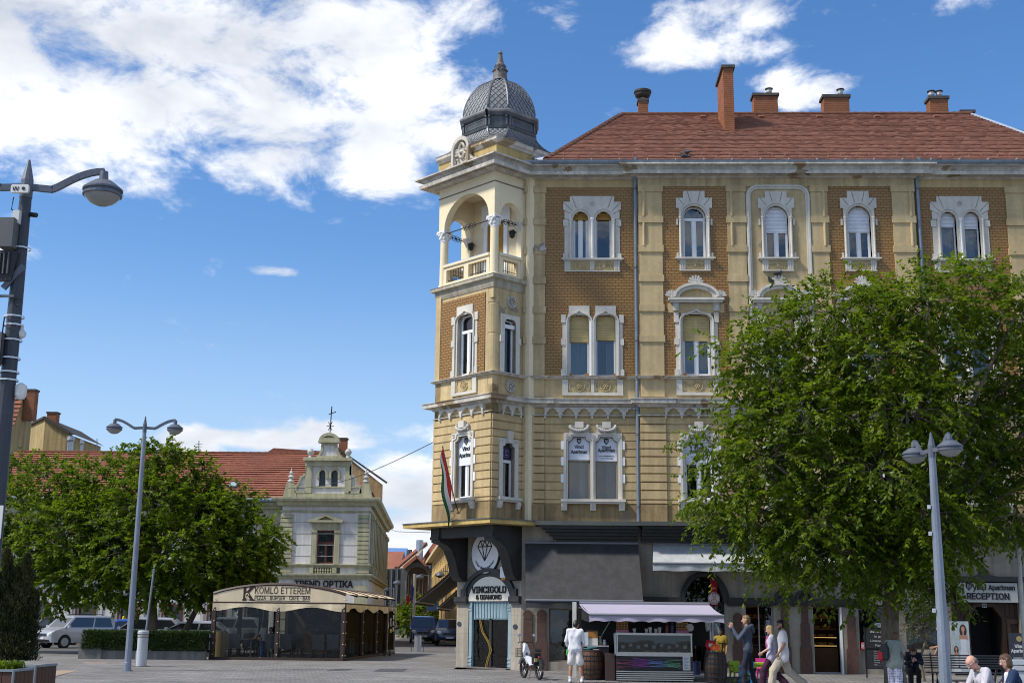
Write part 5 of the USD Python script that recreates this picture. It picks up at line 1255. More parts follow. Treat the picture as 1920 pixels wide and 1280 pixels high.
zb_o=ORF.hit(870,872)[1]
banner(ORF,iops[0],3,'white Vinci Apartman banner in the oriel window above the flag','',True,zb_o)
pb_=thing('window_poster','dark purple poster with a round emblem in the narrow oriel window','poster');MB(ORS).poly(jop.intersection(sbox(-9,Z(866),9,20)).buffer(-.02),-.13,-.10).build('sheet',M('poster_navy',(.012,.012,.03),.5),pb_)
m=MB(ORS);m.tube([(cj+.15*cos(a),-.095,Z(853)+.15*sin(a))for a in LIN(0,2*PI,17)],.008,4,cap=False);m.build('emblem',M('lilac_print',(.25,.18,.42),.5),pb_);letters(ORS,'2',cj,Z(853)-.08,.17,-.10,LOOK['lilac_print'],pb_,serif=4)
# ================================================================== awnings
def strip(m,a0,a1,b0,b1,t=.012,sag=0.,n=12,k=10):
 """A cloth between edge a0-a1 (wall) and b0-b1 (front), slightly sagging, two-sided."""
 a0,a1,b0,b1=map(np.asarray,(a0,a1,b0,b1));g=[]
 for i in LIN(0,1,k):
  row=[]
  for j in LIN(0,1,n):
   p=(a0*(1-j)+a1*j)*(1-i)+(b0*(1-j)+b1*j)*i;p=p+ARR([0,0,-sag*sin(PI*i)*(.7+.3*sin(j*9))]);row.append(p)
  g.append(row)
 g=ARR(g);m.sheet(g);m.sheet(g[:,::-1]-ARR([0,0,t]));return m
def awning(label,mat,wall,zw,front,zf,zv,scallop=0,barm=None,cassette=True):
 """wall, front: pairs of plan points; zv: lower edge of the valance."""
 t=thing('awning',label,'awning');w0,w1=wall;f0,f1=front
 P=lambda p,z:ARR([p[0],p[1],z])
 m=MB();strip(m,P(w0,zw),P(w1,zw),P(f0,zf),P(f1,zf),sag=.05);m.build('canvas',mat,t,smooth=True)
 m=MB();L=np.hypot(*(ARR(f1)-f0));n=max(8,int(L*14));rows=[]
 for z in(0,1):
  row=[]
  for j in LIN(0,1,n):
   x=ARR(f0)*(1-j)+ARR(f1)*j;lo=zv+(.035*abs(sin(j*PI*scallop))if scallop else.012*sin(j*23))
   wv=.02*sin(j*L*7)*z;d=ARR([f1[1]-f0[1],-(f1[0]-f0[0])])/L;row.append([*(x+d*wv),zf-.03 if z==0 else lo])
  rows.append(row)
 g=ARR(rows);m.sheet(g);m.sheet(g[:,::-1]+ARR([0,.008,0]));m.build('valance',mat,t)
 bm=barm or M('awning_bar',(.22,.23,.25),.4,.05,metal=.5)
 MB().tube([P(f0,zf-.02),P(f1,zf-.02)],.035,8).build('front_bar',bm,t)
 if cassette:MB().tube([P(w0,zw+.03),P(w1,zw+.03)],.05,8).build('roller',bm,t)
 for p,q in((w0,f0),(w1,f1)):
  c=(ARR(p)*.5+ARR(q)*.5)+(ARR(w1 if p is w0 else w0)-p)/max(1e-6,np.hypot(*(ARR(w1)-w0)))*.5
  MB().tube([P(p,zw-.12),P(c,(zw+zf)/2-.12),P(q,zf-.06)],.022,6).build('folding_arm',bm,t)
 return t
AWB=M('black_canvas',(.045,.045,.047),.85,.14,1.5,streak=.2,bump=.1)
AWG=M('grey_white_canvas',(.38,.40,.40),.8,.08,2.,streak=.15)
AWL=M('lilac_canvas',(.36,.335,.43),.75,.04,2.)
zt1=Sz(1019,1090);f0=atY(985.5,1123,41.);f1=atY(1206,1126,41.)
awning('large black canvas awning over the jeweller window',AWB,((Sx(985,1019),Y0-.14),(Sx(1196,1019),Y0-.14)),zt1,((f0[0],41.),(f1[0],41.)),f0[2],float(atY(1000,1139,41.)[2]))
zt2=Sz(1021,1330);yf=41.8;f0=atY(1224,1054,yf);f1=atY(1452,1054,yf)
awning('grey white awning over the arched shop window, left of the tree',AWG,((Sx(1224,1020),Y0-.14),(Sx(1450,1020),Y0-.14)),zt2,((f0[0],yf),(f1[0],yf)),f0[2],float(atY(1300,1070,yf)[2]))
f0=atY(1502,1053,yf);f1=atY(1577,1053,yf)
awning('short grey white awning half hidden by the tree leaves',AWG,((Sx(1502,1020),Y0-.14),(Sx(1576,1020),Y0-.14)),zt2,((f0[0],yf),(f1[0],yf)),f0[2],float(atY(1540,1068,yf)[2]))
pA=atY(779,1126,46.5);pw=atY(868,1054,46.5)
awning('black awning on the side street front, nearest the corner',AWB,((-3.25,54.),(-3.25,46.5)),float(pw[2]),((pA[0],54.),(pA[0],46.5)),float(pA[2]),float(pA[2])-.12)
pB=atY(820,1138,55.4)
awning('black awning on the side street front, farther from the corner',AWB,((-3.25,63.),(-3.25,55.4)),float(pB[2])+1.5,((pB[0],63.),(pB[0],55.4)),float(pB[2]),float(pB[2])-.12)
m=MB();m.box(-3.3,-3.0,46,64,0,17).build('side_wall',YELLOW,B)
# red banner of the bakery in the arched window
REDB=M('red_banner',(.42,.012,.03),.7,.08,2.)
rb=thing('hanging_banner','long red banner with a white baker emblem in the arched window','banner')
x0,x1,z0,z1=Sx(1332.5,1110),Sx(1345.5,1110),Sz(1137,1340),Sz(1083,1340);xc=(x0+x1)/2
m=MB(FAC);m.poly(Polygon([(x0,z0),(xc,z0+.1),(x1,z0),(x1,z1),(x0,z1)]),-.08,-.06);m.build('cloth',REDB,rb)
def baker(fr,c,z,r,o,parent):
 MB(fr).poly(circle((c,z),r,24),o,o+.02).build('emblem_disc',M('emblem_white',(.7,.68,.66),.6),parent);MB(fr).poly(ring(circle((c,z),r*.92,24),circle((c,z),r*.84,24)),o+.02,o+.028).build('emblem_ring',REDB,parent)
 hat=UU([circle((c-.12*r,z+.55*r),.16*r,10),circle((c+.06*r,z+.6*r),.18*r,10),circle((c+.22*r,z+.52*r),.14*r,10),sbox(c-.2*r,z+.28*r,c+.28*r,z+.5*r)])
 g=UU([ring(hat.buffer(.03*r),hat.buffer(-.03*r)),ring(circle((c+.04*r,z+.12*r),.2*r,12),circle((c+.04*r,z+.12*r),.15*r,12)),ring(affinity.scale(circle((c,z-.4*r),.5*r,16),1,.6),affinity.scale(circle((c,z-.4*r),.43*r,16),1,.6)),sbox(c-.1*r,z-.5*r,c-.04*r,z-.1*r)])
 MB(fr).poly(g,o+.02,o+.03).build('emblem_drawing',REDB,parent)
baker(FAC,Sx(1339,1120),Sz(1121,1340),.20,-.06,rb)
rs2=thing('red_sign','small red sign with a white baker emblem below the shop window beside the chalkboard','sign');a,b=Sx(1614),Sx(1640);zc_=Sz(1210,1625);MB(FAC).box(a,b,.0,.04,zc_-.12,zc_+.12).build('board',REDB,rs2);baker(FAC,Sx(1620),zc_,.11,.04,rs2)
letters(FAC,'ici',Sx(1632),zc_-.05,.1,.04,M('emblem_white',(.7,.68,.66),.6),rs2,bold=True)
pp=thing('paper_notice','white paper notice taped inside the shop window left of the tree trunk','notice');MB(FAC).box(Sx(1643),Sx(1656),-.145,-.135,Sz(1185,1650),Sz(1167,1650)).build('sheet',M('paper',(.55,.60,.60),.8),pp)
for k in range(6):MB(FAC).box(Sx(1645),Sx(1654),-.135,-.134,Sz(1183-k*2.6,1650),Sz(1182.3-k*2.6,1650)).build('print_line',INK,pp)
# ================================================================== the ice-cream stall
def G(u,v):return gnd(u,v)
YS=37.6
def xs(u,Y,v=1230):return float(atY(u,v,Y)[0])
def zs(v,Y,u=1230):return float(atY(u,v,Y)[2])
GS=gz(0,YS)
STEEL=M('brushed_steel',(.45,.44,.41),.35,.1,8.,metal=.8)
BLK=M('black_panel',(.014,.014,.016),.4,.1)
dc_=thing('ice_cream_counter','glass fronted ice cream display counter with coloured light streaks under a lilac awning','counter')
xa,xb=xs(1155.5,YS),xs(1299,YS);zsill,zglass,zpan=zs(1226,YS),zs(1188,YS),zs(1256.5,YS)
b=MB();b.box(xa,xb,YS,YS+1.0,GS+.06,zpan+0.0);b.box(xa,xb,YS+.02,YS+1.0,zpan,zsill);b.build('body',BLK,dc_)
for k in range(5):MB().box(xa,xb,YS-.02,YS,zs(1275-k*3.9,YS),zs(1273-k*3.9,YS)).build('grille_bar',STEEL,dc_)
MB().box(xa,xb,YS-.01,YS+.03,zs(1229.5,YS),zs(1222,YS)).build('steel_ledge',STEEL,dc_)
# streaks of coloured light printed on the panel
zc_,hh=(zs(1229.5,YS)+zpan)/2,(zs(1229.5,YS)-zpan)/2
for k in range(16):
 r7=random.Random(k+3);th=.0022+.003*(k%4==0);a0,a1,c0,ph=r7.uniform(-.8,.8),r7.uniform(-.7,.7),r7.uniform(.15,.5),r7.uniform(0,6)
 pts_=[(xa+.02+(xb-xa-.05)*t,zc_+hh*max(-.93,min(.93,(a0*(1-t)+a1*t)*.8+c0*sin(3.4*t+ph))))for t in LIN(0,1,34)]
 for i,s in enumerate([pts_[i:i+8]for i in range(0,33,7)]):
  if len(s)>1 and not(k%3==0 and i in(0,4)):m=MB(Fr((0,YS),(1,0),(0,-1)));m.poly(LineString(s).buffer(th),-.018,-.012+k*.0006);m.build('light_streak',M(f'streak_{i}',[(.36,.05,.13),(.30,.06,.34),(.14,.22,.46),(.12,.38,.22),(.40,.16,.06)][i],.4,0),dc_)
sh=MB();sh.box(xs(1280,YS),xs(1294,YS),YS-.02,YS-.012,zs(1255,YS),zs(1229,YS));sh.build('price_sheet',M('paper',(.55,.60,.60),.8),dc_)
for k in range(8):MB().box(xs(1282,YS),xs(1282+10-(k*3)%5,YS),YS-.0225,YS-.0205,zs(1252-k*2.8,YS),zs(1251.3-k*2.8,YS)).build('print_line',M('print_blue',(.08,.1,.25),.6),dc_)
fr_=MB();
for x in(xa+.01,xb-.05):fr_.box(x,x+.04,YS+.01,YS+.05,zs(1222,YS),zglass)
fr_.box(xa,xb,YS+.0,YS+.06,zglass-.03,zglass+.02);fr_.build('glass_frame',STEEL,dc_)
MB().box(xa+.05,xb-.05,YS+.02,YS+.03,zs(1222,YS),zglass-.03).build('front_glass',GLASSD,dc_)
MB().box(xa,xb,YS+.06,YS+.9,zglass,zglass+.03).build('top_shelf',STEEL,dc_)
w=MB();w.side(Polygon([(YS-.0,zsill),(YS+.35,zsill-.05),(YS+.9,zglass),(YS+.06,zglass+.02)]),xa-.03,xa);w.build('side_cheek',M('white_panel',(.55,.56,.57),.5),dc_);
w=MB();w.box(xa-.3,xa-.03,YS+.3,YS+1.0,GS,zsill);w.build('side_cabinet',M('dark_red_cabinet',(.05,.03,.028),.5),dc_)
MB().box(xa+.05,xb-.05,YS+.95,YS+.99,zsill,zglass).build('back_panel',M('smoked_back',(.035,.05,.045),.3),dc_)
MB().box(xa+.06,xb-.06,YS+.1,YS+.9,zsill-.02,zsill+.01).build('tub_deck',STEEL,dc_)
ICE=[M('ice_cream_'+n,c,.6,.2,20.,bump=.5,bscale=40)for n,c in(('vanilla',(.6,.5,.25)),('mint',(.12,.45,.42)),('chocolate',(.12,.06,.035)),('cream',(.62,.55,.42)),('yellow',(.55,.42,.1)),('pistachio',(.3,.4,.15)))]
for k in range(9):
 x=xa+.2+k*(xb-xa-.4)/8;m=MB()
 for j in range(5):m.ball((x+RU(-.07,.07),YS+.25+RU(-.06,.12),zsill+.03+RU(0,.04)),(.06,.07,.05),1)
 m.build('ice_cream_mound',ICE[k%6],dc_)
 m=MB();zt_g=zsill+.16+.04*(k%2);m.box(x-.05,x+.05,YS+.16,YS+.17,zt_g,zt_g+.09);m.build('flavour_card',M('paper',(.55,.60,.60),.8),dc_)
# things on the counter top
r5=random.Random(5)
tops=[('cone_box',1169,9,'red'),('cup_stack',1196,4,'w'),('cup_stack',1219,5,'w'),('cup_stack',1237,6,'w'),('syrup_bottle',1254,5,'r'),('syrup_bottle',1264,6,'b'),('cone_box',1283,8,'red'),('clock_dial',1298,5,'d')]
tl={('cone_box',1169):'rack of wafer cones at the left end of the ice cream counter top',('cone_box',1283):'rack of wafer cones near the white dial, right on the counter top',('cup_stack',1196):'small white cup on the ice cream counter, next to the left cone rack',('cup_stack',1219):'white cup stack in the middle of the counter top',('cup_stack',1237):'wide pale stack of cups right of the counter middle',('syrup_bottle',1254):'dark red syrup bottle on the counter top',('syrup_bottle',1264):'dark blue syrup bottle on the counter top',('clock_dial',1298):'round white dial scale at the right end of the counter top'}
for n,u,wpx,c in tops:
 x=xs(u,YS);t=thing(n,tl[(n,u)],{'cone_box':'cone rack','cup_stack':'cups','syrup_bottle':'bottle','clock_dial':'scale'}[n]);zt=zglass+.03;y=YS+.5
 if n=='cone_box':
  MB().box(x-.18,x+.18,y-.12,y+.12,zt,zt+.08).build('base',M('pink_base',(.55,.2,.3),.6),t);m=MB()
  for i in range(8):
   for j in range(3):m.lathe((x-.15+i*.043,y-.05+.05*(j%2),zt+.08+j*.075),[(.006,0),(.02,.06),(.024,.07)],6)
  m.build('cones',M('wafer',(.45,.27,.1),.7,.2,30.,island=[(.5,.3,.12),(.42,.08,.05),(.55,.40,.2)]),t,kind='stuff')
 elif n=='cup_stack':
  for i in range(2 if u>1200 else 1):MB().lathe((x-.06+.11*i,y,zt),[(.035,0),(.05,.10+.04*i),(.05,.12+.04*i)],10).build('cup',M('white_cup',(.62,.62,.6),.6),t)
 elif n=='syrup_bottle':MB().lathe((x,y,zt),[(.05,0),(.05,.2),(.02,.26),(.02,.32)],10).build('bottle',M('syrup_red' if c=='r' else 'syrup_blue',(.16,.03,.02)if c=='r' else(.03,.04,.12),.3),t)
 else:
  m=MB(Fr((0,y),(1,0),(0,-1)));m.poly(circle((x,zt+.16),.11,18),0,.05);m.build('dial',M('dial_white',(.55,.53,.48),.6),t);MB().lathe((x,y+.02,zt),[(.08,0),(.03,.06)],8).build('foot',BLK,t)
# its awning on posts
Yb,Yf=YS+1.9,YS-.55
fa=atY(1105,1150,Yf);fb=atY(1357.5,1152.5,Yf);ba=atY(1086,1128,Yb);bb=atY(1330,1133,Yb)
aw=awning('lilac awning with a scalloped valance over the ice cream stall',AWL,((float(ba[0]),Yb),(float(bb[0]),Yb)),float(ba[2]-.05),((float(fa[0]),Yf),(float(fb[0]),Yf)),float(fa[2]),zs(1166,Yf,1200),scallop=9)
sp_=thing('stall_frame','pale posts and dark panels that carry the lilac stall awning','frame')
xp=xs(1077,Yb-.2);MB().box(xp-.06,xp+.06,Yb-.2,Yb-.1,gz(0,Yb),float(ba[2])).build('post',M('cream_post',(.58,.58,.53),.6,.1,2.,streak=.2),sp_)
for u in(1333,1337.5):x=xs(u,YS+.9);MB().tube([(x,YS+.9,GS),(x,YS+.9,zs(1150,YS+.9))],.025,8).build('post',M('pole_steel',(.5,.52,.55),.35,.05,metal=.6),sp_)
m=MB();xl=float(ba[0])+.05;m.raw([(xl,Yb,float(ba[2])-.05),(float(fa[0])+.02,Yf+.05,float(fa[2])-.02),(float(fa[0])+.02,Yf+.05,zs(1168,Yf)),(xl,Yb,1.75)],[[0,1,2],[0,2,3],[2,1,0],[3,2,0]]);m.build('side_screen',AWB,sp_)
m=MB();m.box(xs(1083,Yb),xs(1330,Yb),Yb,Yb+.03,1.0,float(ba[2])-.1);m.build('back_screen',M('stall_back',(.02,.02,.02),.8),sp_)
rp=thing('guy_rope','thin green and white guy rope slanting down from the lilac awning to the ground','rope');a=atY(1144,1163,Yf+.1);c=gnd(1090,1258);MB().tube([a,c+[0,0,.02]],.011,5).build('rope',M('rope_green',(.2,.34,.27),.7),rp)
# the coffee table behind
ct=thing('drinks_table','dark drinks table with steel edge behind the left barrel','table');Yc=YS+.9
x0,x1,zt=xs(1093,Yc),xs(1142,Yc),zs(1209,Yc,1110);MB().box(x0,x1,Yc,Yc+.6,zt-.04,zt).build('table_top',STEEL,ct);MB().box(x0,x1,Yc+.03,Yc+.6,gz(0,Yc),zt-.04).build('front',BLK,ct)
for n,u,v0,h,r,mt,lb in(('drink_dispenser',1111,1209,.30,.16,M('orange_drink',(.34,.15,.03),.3),'orange drink dispenser with white lower half on the drinks table'),('glass_jar',1126,1209,.26,.05,M('jar_glass',(.4,.38,.32),.2),'pale glass jar stack next to the orange dispenser'),('paper_cup',1134,1209,.16,.05,M('white_cup',(.62,.62,.6),.6),'white paper cup on the right end of the drinks table')):
 t=thing(n,lb,n.split('_')[1]);x=xs(u,Yc);zt_=zt+.002
 if r>.1:
  MB().box(x-r,x+r,Yc+.1,Yc+.4,zt_,zt_+.2).build('lower_tank',M('white_cup',(.62,.62,.6),.6),t);MB().box(x-r,x+r,Yc+.1,Yc+.4,zt_+.205,zt_+.4).build('upper_tank',mt,t);MB().box(x-r-.01,x+r+.01,Yc+.09,Yc+.41,zt_+.405,zt_+.44).build('lid',BLK,t)
 else:MB().lathe((x,Yc+.25,zt_),[(r,0),(r*1.1,h*.5),(r*.7,h*.8),(r,h)],10).build('vessel',mt,t)
t=thing('menu_sheet','white laminated menu sheet standing beside the orange dispenser','menu');MB().box(xs(1095.5,Yc),xs(1103,Yc),Yc+.05,Yc+.06,zt+.003,zs(1186,Yc)).build('sheet',M('paper',(.55,.60,.60),.8),t)
# ---- barrels: staves and hoops
OAK=[M(f'oak_stave_{i}',c,.6,.2,6.,stretch=(8,8,.7))for i,c in enumerate(((.075,.036,.02),(.062,.03,.017),(.088,.042,.023)))]
OAKD=[M(f'dark_stave_{i}',c,.6,.2,6.,stretch=(8,8,.7))for i,c in enumerate(((.026,.016,.013),(.021,.014,.012),(.031,.018,.014)))]
def barrel(label,x,y,r,h,mats):
 t=thing('barrel',label,'barrel',(x,y,gz(x,y)));prof=[(.80,0),(.93,.2),(1.0,.5),(.93,.8),(.80,1.0)];n=18
 for k in range(n):
  a0,a1=(k+.06)*2*PI/n,(k+.94)*2*PI/n;g=[]
  for q,z in prof:g.append([[r*q*cos(a),r*q*sin(a),h*z]for a in(a0,(a0+a1)/2,a1)])
  g=ARR(g);m=MB();m.sheet(g[:,::1]);m.f=[f[:,::-1]for f in m.f];m.build('stave',mats[k%3],t)
 MB().lathe((0,0,0),[(r*.78,.02),(r*.97,h*.5),(r*.78,h-.04)],18).build('core',mats[1],t)
 for z,q in((.04,.83),(.2,.935),(.36,.985),(.64,.985),(.8,.935),(.955,.825)):MB().lathe((0,0,h*z-.02),[(r*q+.004,0),(r*q+.008,.04)],20,closed=False).build('hoop',M('hoop_iron',(.03,.035,.042),.5,.2,5.,metal=.5),t)
 MB().lathe((0,0,h-.03),[(r*.86,0),(r*.86,.03)],18).build('barrel_head',mats[0],t);return t
p=gnd(1110,1273);barrel('brown oak barrel with hoops used as a table beside the man in white',float(p[0]),float(p[1]),.345,zs(1218,float(p[1]),1110)-gz(0,p[1]),OAK)
p2_=gnd(1342,1279);barrel('nearly black barrel with an orange helmet on it, right of the counter',float(p2_[0]),float(p2_[1]),.34,zs(1222,float(p2_[1]),1342)-gz(0,p2_[1]),OAKD)
zb1=zs(1218,float(p[1]),1110);t=thing('ash_tray','small white tray lying on the brown barrel','tray');MB().lathe((float(p[0])+.12,float(p[1])-.05,zb1+.002),[(.07,0),(.10,.025),(.06,.03)],12).build('dish',M('white_cup',(.62,.62,.6),.6),t)
t=thing('coiled_strap','green and blue strap lying on top of the brown barrel','strap');MB().tube([(float(p[0])-.2+.12*cos(a)+.02*a,float(p[1])-.05+.1*sin(a),zb1+.02+.005*a)for a in LIN(0,12,40)],.014,5).build('strap',M('strap_teal',(.03,.16,.17),.6),t)
# helmet and bag on the dark barrel
zb2=zs(1222,float(p2_[1]),1342)+.002;hx,hy=float(p2_[0])+.01,float(p2_[1])-.05
t=thing('helmet','bright orange helmet lying on the dark barrel','helmet',(hx,hy,zb2));s=manifold3d.Manifold.sphere(.15,40).scale([1.0,1.15,.95]).translate([0,0,.1]).trim_by_plane([0,0,1],0.05)
MB().add(s).build('shell',M('orange_shell',(.85,.13,.01),.35,.05,coat=.4),t,smooth=40)
for k,(dx,dz)in enumerate(((.04,.15),(.04,.10),(-.02,.19))):MB().ball((dx,-.155+abs(dz-.12)*.4,dz),(.012,.012,.016)).build('vent_hole',INK,t)
MB().tube([(-.13,-.05,.05),(-.05,-.12,.015),(.06,-.12,.015),(.13,-.05,.05)],.012,5).build('chin_strap',M('strap_teal',(.03,.16,.17),.6),t)
t=thing('red_bag','crumpled red bag with white print standing behind the orange helmet','bag',(hx-.12,hy+.17,zb2));g=MB();pts_=[(RU(-.16,.16),RU(-.07,.07),RU(0,.34))for _ in range(26)];g.hull(pts_);g.build('bag_body',REDB,t);MB().box(-.06,.06,-.085,-.08,.14,.24).build('print',M('emblem_white',(.7,.68,.66),.6),t)
t=thing('plastic_bags','translucent white plastic bags hanging from the right stall post','bags');x=xs(1337,YS+.86)
for dx,zz_ in((-.16,1.62),(.12,1.5)):g=MB();c=ARR([x+dx,YS+.8,zz_]);g.hull([c+ARR([RU(-.09,.09),RU(-.05,.05),RU(-.2,.2)])*[1 if k%2 else.6,1,1]for k in range(22)]);g.build('bag',M('thin_plastic',(.5,.54,.56),.3),t)
t=thing('storage_bin','dark blue bin on the ground between the counter and the dark barrel','bin');q=gnd(1305,1267);MB().lathe((float(q[0]),float(q[1]),gz(0,q[1])),[(.13,0),(.16,.42),(.17,.44)],12).build('tub',M('navy_plastic',(.012,.02,.07),.5),t)
for k,(u,lb)in enumerate(((1306,'grey broom handle leaning at the right side of the counter, left one'),(1316,'pale broom leaning at the right side of the counter, right one'))):
 t=thing('broom',lb,'broom');q=gnd(u,1256);MB().tube([q+[0,0,.12],q+ARR([.1 if k else-.02,.2,1.35])],.014,6).build('handle',M('pole_steel',(.5,.52,.55),.35,.05,metal=.6),t);MB().box(q[0]-.15,q[0]+.15,q[1]-.04,q[1]+.04,q[2],q[2]+.12).build('brush',BLK,t)
for k,(u,lb)in enumerate(((1303,'white paper cup lying on the ground near the counter end, left'),(1315,'white paper cup lying on the ground near the dark barrel, right'))):
 q=gnd(u,1272);t=thing('fallen_cup',lb,'cup');m=MB();m.side(circle((0,.06),.055,10),0,.2);m.v=[v+[q[0],q[1],q[2]+.01]for v in m.v];m.build('cup',M('white_cup',(.62,.62,.6),.6),t)
# ---- children's plastic furniture
def plast(n,c):return M('plastic_'+n,c,.4,.04,4.)
PINK,LIME,SKY=plast('pink',(.62,.05,.28)),plast('lime',(.34,.50,.03)),plast('sky',(.02,.27,.62))
def kid_table(label,x,y,mat,L=.75):
 t=thing('kid_table',label,'table',(x,y,gz(x,y)));MB().box(-L/2,L/2,-.28,.28,.44,.49).build('table_top',mat,t)
 f_=Fr((0,-.26),(1,0),(0,-1));g=sbox(-L/2,0,L/2,.44).difference(arch(0,L/2-.09,-.1,.14,.22,'round',14));MB(f_).poly(g,-.04,0).build('arched_side',mat,t);MB(Fr((0,.26),(1,0),(0,-1))).poly(g,-.04,0).build('arched_side',mat,t);return t
def kid_chair(label,x,y,rz,mat):
 t=thing('kid_chair',label,'chair',(x,y,gz(x,y)),rz);MB().box(-.17,.17,-.16,.16,.27,.31).build('seat',mat,t);MB().hull([(sx,.16+dy+.06*(z>.4),z)for sx in(-.17,.17)for dy in(0,.03)for z in(.3,.58)]).build('backrest',mat,t)
 for sx in(-.15,.15):
  for sy in(-.13,.13):MB().hull([(sx*a+dx,sy*a+dy,z)for a,z in((1.,.27),(1.15,0))for dx in(-.022,.022)for dy in(-.022,.022)]).build('leg',mat,t)
 for sx in(-.17,.17):MB().tube([(sx,-.14,.30),(sx,-.15,.42),(sx,-.1,.45),(sx,.17,.45)],.02,6).build('armrest',mat,t)
 return t
q=gnd(1372,1274);kid_table('pink plastic children table with an arched side beside the dark barrel',float(q[0]),float(q[1])+.3,PINK)
q=gnd(1383,1277);kid_chair('lime green plastic children chair left of the man in the grey hoodie',float(q[0]),float(q[1]),.3,LIME)
q=gnd(1401,1279);kid_chair('sky blue plastic children chair behind the legs of the man in the hoodie',float(q[0]),float(q[1])+.1,-.4,SKY)
q=gnd(1426,1274);kid_table('lime green plastic children table between the hoodie man and the blonde woman',float(q[0]),float(q[1])+.3,LIME,.85)
q=gnd(1438,1272);kid_chair('pink plastic children chair beside the blonde woman',float(q[0]),float(q[1])+.5,.2,PINK)
# ---- kick scooter, moped
def wheel(parent,c,r,w,axis,name='wheel',mat=None,spokes=8,hubm=None):
 """A tyred wheel about a horizontal axis (plan direction)."""
 a=ARR([*axis,0.0]);a/=np.linalg.norm(a);d=ARR([-a[1],a[0],0]);c=np.asarray(c,float)
 m=MB();m.tube([c+r*.86*(d*cos(t)+ARR([0,0,sin(t)]))for t in LIN(0,2*PI,25)],r*.14 if w is None else w/2,8,cap=False);wl=m.build(name,mat or M('tyre_rubber',(.015,.015,.016),.7),parent)
 if stage.GetPrimAtPath(str(wl.GetPath())).GetPath().pathElementCount<=3:
  s=MB()
  for t in LIN(0,2*PI,spokes+1)[:-1]:s.tube([c,c+r*.8*(d*cos(t)+ARR([0,0,sin(t)]))],r*.02+.003,4)
  s.tube([c-a*.05,c+a*.05],r*.12,8);s.build('hub',hubm or M('hub_alloy',(.10,.10,.105),.4,metal=.6),wl)
 return wl
q=gnd(1372,1279);ks=thing('kick_scooter','black electric kick scooter parked beside the dark barrel','scooter',(float(q[0]),float(q[1]),float(q[2])),.35)
MB().hull([(x,y,z)for x in(-.30,.45)for y in(-.07,.07)for z in(.12,.17)]).build('deck',BLK,ks);MB().tube([(-.36,0,.16),(-.26,0,1.08)],.022,8).build('stem',BLK,ks);MB().tube([(-.25,-.24,1.08),(-.25,.24,1.08)],.016,6).build('handlebar',BLK,ks)
wheel(ks,(-.40,0,.11),.11,.05,(0,1));wheel(ks,(.50,0,.11),.11,.05,(0,1));MB().hull([(.42,y,z)for y in(-.04,.04)for z in(.2,.24)]+[(.6,y,.2)for y in(-.04,.04)]).build('mudguard',BLK,ks)
q=gnd(1011,1274);fdir=ARR([-.40,.92]);fdir/=np.linalg.norm(fdir)
mp=thing('moped','white and black moped with a wire basket parked by the red granite columns','moped',(float(q[0]),float(q[1]),float(q[2])),math.atan2(fdir[1],fdir[0])-PI/2)
SILV=M('white_fairing',(.62,.63,.68),.35,.05,coat=.3)
wheel(mp,(0,0,.29),.29,.075,(1,0));wheel(mp,(0,1.16,.29),.29,.075,(1,0))
MB().tube([(0,.1,.42),(0,.35,.36),(0,.62,.34),(0,.92,.55),(0,1.0,.86)],.035,8).build('frame',BLK,mp)
MB().tube([(0,1.16,.29),(0,1.06,.66),(0,.98,1.0)],.028,8).build('fork',BLK,mp)
MB().hull([(x,y,z)for x,y,z in((-.09,1.04,.92),(.09,1.04,.92),(-.11,.94,.74),(.11,.94,.74),(-.07,1.12,.78),(.07,1.12,.78),(0,1.1,.99),(0,.95,1.0),(-.08,.98,.62),(.08,.98,.62))]).build('front_fairing',SILV,mp)
MB().hull([(x,y,z)for x,y,z in((-.09,.05,.80),(.09,.05,.80),(-.11,.1,.86),(.11,.1,.86),(-.06,.38,.82),(.06,.38,.82),(-.05,.38,.86),(.05,.38,.86),(-.1,.08,.78),(.1,.08,.78))]).build('saddle',BLK,mp)
MB().hull([(x,y,z)for x in(-.045,.045)for y,z in((.30,.44),(.62,.38),(.92,.56),(.95,.66),(.70,.46),(.36,.56))]).build('body_cover',SILV,mp);MB().box(-.10,.10,.12,.34,.44,.74).build('battery_box',BLK,mp);MB().box(-.10,.10,.09,.12,.50,.60).build('number_plate',M('plate_yellow',(.55,.45,.18),.5),mp)
MB().tube([(-.30,.88,1.02),(-.22,.96,1.05),(0,.98,1.03),(.22,.96,1.05),(.30,.88,1.02)],.014,6).build('handlebar',BLK,mp)
for sx in(-1,1):
 MB().tube([(sx*.22,.95,1.05),(sx*.24,.97,1.2)],.008,5).build('mirror_stem',BLK,mp);MB().ball((sx*.25,.97,1.24),(.06,.015,.045),2).build('mirror',M('mirror_face',(.6,.62,.65),.1,0,metal=.8),mp)
MB().ball((0,1.11,.96),(.07,.04,.07),2).build('headlight',M('headlight_lens',(.65,.65,.6),.15),mp);MB().ball((0,.0,.62),(.04,.02,.05),1).build('tail_light',M('tail_red',(.4,.01,.01),.3),mp)
for nm,yy in(('front_mudguard',1.16),('rear_mudguard',0.)):
 g=ARR([[[sx,yy+.335*cos(a),.29+.335*sin(a)]for sx in(-.05,0,.05)]for a in LIN(.35,2.7,12)]);m=MB();m.sheet(g);m.sheet(g[:,::-1]-[0,0,.004]);m.build(nm,SILV if 'rear' not in nm else BLK,mp)
bk=MB()
for z in(.62,.70,.78,.86):bk.tube([(x,y,z)for x,y in((-.17,1.16),(.17,1.16),(.17,1.42),(-.17,1.42),(-.17,1.16))],.006,4)
for x,y in[(-.17+i*.068,1.16)for i in range(6)]+[(-.17+i*.068,1.42)for i in range(6)]+[(-.17,1.16+i*.065)for i in range(5)]+[(.17,1.16+i*.065)for i in range(5)]:bk.tube([(x,y,.60),(x,y,.87)],.005,4)
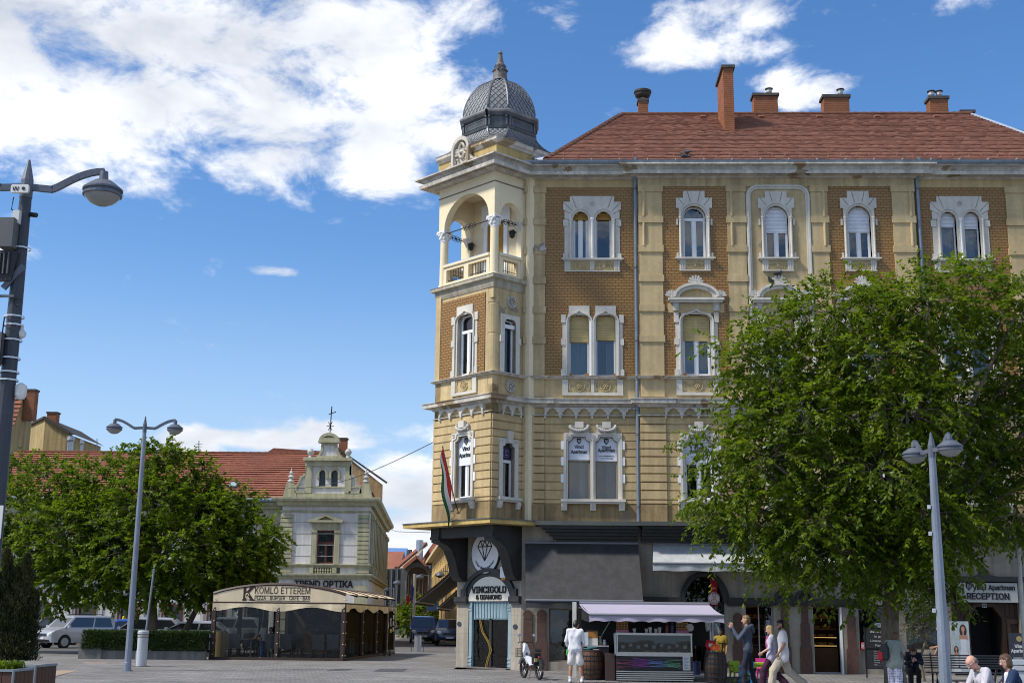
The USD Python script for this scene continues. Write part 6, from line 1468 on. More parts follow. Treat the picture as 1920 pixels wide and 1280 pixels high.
bk.build('basket',M('basket_wire',(.10,.09,.06),.5),mp);MB().tube([(-.08,.42,.32),(-.2,.3,.01)],.012,5).build('kickstand',BLK,mp);MB().tube([(.12,.45,.3),(.22,.45,.28)],.02,5).build('pedal',BLK,mp)
# ---- chalkboard, benches, posters, bins
CHALK=M('chalk',(.5,.5,.5),.9);SLB=M('board_black',(.018,.02,.024),.6,.2,3.)
q=gnd(1648,1271);cb=thing('chalkboard','black pavement chalkboard with handwriting, half hidden by the woman in patterned trousers','chalkboard',(float(q[0])+.05,float(q[1]),float(q[2])),-.1)
f_=Fr((0,0),(1,0),(0,-1));hw=.40
for z0,z1,nm in((.30,.88,'lower_board'),(.90,1.50,'upper_board')):
 MB(f_).box(-hw,hw,-.03,0,z0,z1).build(nm,SLB,cb);MB(f_).poly(ring(sbox(-hw-.03,z0-.02,hw+.03,z1+.02),sbox(-hw,z0,hw,z1)),-.04,.012).build('board_frame',BLK,cb)
for sx in(-1,1):MB(f_).box(sx*hw-.02,sx*hw+.02,-.05,0.0,0,.3).build('leg',BLK,cb)
for k,tx in enumerate(('We love it','to go!','Limonade','Pizza')):letters(f_,tx,-.04+.03*(k%2),1.36-k*.135,.065,.002,CHALK,cb,d=.003)
for k in range(7):letters(f_,('Kavé ............. 390','Tea ............... 350','Fagylalt ......... 300','Sütemény ...... 450','Szendvics ...... 590','Limonádé ...... 490','Rétes ............ 250')[k],0,.80-k*.068,.028,.002,CHALK,cb,d=.003)
def bench(label,x,y,rz,L=1.9,back=True):
 t=thing('bench',label,'bench',(x,y,gz(x,y)),rz);wd=M('bench_slat',(.10,.09,.085),.6,.2,5.)
 for k in range(5):MB().box(-L/2,L/2,-.22+k*.09,-.15+k*.09,.43,.46).build('seat_slat',wd,t)
 if back:
  for k in range(6):MB().box(-L/2,L/2,.24+k*.012,.26+k*.012,.54+k*.065,.58+k*.065).build('back_slat',wd,t)
 for sx in(-L/2+.2,L/2-.2):
  m=MB();m.tube([(sx,-.2,.43),(sx,-.22,.25),(sx,-.15,.02),(sx,-.25,.0)],.025,6);m.build('leg',BLK,t);m=MB();m.tube([(sx,.18,.43),(sx,.22,.0)],.025,6);m.build('leg',BLK,t);MB().tube([(sx,.2,.42),(sx,.31,.95)],.02,6).build('back_post',BLK,t)
 return t
bench('dark slatted bench with a backrest under the tree, holding the person bent over',11.25,35.6,.0,2.3)
fb_=Fr((0,Y0-.55),(1,0),(0,-1))
def fx(u,v=1210):return fb_.hit(u,v)[0]
ps=thing('wedding_poster','pale poster board of women in white dresses left of the wooden entry','poster');x0,x1=fx(1783),fx(1818);z0,z1=fb_.hit(1800,1262)[1],fb_.hit(1800,1164)[1]
MB(fb_).box(x0,x1,0,.03,z0,z1).build('board',M('poster_pale',(.33,.40,.43),.5,.2,1.2),ps)
HAIRB=M('dark_brown_hair',(.035,.02,.013),.6,.3,30.);SKINP=M('printed_skin',(.35,.19,.13),.6);DRS=M('printed_dress',(.5,.52,.55),.6)
for cx,s in((x0+(x1-x0)*.68,1.0),(x0+(x1-x0)*.26,.62)):
 zc_=z0+.25+(.3 if s==1 else 0);o=.031
 MB(fb_).poly(affinity.scale(circle((cx,zc_+.78*s),.13*s,16),.9,1.6),o,o+.001).build('printed_hair',HAIRB,ps);MB(fb_).poly(affinity.scale(circle((cx,zc_+.84*s),.07*s,12),.85,1.25).union(sbox(cx-.025*s,zc_+.62*s,cx+.025*s,zc_+.8*s)).union(sbox(cx-.13*s,zc_+.5*s,cx+.13*s,zc_+.65*s)),o+.001,o+.002).build('printed_skin',SKINP,ps)
 MB(fb_).poly(Polygon([(cx-.1*s,zc_+.52*s),(cx+.1*s,zc_+.52*s),(cx+.09*s,zc_+.25*s),(cx+.2*s,zc_-.35*s),(cx-.2*s,zc_-.35*s),(cx-.09*s,zc_+.25*s)]),o+.002,o+.003).build('printed_dress',DRS,ps)
ps=thing('apartment_board','dark advertising board with a gold crest and Vinci Apartman lettering at the right edge','advertising board');x0,x1=fx(1892),fx(1930);z0,z1=fb_.hit(1905,1258)[1],fb_.hit(1905,1186)[1]
MB(fb_).box(x0,x1,0,.03,z0,z1).build('board',M('poster_dark',(.03,.034,.045),.4,.2,2.),ps);xc=(x0+x1)/2
PRW=M('print_white',(.6,.6,.62),.6);letters(fb_,'Vinci',xc,z1-.46,.10,.03,PRW,ps,bold=True,serif=3,d=.004);letters(fb_,'Apartman',xc,z1-.60,.10,.03,PRW,ps,bold=True,serif=3,d=.004,fit=.56)
MB(fb_).poly(circle((xc,z1-.18),.09,14),.03,.034).build('gold_crest',M('print_gold',(.35,.26,.10),.5),ps);MB(fb_).box(x0+.1,x0+.4,.03,.034,z1-1.0,z1-.75).build('photo',M('print_grey',(.2,.22,.24),.6,.4,5.),ps)
wb=thing('white_bin','pale grey litter bin with ribbed lid at the right edge of the picture','bin');q=atY(1916,1250,24.);x,y=float(q[0]),24.
m=MB();m.box(x-.14,x+.2,y,y+.3,0,.88);m.build('body',M('bin_pale',(.42,.46,.48),.5,.06),wb)
for z in(.9,1.0):MB().box(x-.16,x+.22,y-.02,y+.32,z,z+.08).build('lid_band',M('bin_pale',(.42,.46,.48),.5),wb)
tp=thing('awning_post','pale metal post with a crossbar at the right edge in front of the entry','post');y=33.;a=atY(1908.5,1010,y);c=atY(1917.5,1165,y);MB().tube([(c[0]+.02,y,0),(c[0],y,c[2]),(a[0],y,a[2])],.055,8).build('pole',M('worn_white_pole',(.42,.42,.38),.6,.2,3.),tp);e=atY(1893,1005.5,y);MB().bar((e[0],y,e[2]),(a[0]+.9,y,a[2]-.03),.06,.06).build('crossbar',M('worn_white_pole',(.42,.42,.38),.6),tp)
# ================================================================== the pale corner house across the street with its red roofed wing
YP=76.0
LF=Fr((0,YP),(1,0),(0,-1))
def lx(u,v=1000):return LF.hit(u,v)[0]
def lz(v,u=610):return LF.hit(u,v)[1]
WHITEP=M('white_render',(.62,.61,.58),.85,.08,.7,streak=.18,bump=.1,bscale=20)
GREENP=M('pale_green_trim',(.40,.385,.255),.85,.12,1.,streak=.25)
LTILE=M('orange_roof_tile',(.3,.1,.05),.8,.14,.4,island=[(.25,.092,.054),(.285,.108,.064),(.215,.078,.046),(.265,.10,.058)])
REDF=M('red_brown_frame',(.10,.03,.018),.5,.1)
H2=thing('optician_house','white and pale green historic house with a scrolled gable and long red tiled wing','building')
px0,px1=lx(527.5),lx(692.5)
wn=sbox(lx(595),lz(1056),lx(627),lz(994));gw=[arch((lx(a,900)+lx(b,900))/2,(lx(b,900)-lx(a,900))/2,lz(911.5),lz(888),lz(881)-lz(888),'round',10)for a,b in((598,610.4),(620.8,633.6))]
MB(LF).poly(sbox(px0,0,px1,lz(934)).difference(wn),-.4,0).build('wall',WHITEP,H2)
w0=lx(-60)
# wing
wing_ops=[sbox(lx(u0),lz(1062),lx(u1),lz(1000))for u0,u1 in((60,80),(130,150),(200,222),(272,296),(345,368),(418,440),(482,504))]
gops=[sbox(lx(u0,1150),0.2,lx(u1,1150),lz(1138))for u0,u1 in((52,78),(134,166),(214,246),(298,331),(384,412),(455,480))]
WFy=.9;WF=Fr((0,YP+WFy),(1,0),(0,-1))
MB(WF).poly(sbox(w0,0,px0,lz(940)).difference(UU(wing_ops+gops)),-.4,0).build('wall',WHITEP,H2)
for v in(1020,1042,1064,1098,978):MB(WF).box(w0,px0,0,.02,lz(v)-.02,lz(v)+.02).build('string_course',M('render_joint',(.32,.32,.31),.9),H2)
MB(WF).box(w0,px0,0,.12,lz(978),lz(948)).build('frieze',GREENP,H2);MB(WF).box(w0,px0,0,.30,lz(952),lz(946)).build('cornice_lower',GREENP,H2);MB(WF).box(w0,px0,0,.5,lz(946),lz(941)).build('cornice',GREENP,H2)
m=MB(WF);m.tube([(w0,.62,lz(937)),(px0,.62,lz(937))],.13,8);m.build('gutter',ZINC,H2)
MB(WF).box(w0,px0,0,.1,lz(1085),lz(1076)).build('floor_band',GREENP,H2)
for o in wing_ops:
 x0,z0,x1,z1=o.bounds;f=MB(WF);f.poly(ring(o.buffer(.22,join_style=2),o),0,.08);f.box(x0-.4,x1+.4,0,.22,z1+.62,z1+.75);f.box(x0-.3,x1+.3,0,.14,z1+.22,z1+.62);wdw=f.build('window',GREENP,H2);MB(WF).poly(ring(o,o.buffer(-.08)).union(sbox((x0+x1)/2-.05,z0,(x0+x1)/2+.05,z1)),-.2,-.12).build('window_frame',REDF,wdw);MB(WF).poly(o,-.2,-.19).build('pane',GLASS,wdw)
for o in gops:
 x0,z0,x1,z1=o.bounds;f=MB(WF);f.poly(ring(o.buffer(.12,join_style=2),o),0,.05);wdw=f.build('shop_window',REDF,H2);MB(WF).poly(o,-.3,-.29).build('pane',GLASSD,wdw)
for a,b in zip(gops[:-1],gops[1:]):
 x0,x1=a.bounds[2]+.3,b.bounds[0]-.3;MB(WF).poly(ring(sbox(x0,.5,x1,2.6),sbox(x0+.2,.7,x1-.2,2.4)),0,.06).build('wall_panel',M('panel_cream',(.46,.45,.40),.85),H2)
MB(WF).box(w0,px0,-9,-8.8,0,8).build('back_wall',WHITEP,H2)
MB().box(w0,px1-.4,YP+4.4,YP+4.6,.1,8.4).build('partition',LOOK['room_wall'],H2)
for z in(4.0,):MB().box(w0,px1-.4,YP+.5,YP+4.4,z,z+.2).build('floor_slab',LOOK['room_wall'],H2)
# wing roof
ze,zr=lz(933),float(atY(300,849,YP+8)[2])
re0,re1=ARR([float(atY(8,905,YP+.4)[0])-8,YP+.35,ze]),ARR([px0+2.0,YP+.35,ze])
rr0,rr1=ARR([float(atY(32,849,YP+8)[0]),YP+8,zr]),ARR([px0+2.0,YP+8,zr])
rf=MB();rf.raw([re0,re1,rr1,rr0,re0+[0,16,0],re1+[0,16,0]],[[0,1,2],[0,2,3],[4,3,2],[4,2,5],[0,3,4]]);roof2=rf.build('roof',M('roof_deck',(.05,.022,.016),.9),H2)
tile_slope([re0,re1,rr1,rr0],'roof_tiles',H2,LTILE,tw=.32,th=.42,lift=.08)
ridge_caps(rr0,rr1,parent=H2,mat=LTILE,step=.5,r=.16)
q=atY(438,909,YP+2.2);tt=(q[1]-(YP+.35))/7.65;zc_=ze+tt*(zr-ze);sk=MB();ang=math.atan2(zr-ze,7.65)
def slopept(x,d,n):return ARR([x,YP+.35+d*cos(ang)-n*sin(ang),ze+d*sin(ang)+n*cos(ang)])
d0=tt*7.65/cos(ang)
sk.hull([slopept(q[0]+a,d0+b,n)for a in(-.28,.28)for b in(-.45,.45)for n in(.0,.14)]);skl=sk.build('skylight',M('skylight_frame',(.05,.06,.07),.4),H2);s2=MB();s2.hull([slopept(q[0]+a,d0+b,n)for a in(-.2,.2)for b in(-.35,.35)for n in(.14,.15)]);s2.build('pane',M('skylight_pane',(.35,.42,.5),.1,metal=.6),skl)
for u,v0,v1 in((182,822,848),(373,826,853)):a,c=atY(u,v0,YP+8),atY(u,v1,YP+8);MB().tube([a,c-[0,0,.3]],.03,5).build('aerial_mast',LEAD,H2)
a=atY(373,832,YP+8)
for k in range(3):MB().tube([a+[-.25+.05*k,0,-.18*k],a+[.25-.05*k,0,-.18*k]],.015,4).build('aerial_rod',LEAD,H2)
# pavilion trim
for x0,x1 in((px0,lx(549)),(lx(670.5),px1)):
 for k in range(11):
  z0=lz(1056)+k*(lz(964)-lz(1056))/11;MB(LF).hull([(x,o,z)for x,o,z in[(x0-.06*(x0==px0),0,z0+.02),(x1,0,z0+.02),(x0-.06*(x0==px0),0,z0+.27),(x1,0,z0+.27),(x0-.06*(x0==px0),.10,z0+.05),(x1-.02,.10,z0+.05),(x0-.06*(x0==px0),.10,z0+.24),(x1-.02,.10,z0+.24)]]).build('quoin',GREENP,H2)
 for k in range(5):z0=.3+k*.68;MB(LF).box(x0-.05,x1,0,.10,z0,z0+.6).build('quoin',GREENP,H2)
 MB(LF).box(x0-.05,x1+.03,0,.08,lz(1073),lz(1062)).build('quoin',GREENP,H2)
for k in range(4):
 z=lz(1042-21*k);MB(LF).box(lx(549),lx(670.5),.0,.012,z-.018,z+.018).build('render_joint',LOOK['render_joint'],H2)
PO=Fr((px1,YP),(-.085,.996),(.996,.085))  # street side
sd=ARR([-.085,.996]);SL=23.0
cpath=[(px0,YP+.9),(px0,YP),(px1,YP),tuple(ARR([px1,YP])+sd*SL)]
def mould(v0,v1,o,name,zt=None):
 m=MB();z0,z1=lz(v0),lz(v1);m.sweep(cpath,[(0,z0),(o*.4,z0),(o*.55,z0+(z1-z0)*.4),(o*.9,z0+(z1-z0)*.55),(o,z1-(z1-z0)*.2),(o,z1),(0,z1+.02)]);return m.build(name,GREENP,H2)
mould(1085,1075,.28,'floor_cornice');mould(1063,1057,.18,'sill_band');mould(948,933,.60,'main_cornice');mould(961,957,.10,'frieze_line')
MB(PO).box(0,SL,-.4,0,0,lz(934)).build('street_wall',WHITEP,H2)
for k in range(12):
 x=.5+k*1.95;m=MB(PO);m.box(x,x+.55,0,.22,lz(1056),lz(966));m.box(x-.08,x+.63,0,.30,lz(972),lz(964));m.box(x-.06,x+.6,0,.26,lz(1073),lz(1063));m.build('pilaster',GREENP,H2)
for k in range(11):
 x=.5+k*1.95+.8;o=sbox(x,lz(1054),x+.9,lz(998));m=MB(PO);m.poly(ring(o.buffer(.12),o),0,.08);wdw=m.build('window',GREENP,H2);MB(PO).poly(o,.0,.01).build('pane',M('dark_pane',(.03,.035,.04),.1),wdw)
# main window with pediment and balustrade
f=MB(LF);x0,z0,x1,z1=wn.bounds;f.box(x0-.33,x0-.03,0,.10,z0,z1+.02);f.box(x1+.03,x1+.33,0,.10,z0,z1+.02);f.box(x0-.38,x0,0,.14,z1-.12,z1+.03);f.box(x1,x1+.38,0,.14,z1-.12,z1+.03);f.box(x0-.3,x1+.3,0,.08,z1+.03,lz(979))
xa_,xb_,zp0,zp1=lx(579,975),lx(645,975),lz(979),lz(963.5);xm_=(xa_+xb_)/2
f.poly(ring(Polygon([(xa_,zp0),(xb_,zp0),(xb_,zp0+.12),(xm_,zp1),(xa_,zp0+.12)]),Polygon([(xa_+.55,zp0+.12),(xb_-.55,zp0+.12),(xm_,zp1-.14)])),0,.30);wdw=f.build('window',GREENP,H2)
MB(LF).poly(Polygon([(xa_+.3,zp0+.1),(xb_-.3,zp0+.1),(xm_,zp1-.1)]),0,.06).build('tympanum',GREENP,wdw)
g=UU([ring(wn,wn.buffer(-.10,join_style=2)),sbox((x0+x1)/2-.07,z0,(x0+x1)/2+.07,z1-.75),sbox(x0,z1-.8,x1,z1-.66)]);MB(LF).poly(g,-.22,-.10).build('window_frame',REDF,wdw);MB(LF).poly(wn,-.2,-.19).build('pane',GLASS,wdw)
for k in range(9):MB(LF).box(x0+.1+k*(x1-x0-.2)/9,x0+.1+k*(x1-x0-.2)/9+.07,-.34,-.32,z0,z1).build('blind_strip',CURTAIN,wdw)
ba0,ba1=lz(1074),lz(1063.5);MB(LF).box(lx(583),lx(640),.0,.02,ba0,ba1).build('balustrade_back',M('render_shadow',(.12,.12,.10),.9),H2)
for a,b in((lx(583),lx(591)),(lx(626),lx(634))):MB(LF).box(a,b,0,.16,ba0,ba1).build('balustrade_block',GREENP,H2)
for k in range(7):x=lx(592.5)+(k+.5)*(lx(625.5)-lx(592.5))/7;m=MB(LF);m.lathe((x,.08,ba0),[(.05,0),(.05,.04),(.03,.08),(.065,.16),(.03,.26),(.05,.30),(.05,ba1-ba0)],8);m.build('baluster',GREENP,H2)
# lettering, individual letters on the shop band
og=thing('optician_sign','black TREND OPTIKA letters on the white wall above the restaurant tent','sign');letters(LF,'TREND OPTIKA',(lx(552,1095)+lx(662,1095))/2,lz(1100),.37,.01,INK,og,d=.06,bold=True,fit=lx(662,1095)-lx(552,1095))
# gable
z_=lambda v:lz(v,615)
def xg(u,v):return LF.hit(u,v)[0]
m=MB(LF);m.box(px0+.1,px1-.1,-.4,.1,z_(934),z_(924.5));m.build('attic_base',GREENP,H2)
sides=Polygon([(xg(553,924),z_(924.5)),(xg(553,912),z_(911)),(xg(557,908),z_(909)),(xg(563,896),z_(894)),(xg(572.7,890),z_(887)),(xg(572.7,880),z_(870)),(xg(659,880),z_(870)),(xg(659,890),z_(887)),(xg(667,896),z_(894)),(xg(672,908),z_(909)),(xg(678,912),z_(911)),(xg(678,924),z_(924.5))])
gwu=UU(gw);MB(LF).poly(sides.union(sbox(xg(573,870),z_(872),xg(658,870),z_(859))).difference(gwu),-.3,.02).build('gable_wall',WHITEP,H2)
m=MB(LF);m.poly(ring(sides,sides.buffer(-.12)).difference(sbox(xg(575,880),0,xg(656,880),30)),.02,.12);m.box(xg(573,900),xg(585,900),.02,.12,z_(924),z_(870));m.box(xg(647,900),xg(659,900),.02,.12,z_(924),z_(870));m.box(xg(553,912),xg(678,912),.02,.10,z_(914),z_(911.5));m.box(xg(573,868),xg(658,868),.02,.14,z_(874),z_(864));m.box(xg(570.5,860),xg(661.5,860),-.1,.32,z_(864),z_(858.5))
for o in gw:m.poly(ring(o.buffer(.14),o).intersection(sbox(-99,o.bounds[3]-.5,99,99)),.02,.12)
m.build('gable_trim',GREENP,H2)
for o in gw:MB(LF).poly(o,-.2,-.19).build('gable_window',M('dark_pane',(.03,.035,.04),.1),H2)
tp_=Polygon([(xg(590,857),z_(858.5)),(xg(597,852),z_(853)),(xg(602,843),z_(844)),(xg(603,830),z_(829.5)),(xg(632,830),z_(829.5)),(xg(633,843),z_(844)),(xg(638,852),z_(853)),(xg(646,857),z_(858.5))])
MB(LF).poly(tp_,-.3,.02).build('gable_top',WHITEP,H2);m=MB(LF);m.poly(ring(tp_,tp_.buffer(-.13)),.02,.1);m.box(xg(597.5,829),xg(637,829),-.3,.2,z_(830),z_(826.5));ar_=arch(xg(617.5,826),.62,z_(826.5),z_(826.5),z_(811.5)-z_(826.5),'round',14);m.poly(ring(ar_,ar_.buffer(-.18)),-.3,.16);m.poly(ar_.buffer(-.15),-.28,.02);m.build('gable_crown',GREENP,H2)
for u in(544.5,685.5):
 x=xg(u,915);m=MB(LF);m.hull([(x+a,o,z)for z,a_ in((z_(933),.42),(z_(906),.22))for a in(-a_,a_)for o in(-.3+.1*(a_<.3),.12)]);fn=m.build('pedestal',GREENP,H2);m=MB(LF);m.lathe((x,-.08,0),[(.12,z_(906)),(.22,z_(902)),(.10,z_(898)),(.2,z_(894)),(.08,z_(890)),(.13,z_(887)),(.04,z_(882)),(.02,z_(877))],10);m.build('finial',M('pale_stone',(.42,.42,.38),.8,.2,4.),fn)
for u in(582,652.5):
 x=xg(u,855);m=MB(LF);m.lathe((x,-.05,0),[(.16,z_(858.5)),(.10,z_(854)),(.2,z_(849)),(.22,z_(846)),(.12,z_(842)),(.1,z_(841))],10);m.build('urn',M('pale_stone',(.42,.42,.38),.8,.2,4.),H2)
x=xg(619,790);m=MB(LF);m.tube([(x,-.1,z_(813)),(x+.05,-.1,z_(761))],.035,6);m.tube([(x-.12,-.1,z_(776)),(x+.32,-.1,z_(771))],.03,5)
for t in LIN(0,2*PI,7)[:-1]:m.tube([(x,-.1,z_(798)),(x+.22*cos(t),-.1,z_(798)+.3*sin(t))],.022,4)
m.build('weather_vane',BLACK,H2)
# pavilion roof, hip behind and firewall gable with chimney
rz0=lz(933);hp=MB();A0,A1,A2,A3=ARR([px0-.3,YP+.6,rz0]),ARR([px1+.3,YP+.6,rz0]),ARR([px1+.3+sd[0]*SL,YP+SL,rz0]),ARR([px0-.3,YP+SL,rz0])
hp.raw([A0,A1,A2,A3,A0+[3,4,2.2],A1+[-2.6,4,2.2],A2+[-2.6,-4,2.2],A3+[3,-4,2.2]],[[0,1,5],[0,5,4],[1,2,6],[1,6,5],[3,0,4],[3,4,7],[2,3,7],[2,7,6],[4,5,6],[4,6,7]]);hp.build('pavilion_roof',LTILE,H2)
GB=thing('firewall_house','ochre gable wall and red hipped roof rising behind the white gable house','building');yb=101.
P_=lambda u,v,Y=yb:atY(u,v,Y)
ap,sl,bt=P_(634,842),P_(723,905),P_(714,960);lo=P_(632,960)
f=MB();g=[ap,sl+[0,0,.0],[bt[0],yb,3.],[lo[0],yb,3.]];gp=Polygon([(p[0],p[2])for p in((ap[0],0,ap[2]),(sl[0]-.3,0,sl[2]-.1),(bt[0],0,bt[2]),(bt[0],0,2),(lo[0]-3,0,2),(lo[0]-3,0,ap[2]-3))]);f=MB(Fr((0,yb),(1,0),(0,-1)));f.poly(gp,-.6,0);f.build('gable_wall',M('old_ochre_wall',(.36,.25,.12),.9,.22,.8,streak=.3,patch=[((.20,.17,.13),.7,.62)]),GB)
e=MB();e.bar(ap+[0,-.1,.05],sl+[0.1,-.1,.0],.3,.14);e.build('verge',M('sooty_verge',(.05,.045,.04),.8),GB)
f=MB();f.raw([ap+[0,0,.1],sl+[.2,0,.05],sl+[.2,.7,.05],ap+[0,.7,.1]],[[0,1,2],[0,2,3]]);f.build('roof_slope',LTILE,GB)
r0,r1,e0,e1=P_(513,839.5),P_(600,845),P_(480,861),P_(640,861)
f=MB();f.raw([r0,r1,e1,e0,r0+[0,4,-2.5],r1+[0,4,-2.5]],[[3,2,1],[3,1,0],[0,1,5],[0,5,4]]);f.build('roof',M('old_brown_tile',(.20,.075,.045),.85,.25,3.),GB)
cA,cB=P_(634,822),P_(648,850);chimney(cA[0],cB[0],yb+.3,yb+.9,cB[2]-1.2,cA[2],parent=GB)
# ---- the ochre houses at the far left
LB=thing('left_gable_house','ochre gabled house with mossy tiles and brick chimney behind the lamp post','building')
OCW=M('ochre_render',(.40,.30,.135),.9,.14,.7,streak=.3)
X=float(atY(42.5,748,93.)[0]);rz_,ez_,bz_=float(atY(42.5,748,93)[2]),float(atY(10,900,90)[2]),float(atY(61,760,95)[2])
f=MB();pr=Polygon([(89.6,0),(89.6,ez_),(93,rz_),(95,bz_),(95,0)]);f.side(pr,X-12,X);f.v=[v[:,[0,1,2]]for v in f.v];f.build('walls',OCW,LB)
tile_slope([ARR([X-12,89.4,ez_]),ARR([X+.1,89.4,ez_]),ARR([X+.1,93,rz_+.08]),ARR([X-12,93,rz_+.08])],'roof_tiles',LB,M('mossy_tile',(.2,.09,.05),.9,.3,3.,island=[(.22,.085,.045),(.17,.075,.045),(.30,.17,.10),(.14,.07,.04)]),tw=.35,th=.4,lift=.1)
f=MB();f.bar((X+.05,93,rz_+.1),(X+.05,95.2,bz_),.3,.15);f.build('verge',M('sooty_verge',(.05,.045,.04),.8),LB)
cA,cB=atY(40,727,92.),atY(53.5,745,92.);chimney(cA[0]-.2,cB[0],93.1,93.8,cB[2]-1.5,cA[2],parent=LB);p=atY(58,740,94.5);MB().lathe((p[0],p[1],p[2]-.9),[(.17,0),(.17,1.1),(.2,1.15)],10).build('flue',M('flue_metal',(.42,.40,.36),.5,.15,4.,metal=.3),LB)
LC=thing('left_small_house','smaller ochre house with a dark verge and brick chimney above the red roof','building');yc=100.
a,b_,c=atY(58,797,104.),atY(85,784,yc),atY(124.5,812,yc)
f=MB();f.raw([[a[0],104,2],[b_[0],yc,2],b_,a],[[0,1,2],[0,2,3]]);f.raw([[b_[0],yc,2],[c[0],yc,2],c,b_],[[0,1,2],[0,2,3]]);f.raw([[c[0],yc,2],[c[0],108,2],[c[0],108,c[2]],c],[[0,1,2],[0,2,3]]);f.build('walls',OCW,LC)
f=MB();f.raw([a+[-.2,0,.05],b_+[0,-.2,.1],b_+[0,8,.1],a+[-.2,8,0.05]],[[0,1,2],[0,2,3]]);f.raw([b_+[0,-.2,.1],c+[.3,-.2,.02],c+[.3,8,.02],b_+[0,8,.1]],[[0,1,2],[0,2,3]]);f.bar(b_+[0,-.15,.05],c+[.3,-.15,0],.2,.22);f.bar(a+[0,-.15,.05],b_+[0,-.15,.05],.2,.18);f.build('verge_roof',M('sooty_verge',(.05,.045,.04),.8),LC)
cA,cB=atY(90,775,yc+.5),atY(106,797,yc+.5);chimney(cA[0],cB[0],yc+.3,yc+1.0,cB[2]-1.2,cA[2],parent=LC)
for u0,u1,v0 in((126,138,818),(150.5,156,824)):
 p0,p1=atY(u0,v0,97),atY(u1,850,97);r=(p1[0]-p0[0])/2*.7;MB().lathe(((p0[0]+p1[0])/2,97,p1[2]-1),[(r,0),(r,p0[2]-p1[2]+.6),(r*1.5,p0[2]-p1[2]+.7),(r*1.2,p0[2]-p1[2]+1.0)],12).build('metal_duct',M('duct_metal',(.35,.37,.40),.35,.1,2.,metal=.7),LC)
# ================================================================== the side street
STR=Fr((0,0),(1,0),(0,1))
asph=MB();s0,s1=ARR([px1+1.6,66.]),ARR([-4.6,64.]);asph.raw([(s0[0],s0[1],.104),(s1[0],s1[1],.104),(s1[0]-14,240,.104),(s0[0]-14,240,.104)],[[0,1,2],[0,2,3]]);asph.build('road',M('reddish_asphalt',(.105,.092,.085),.9,.15,.6),kind='structure')
rl=MB();rl.raw([(-70,55,.104),(-15.2,55,.104),(-15.2,73,.104),(-70,73,.104)],[[0,1,2],[0,2,3]]);rl.build('parking',M('asphalt',(.085,.083,.08),.9,.15,.5),kind='structure')
kb=MB();k0,k1=gnd(64,1277),gnd(205,1241.5);k2=gnd(64,1262);k3=gnd(170,1241)
kb.raw([k0+[0,0,.006],k1+[0,0,.006],k3+[-.2,0,.006],k2+[0,0,.006]],[[0,1,2],[0,2,3]]);kb.build('tan_strip',M('tan_stone',(.30,.225,.165),.85,.12,1.),kind='structure')
ad=MB();a=[gnd(-40,1290),k2,k3+[-.2,0,0],gnd(140,1234),gnd(-40,1234)];ad.raw([p+[0,0,.004]for p in a],[[0,1,2],[0,2,3],[0,3,4]]);ad.build('side_pavement',M('grey_setts',(.14,.138,.13),.9,.2,1.),kind='structure')
def house_box(name,label,fr,s0,s1,d,h,mat,roofm=None,rise=0,wins=None,cat='building',wm=None):
 t=thing(name,label,cat);b=MB(fr);b.box(s0,s1,-d,0,0,h);b.build('walls',mat,t)
 if rise:
  r=MB(fr);r.raw([(s0-.3,.4,h),(s1+.3,.4,h),(s1+.3,-d/2,h+rise),(s0-.3,-d/2,h+rise),(s0-.3,-d-.4,h),(s1+.3,-d-.4,h)],[[0,1,2],[0,2,3],[4,3,2],[4,2,5],[0,3,4],[1,5,2]]);r.build('roof',roofm,t)
 for(a,b_,z0,z1)in wins or[]:
  w=MB(fr).box(a-.1,b_+.1,0,.05,z0-.1,z1+.1).build('window',wm or WHITE,t);MB(fr).box(a,b_,.03,.06,z0,z1).build('pane',M('dark_pane',(.03,.035,.04),.1),w)
 return t
# yellow house on the right side of the street
yA,yB=ARR([(855-960)/2392*92-.0314*92,92.]),ARR([(813.5-960)/2392*142-.0314*142,142.])
yd=(yB-yA)/np.linalg.norm(yB-yA);YFr=Fr(tuple(yA),tuple(yd),(-yd[1],yd[0]));Ly=float(np.linalg.norm(yB-yA));zY=float(YFr.hit(815,1043)[1])
YW=M('yellow_house',(.50,.33,.10),.85,.1,.6,streak=.15)
yh=thing('yellow_house','yellow house with pale pilasters on the right of the side street','building');MB(YFr).box(-12,Ly,-10,0,0,zY).build('walls',YW,yh);MB(YFr).box(-12,Ly+.4,-.2,.6,zY-.3,zY).build('cornice',M('yellow_cornice',(.45,.36,.2),.8),yh);MB(YFr).box(-12,Ly+.2,-.1,.2,zY*.52,zY*.52+.25).build('floor_band',M('yellow_cornice',(.45,.36,.2),.8),yh)
for k in range(14):
 s=Ly-1-k*3.6;MB(YFr).box(s-.5,s,0,.25,0,zY*.52).build('pilaster',M('pale_yellow',(.56,.42,.2),.85),yh)
 for z0,z1 in((zY*.6,zY*.75),(zY*.82,zY*.92)):w=MB(YFr).box(s-2.4,s-1.4,0,.06,z0-.1,z1+.1).build('window',M('pale_yellow',(.56,.42,.2),.85),yh);MB(YFr).box(s-2.3,s-1.5,.04,.07,z0,z1).build('pane',M('dark_pane',(.03,.035,.04),.1),w)
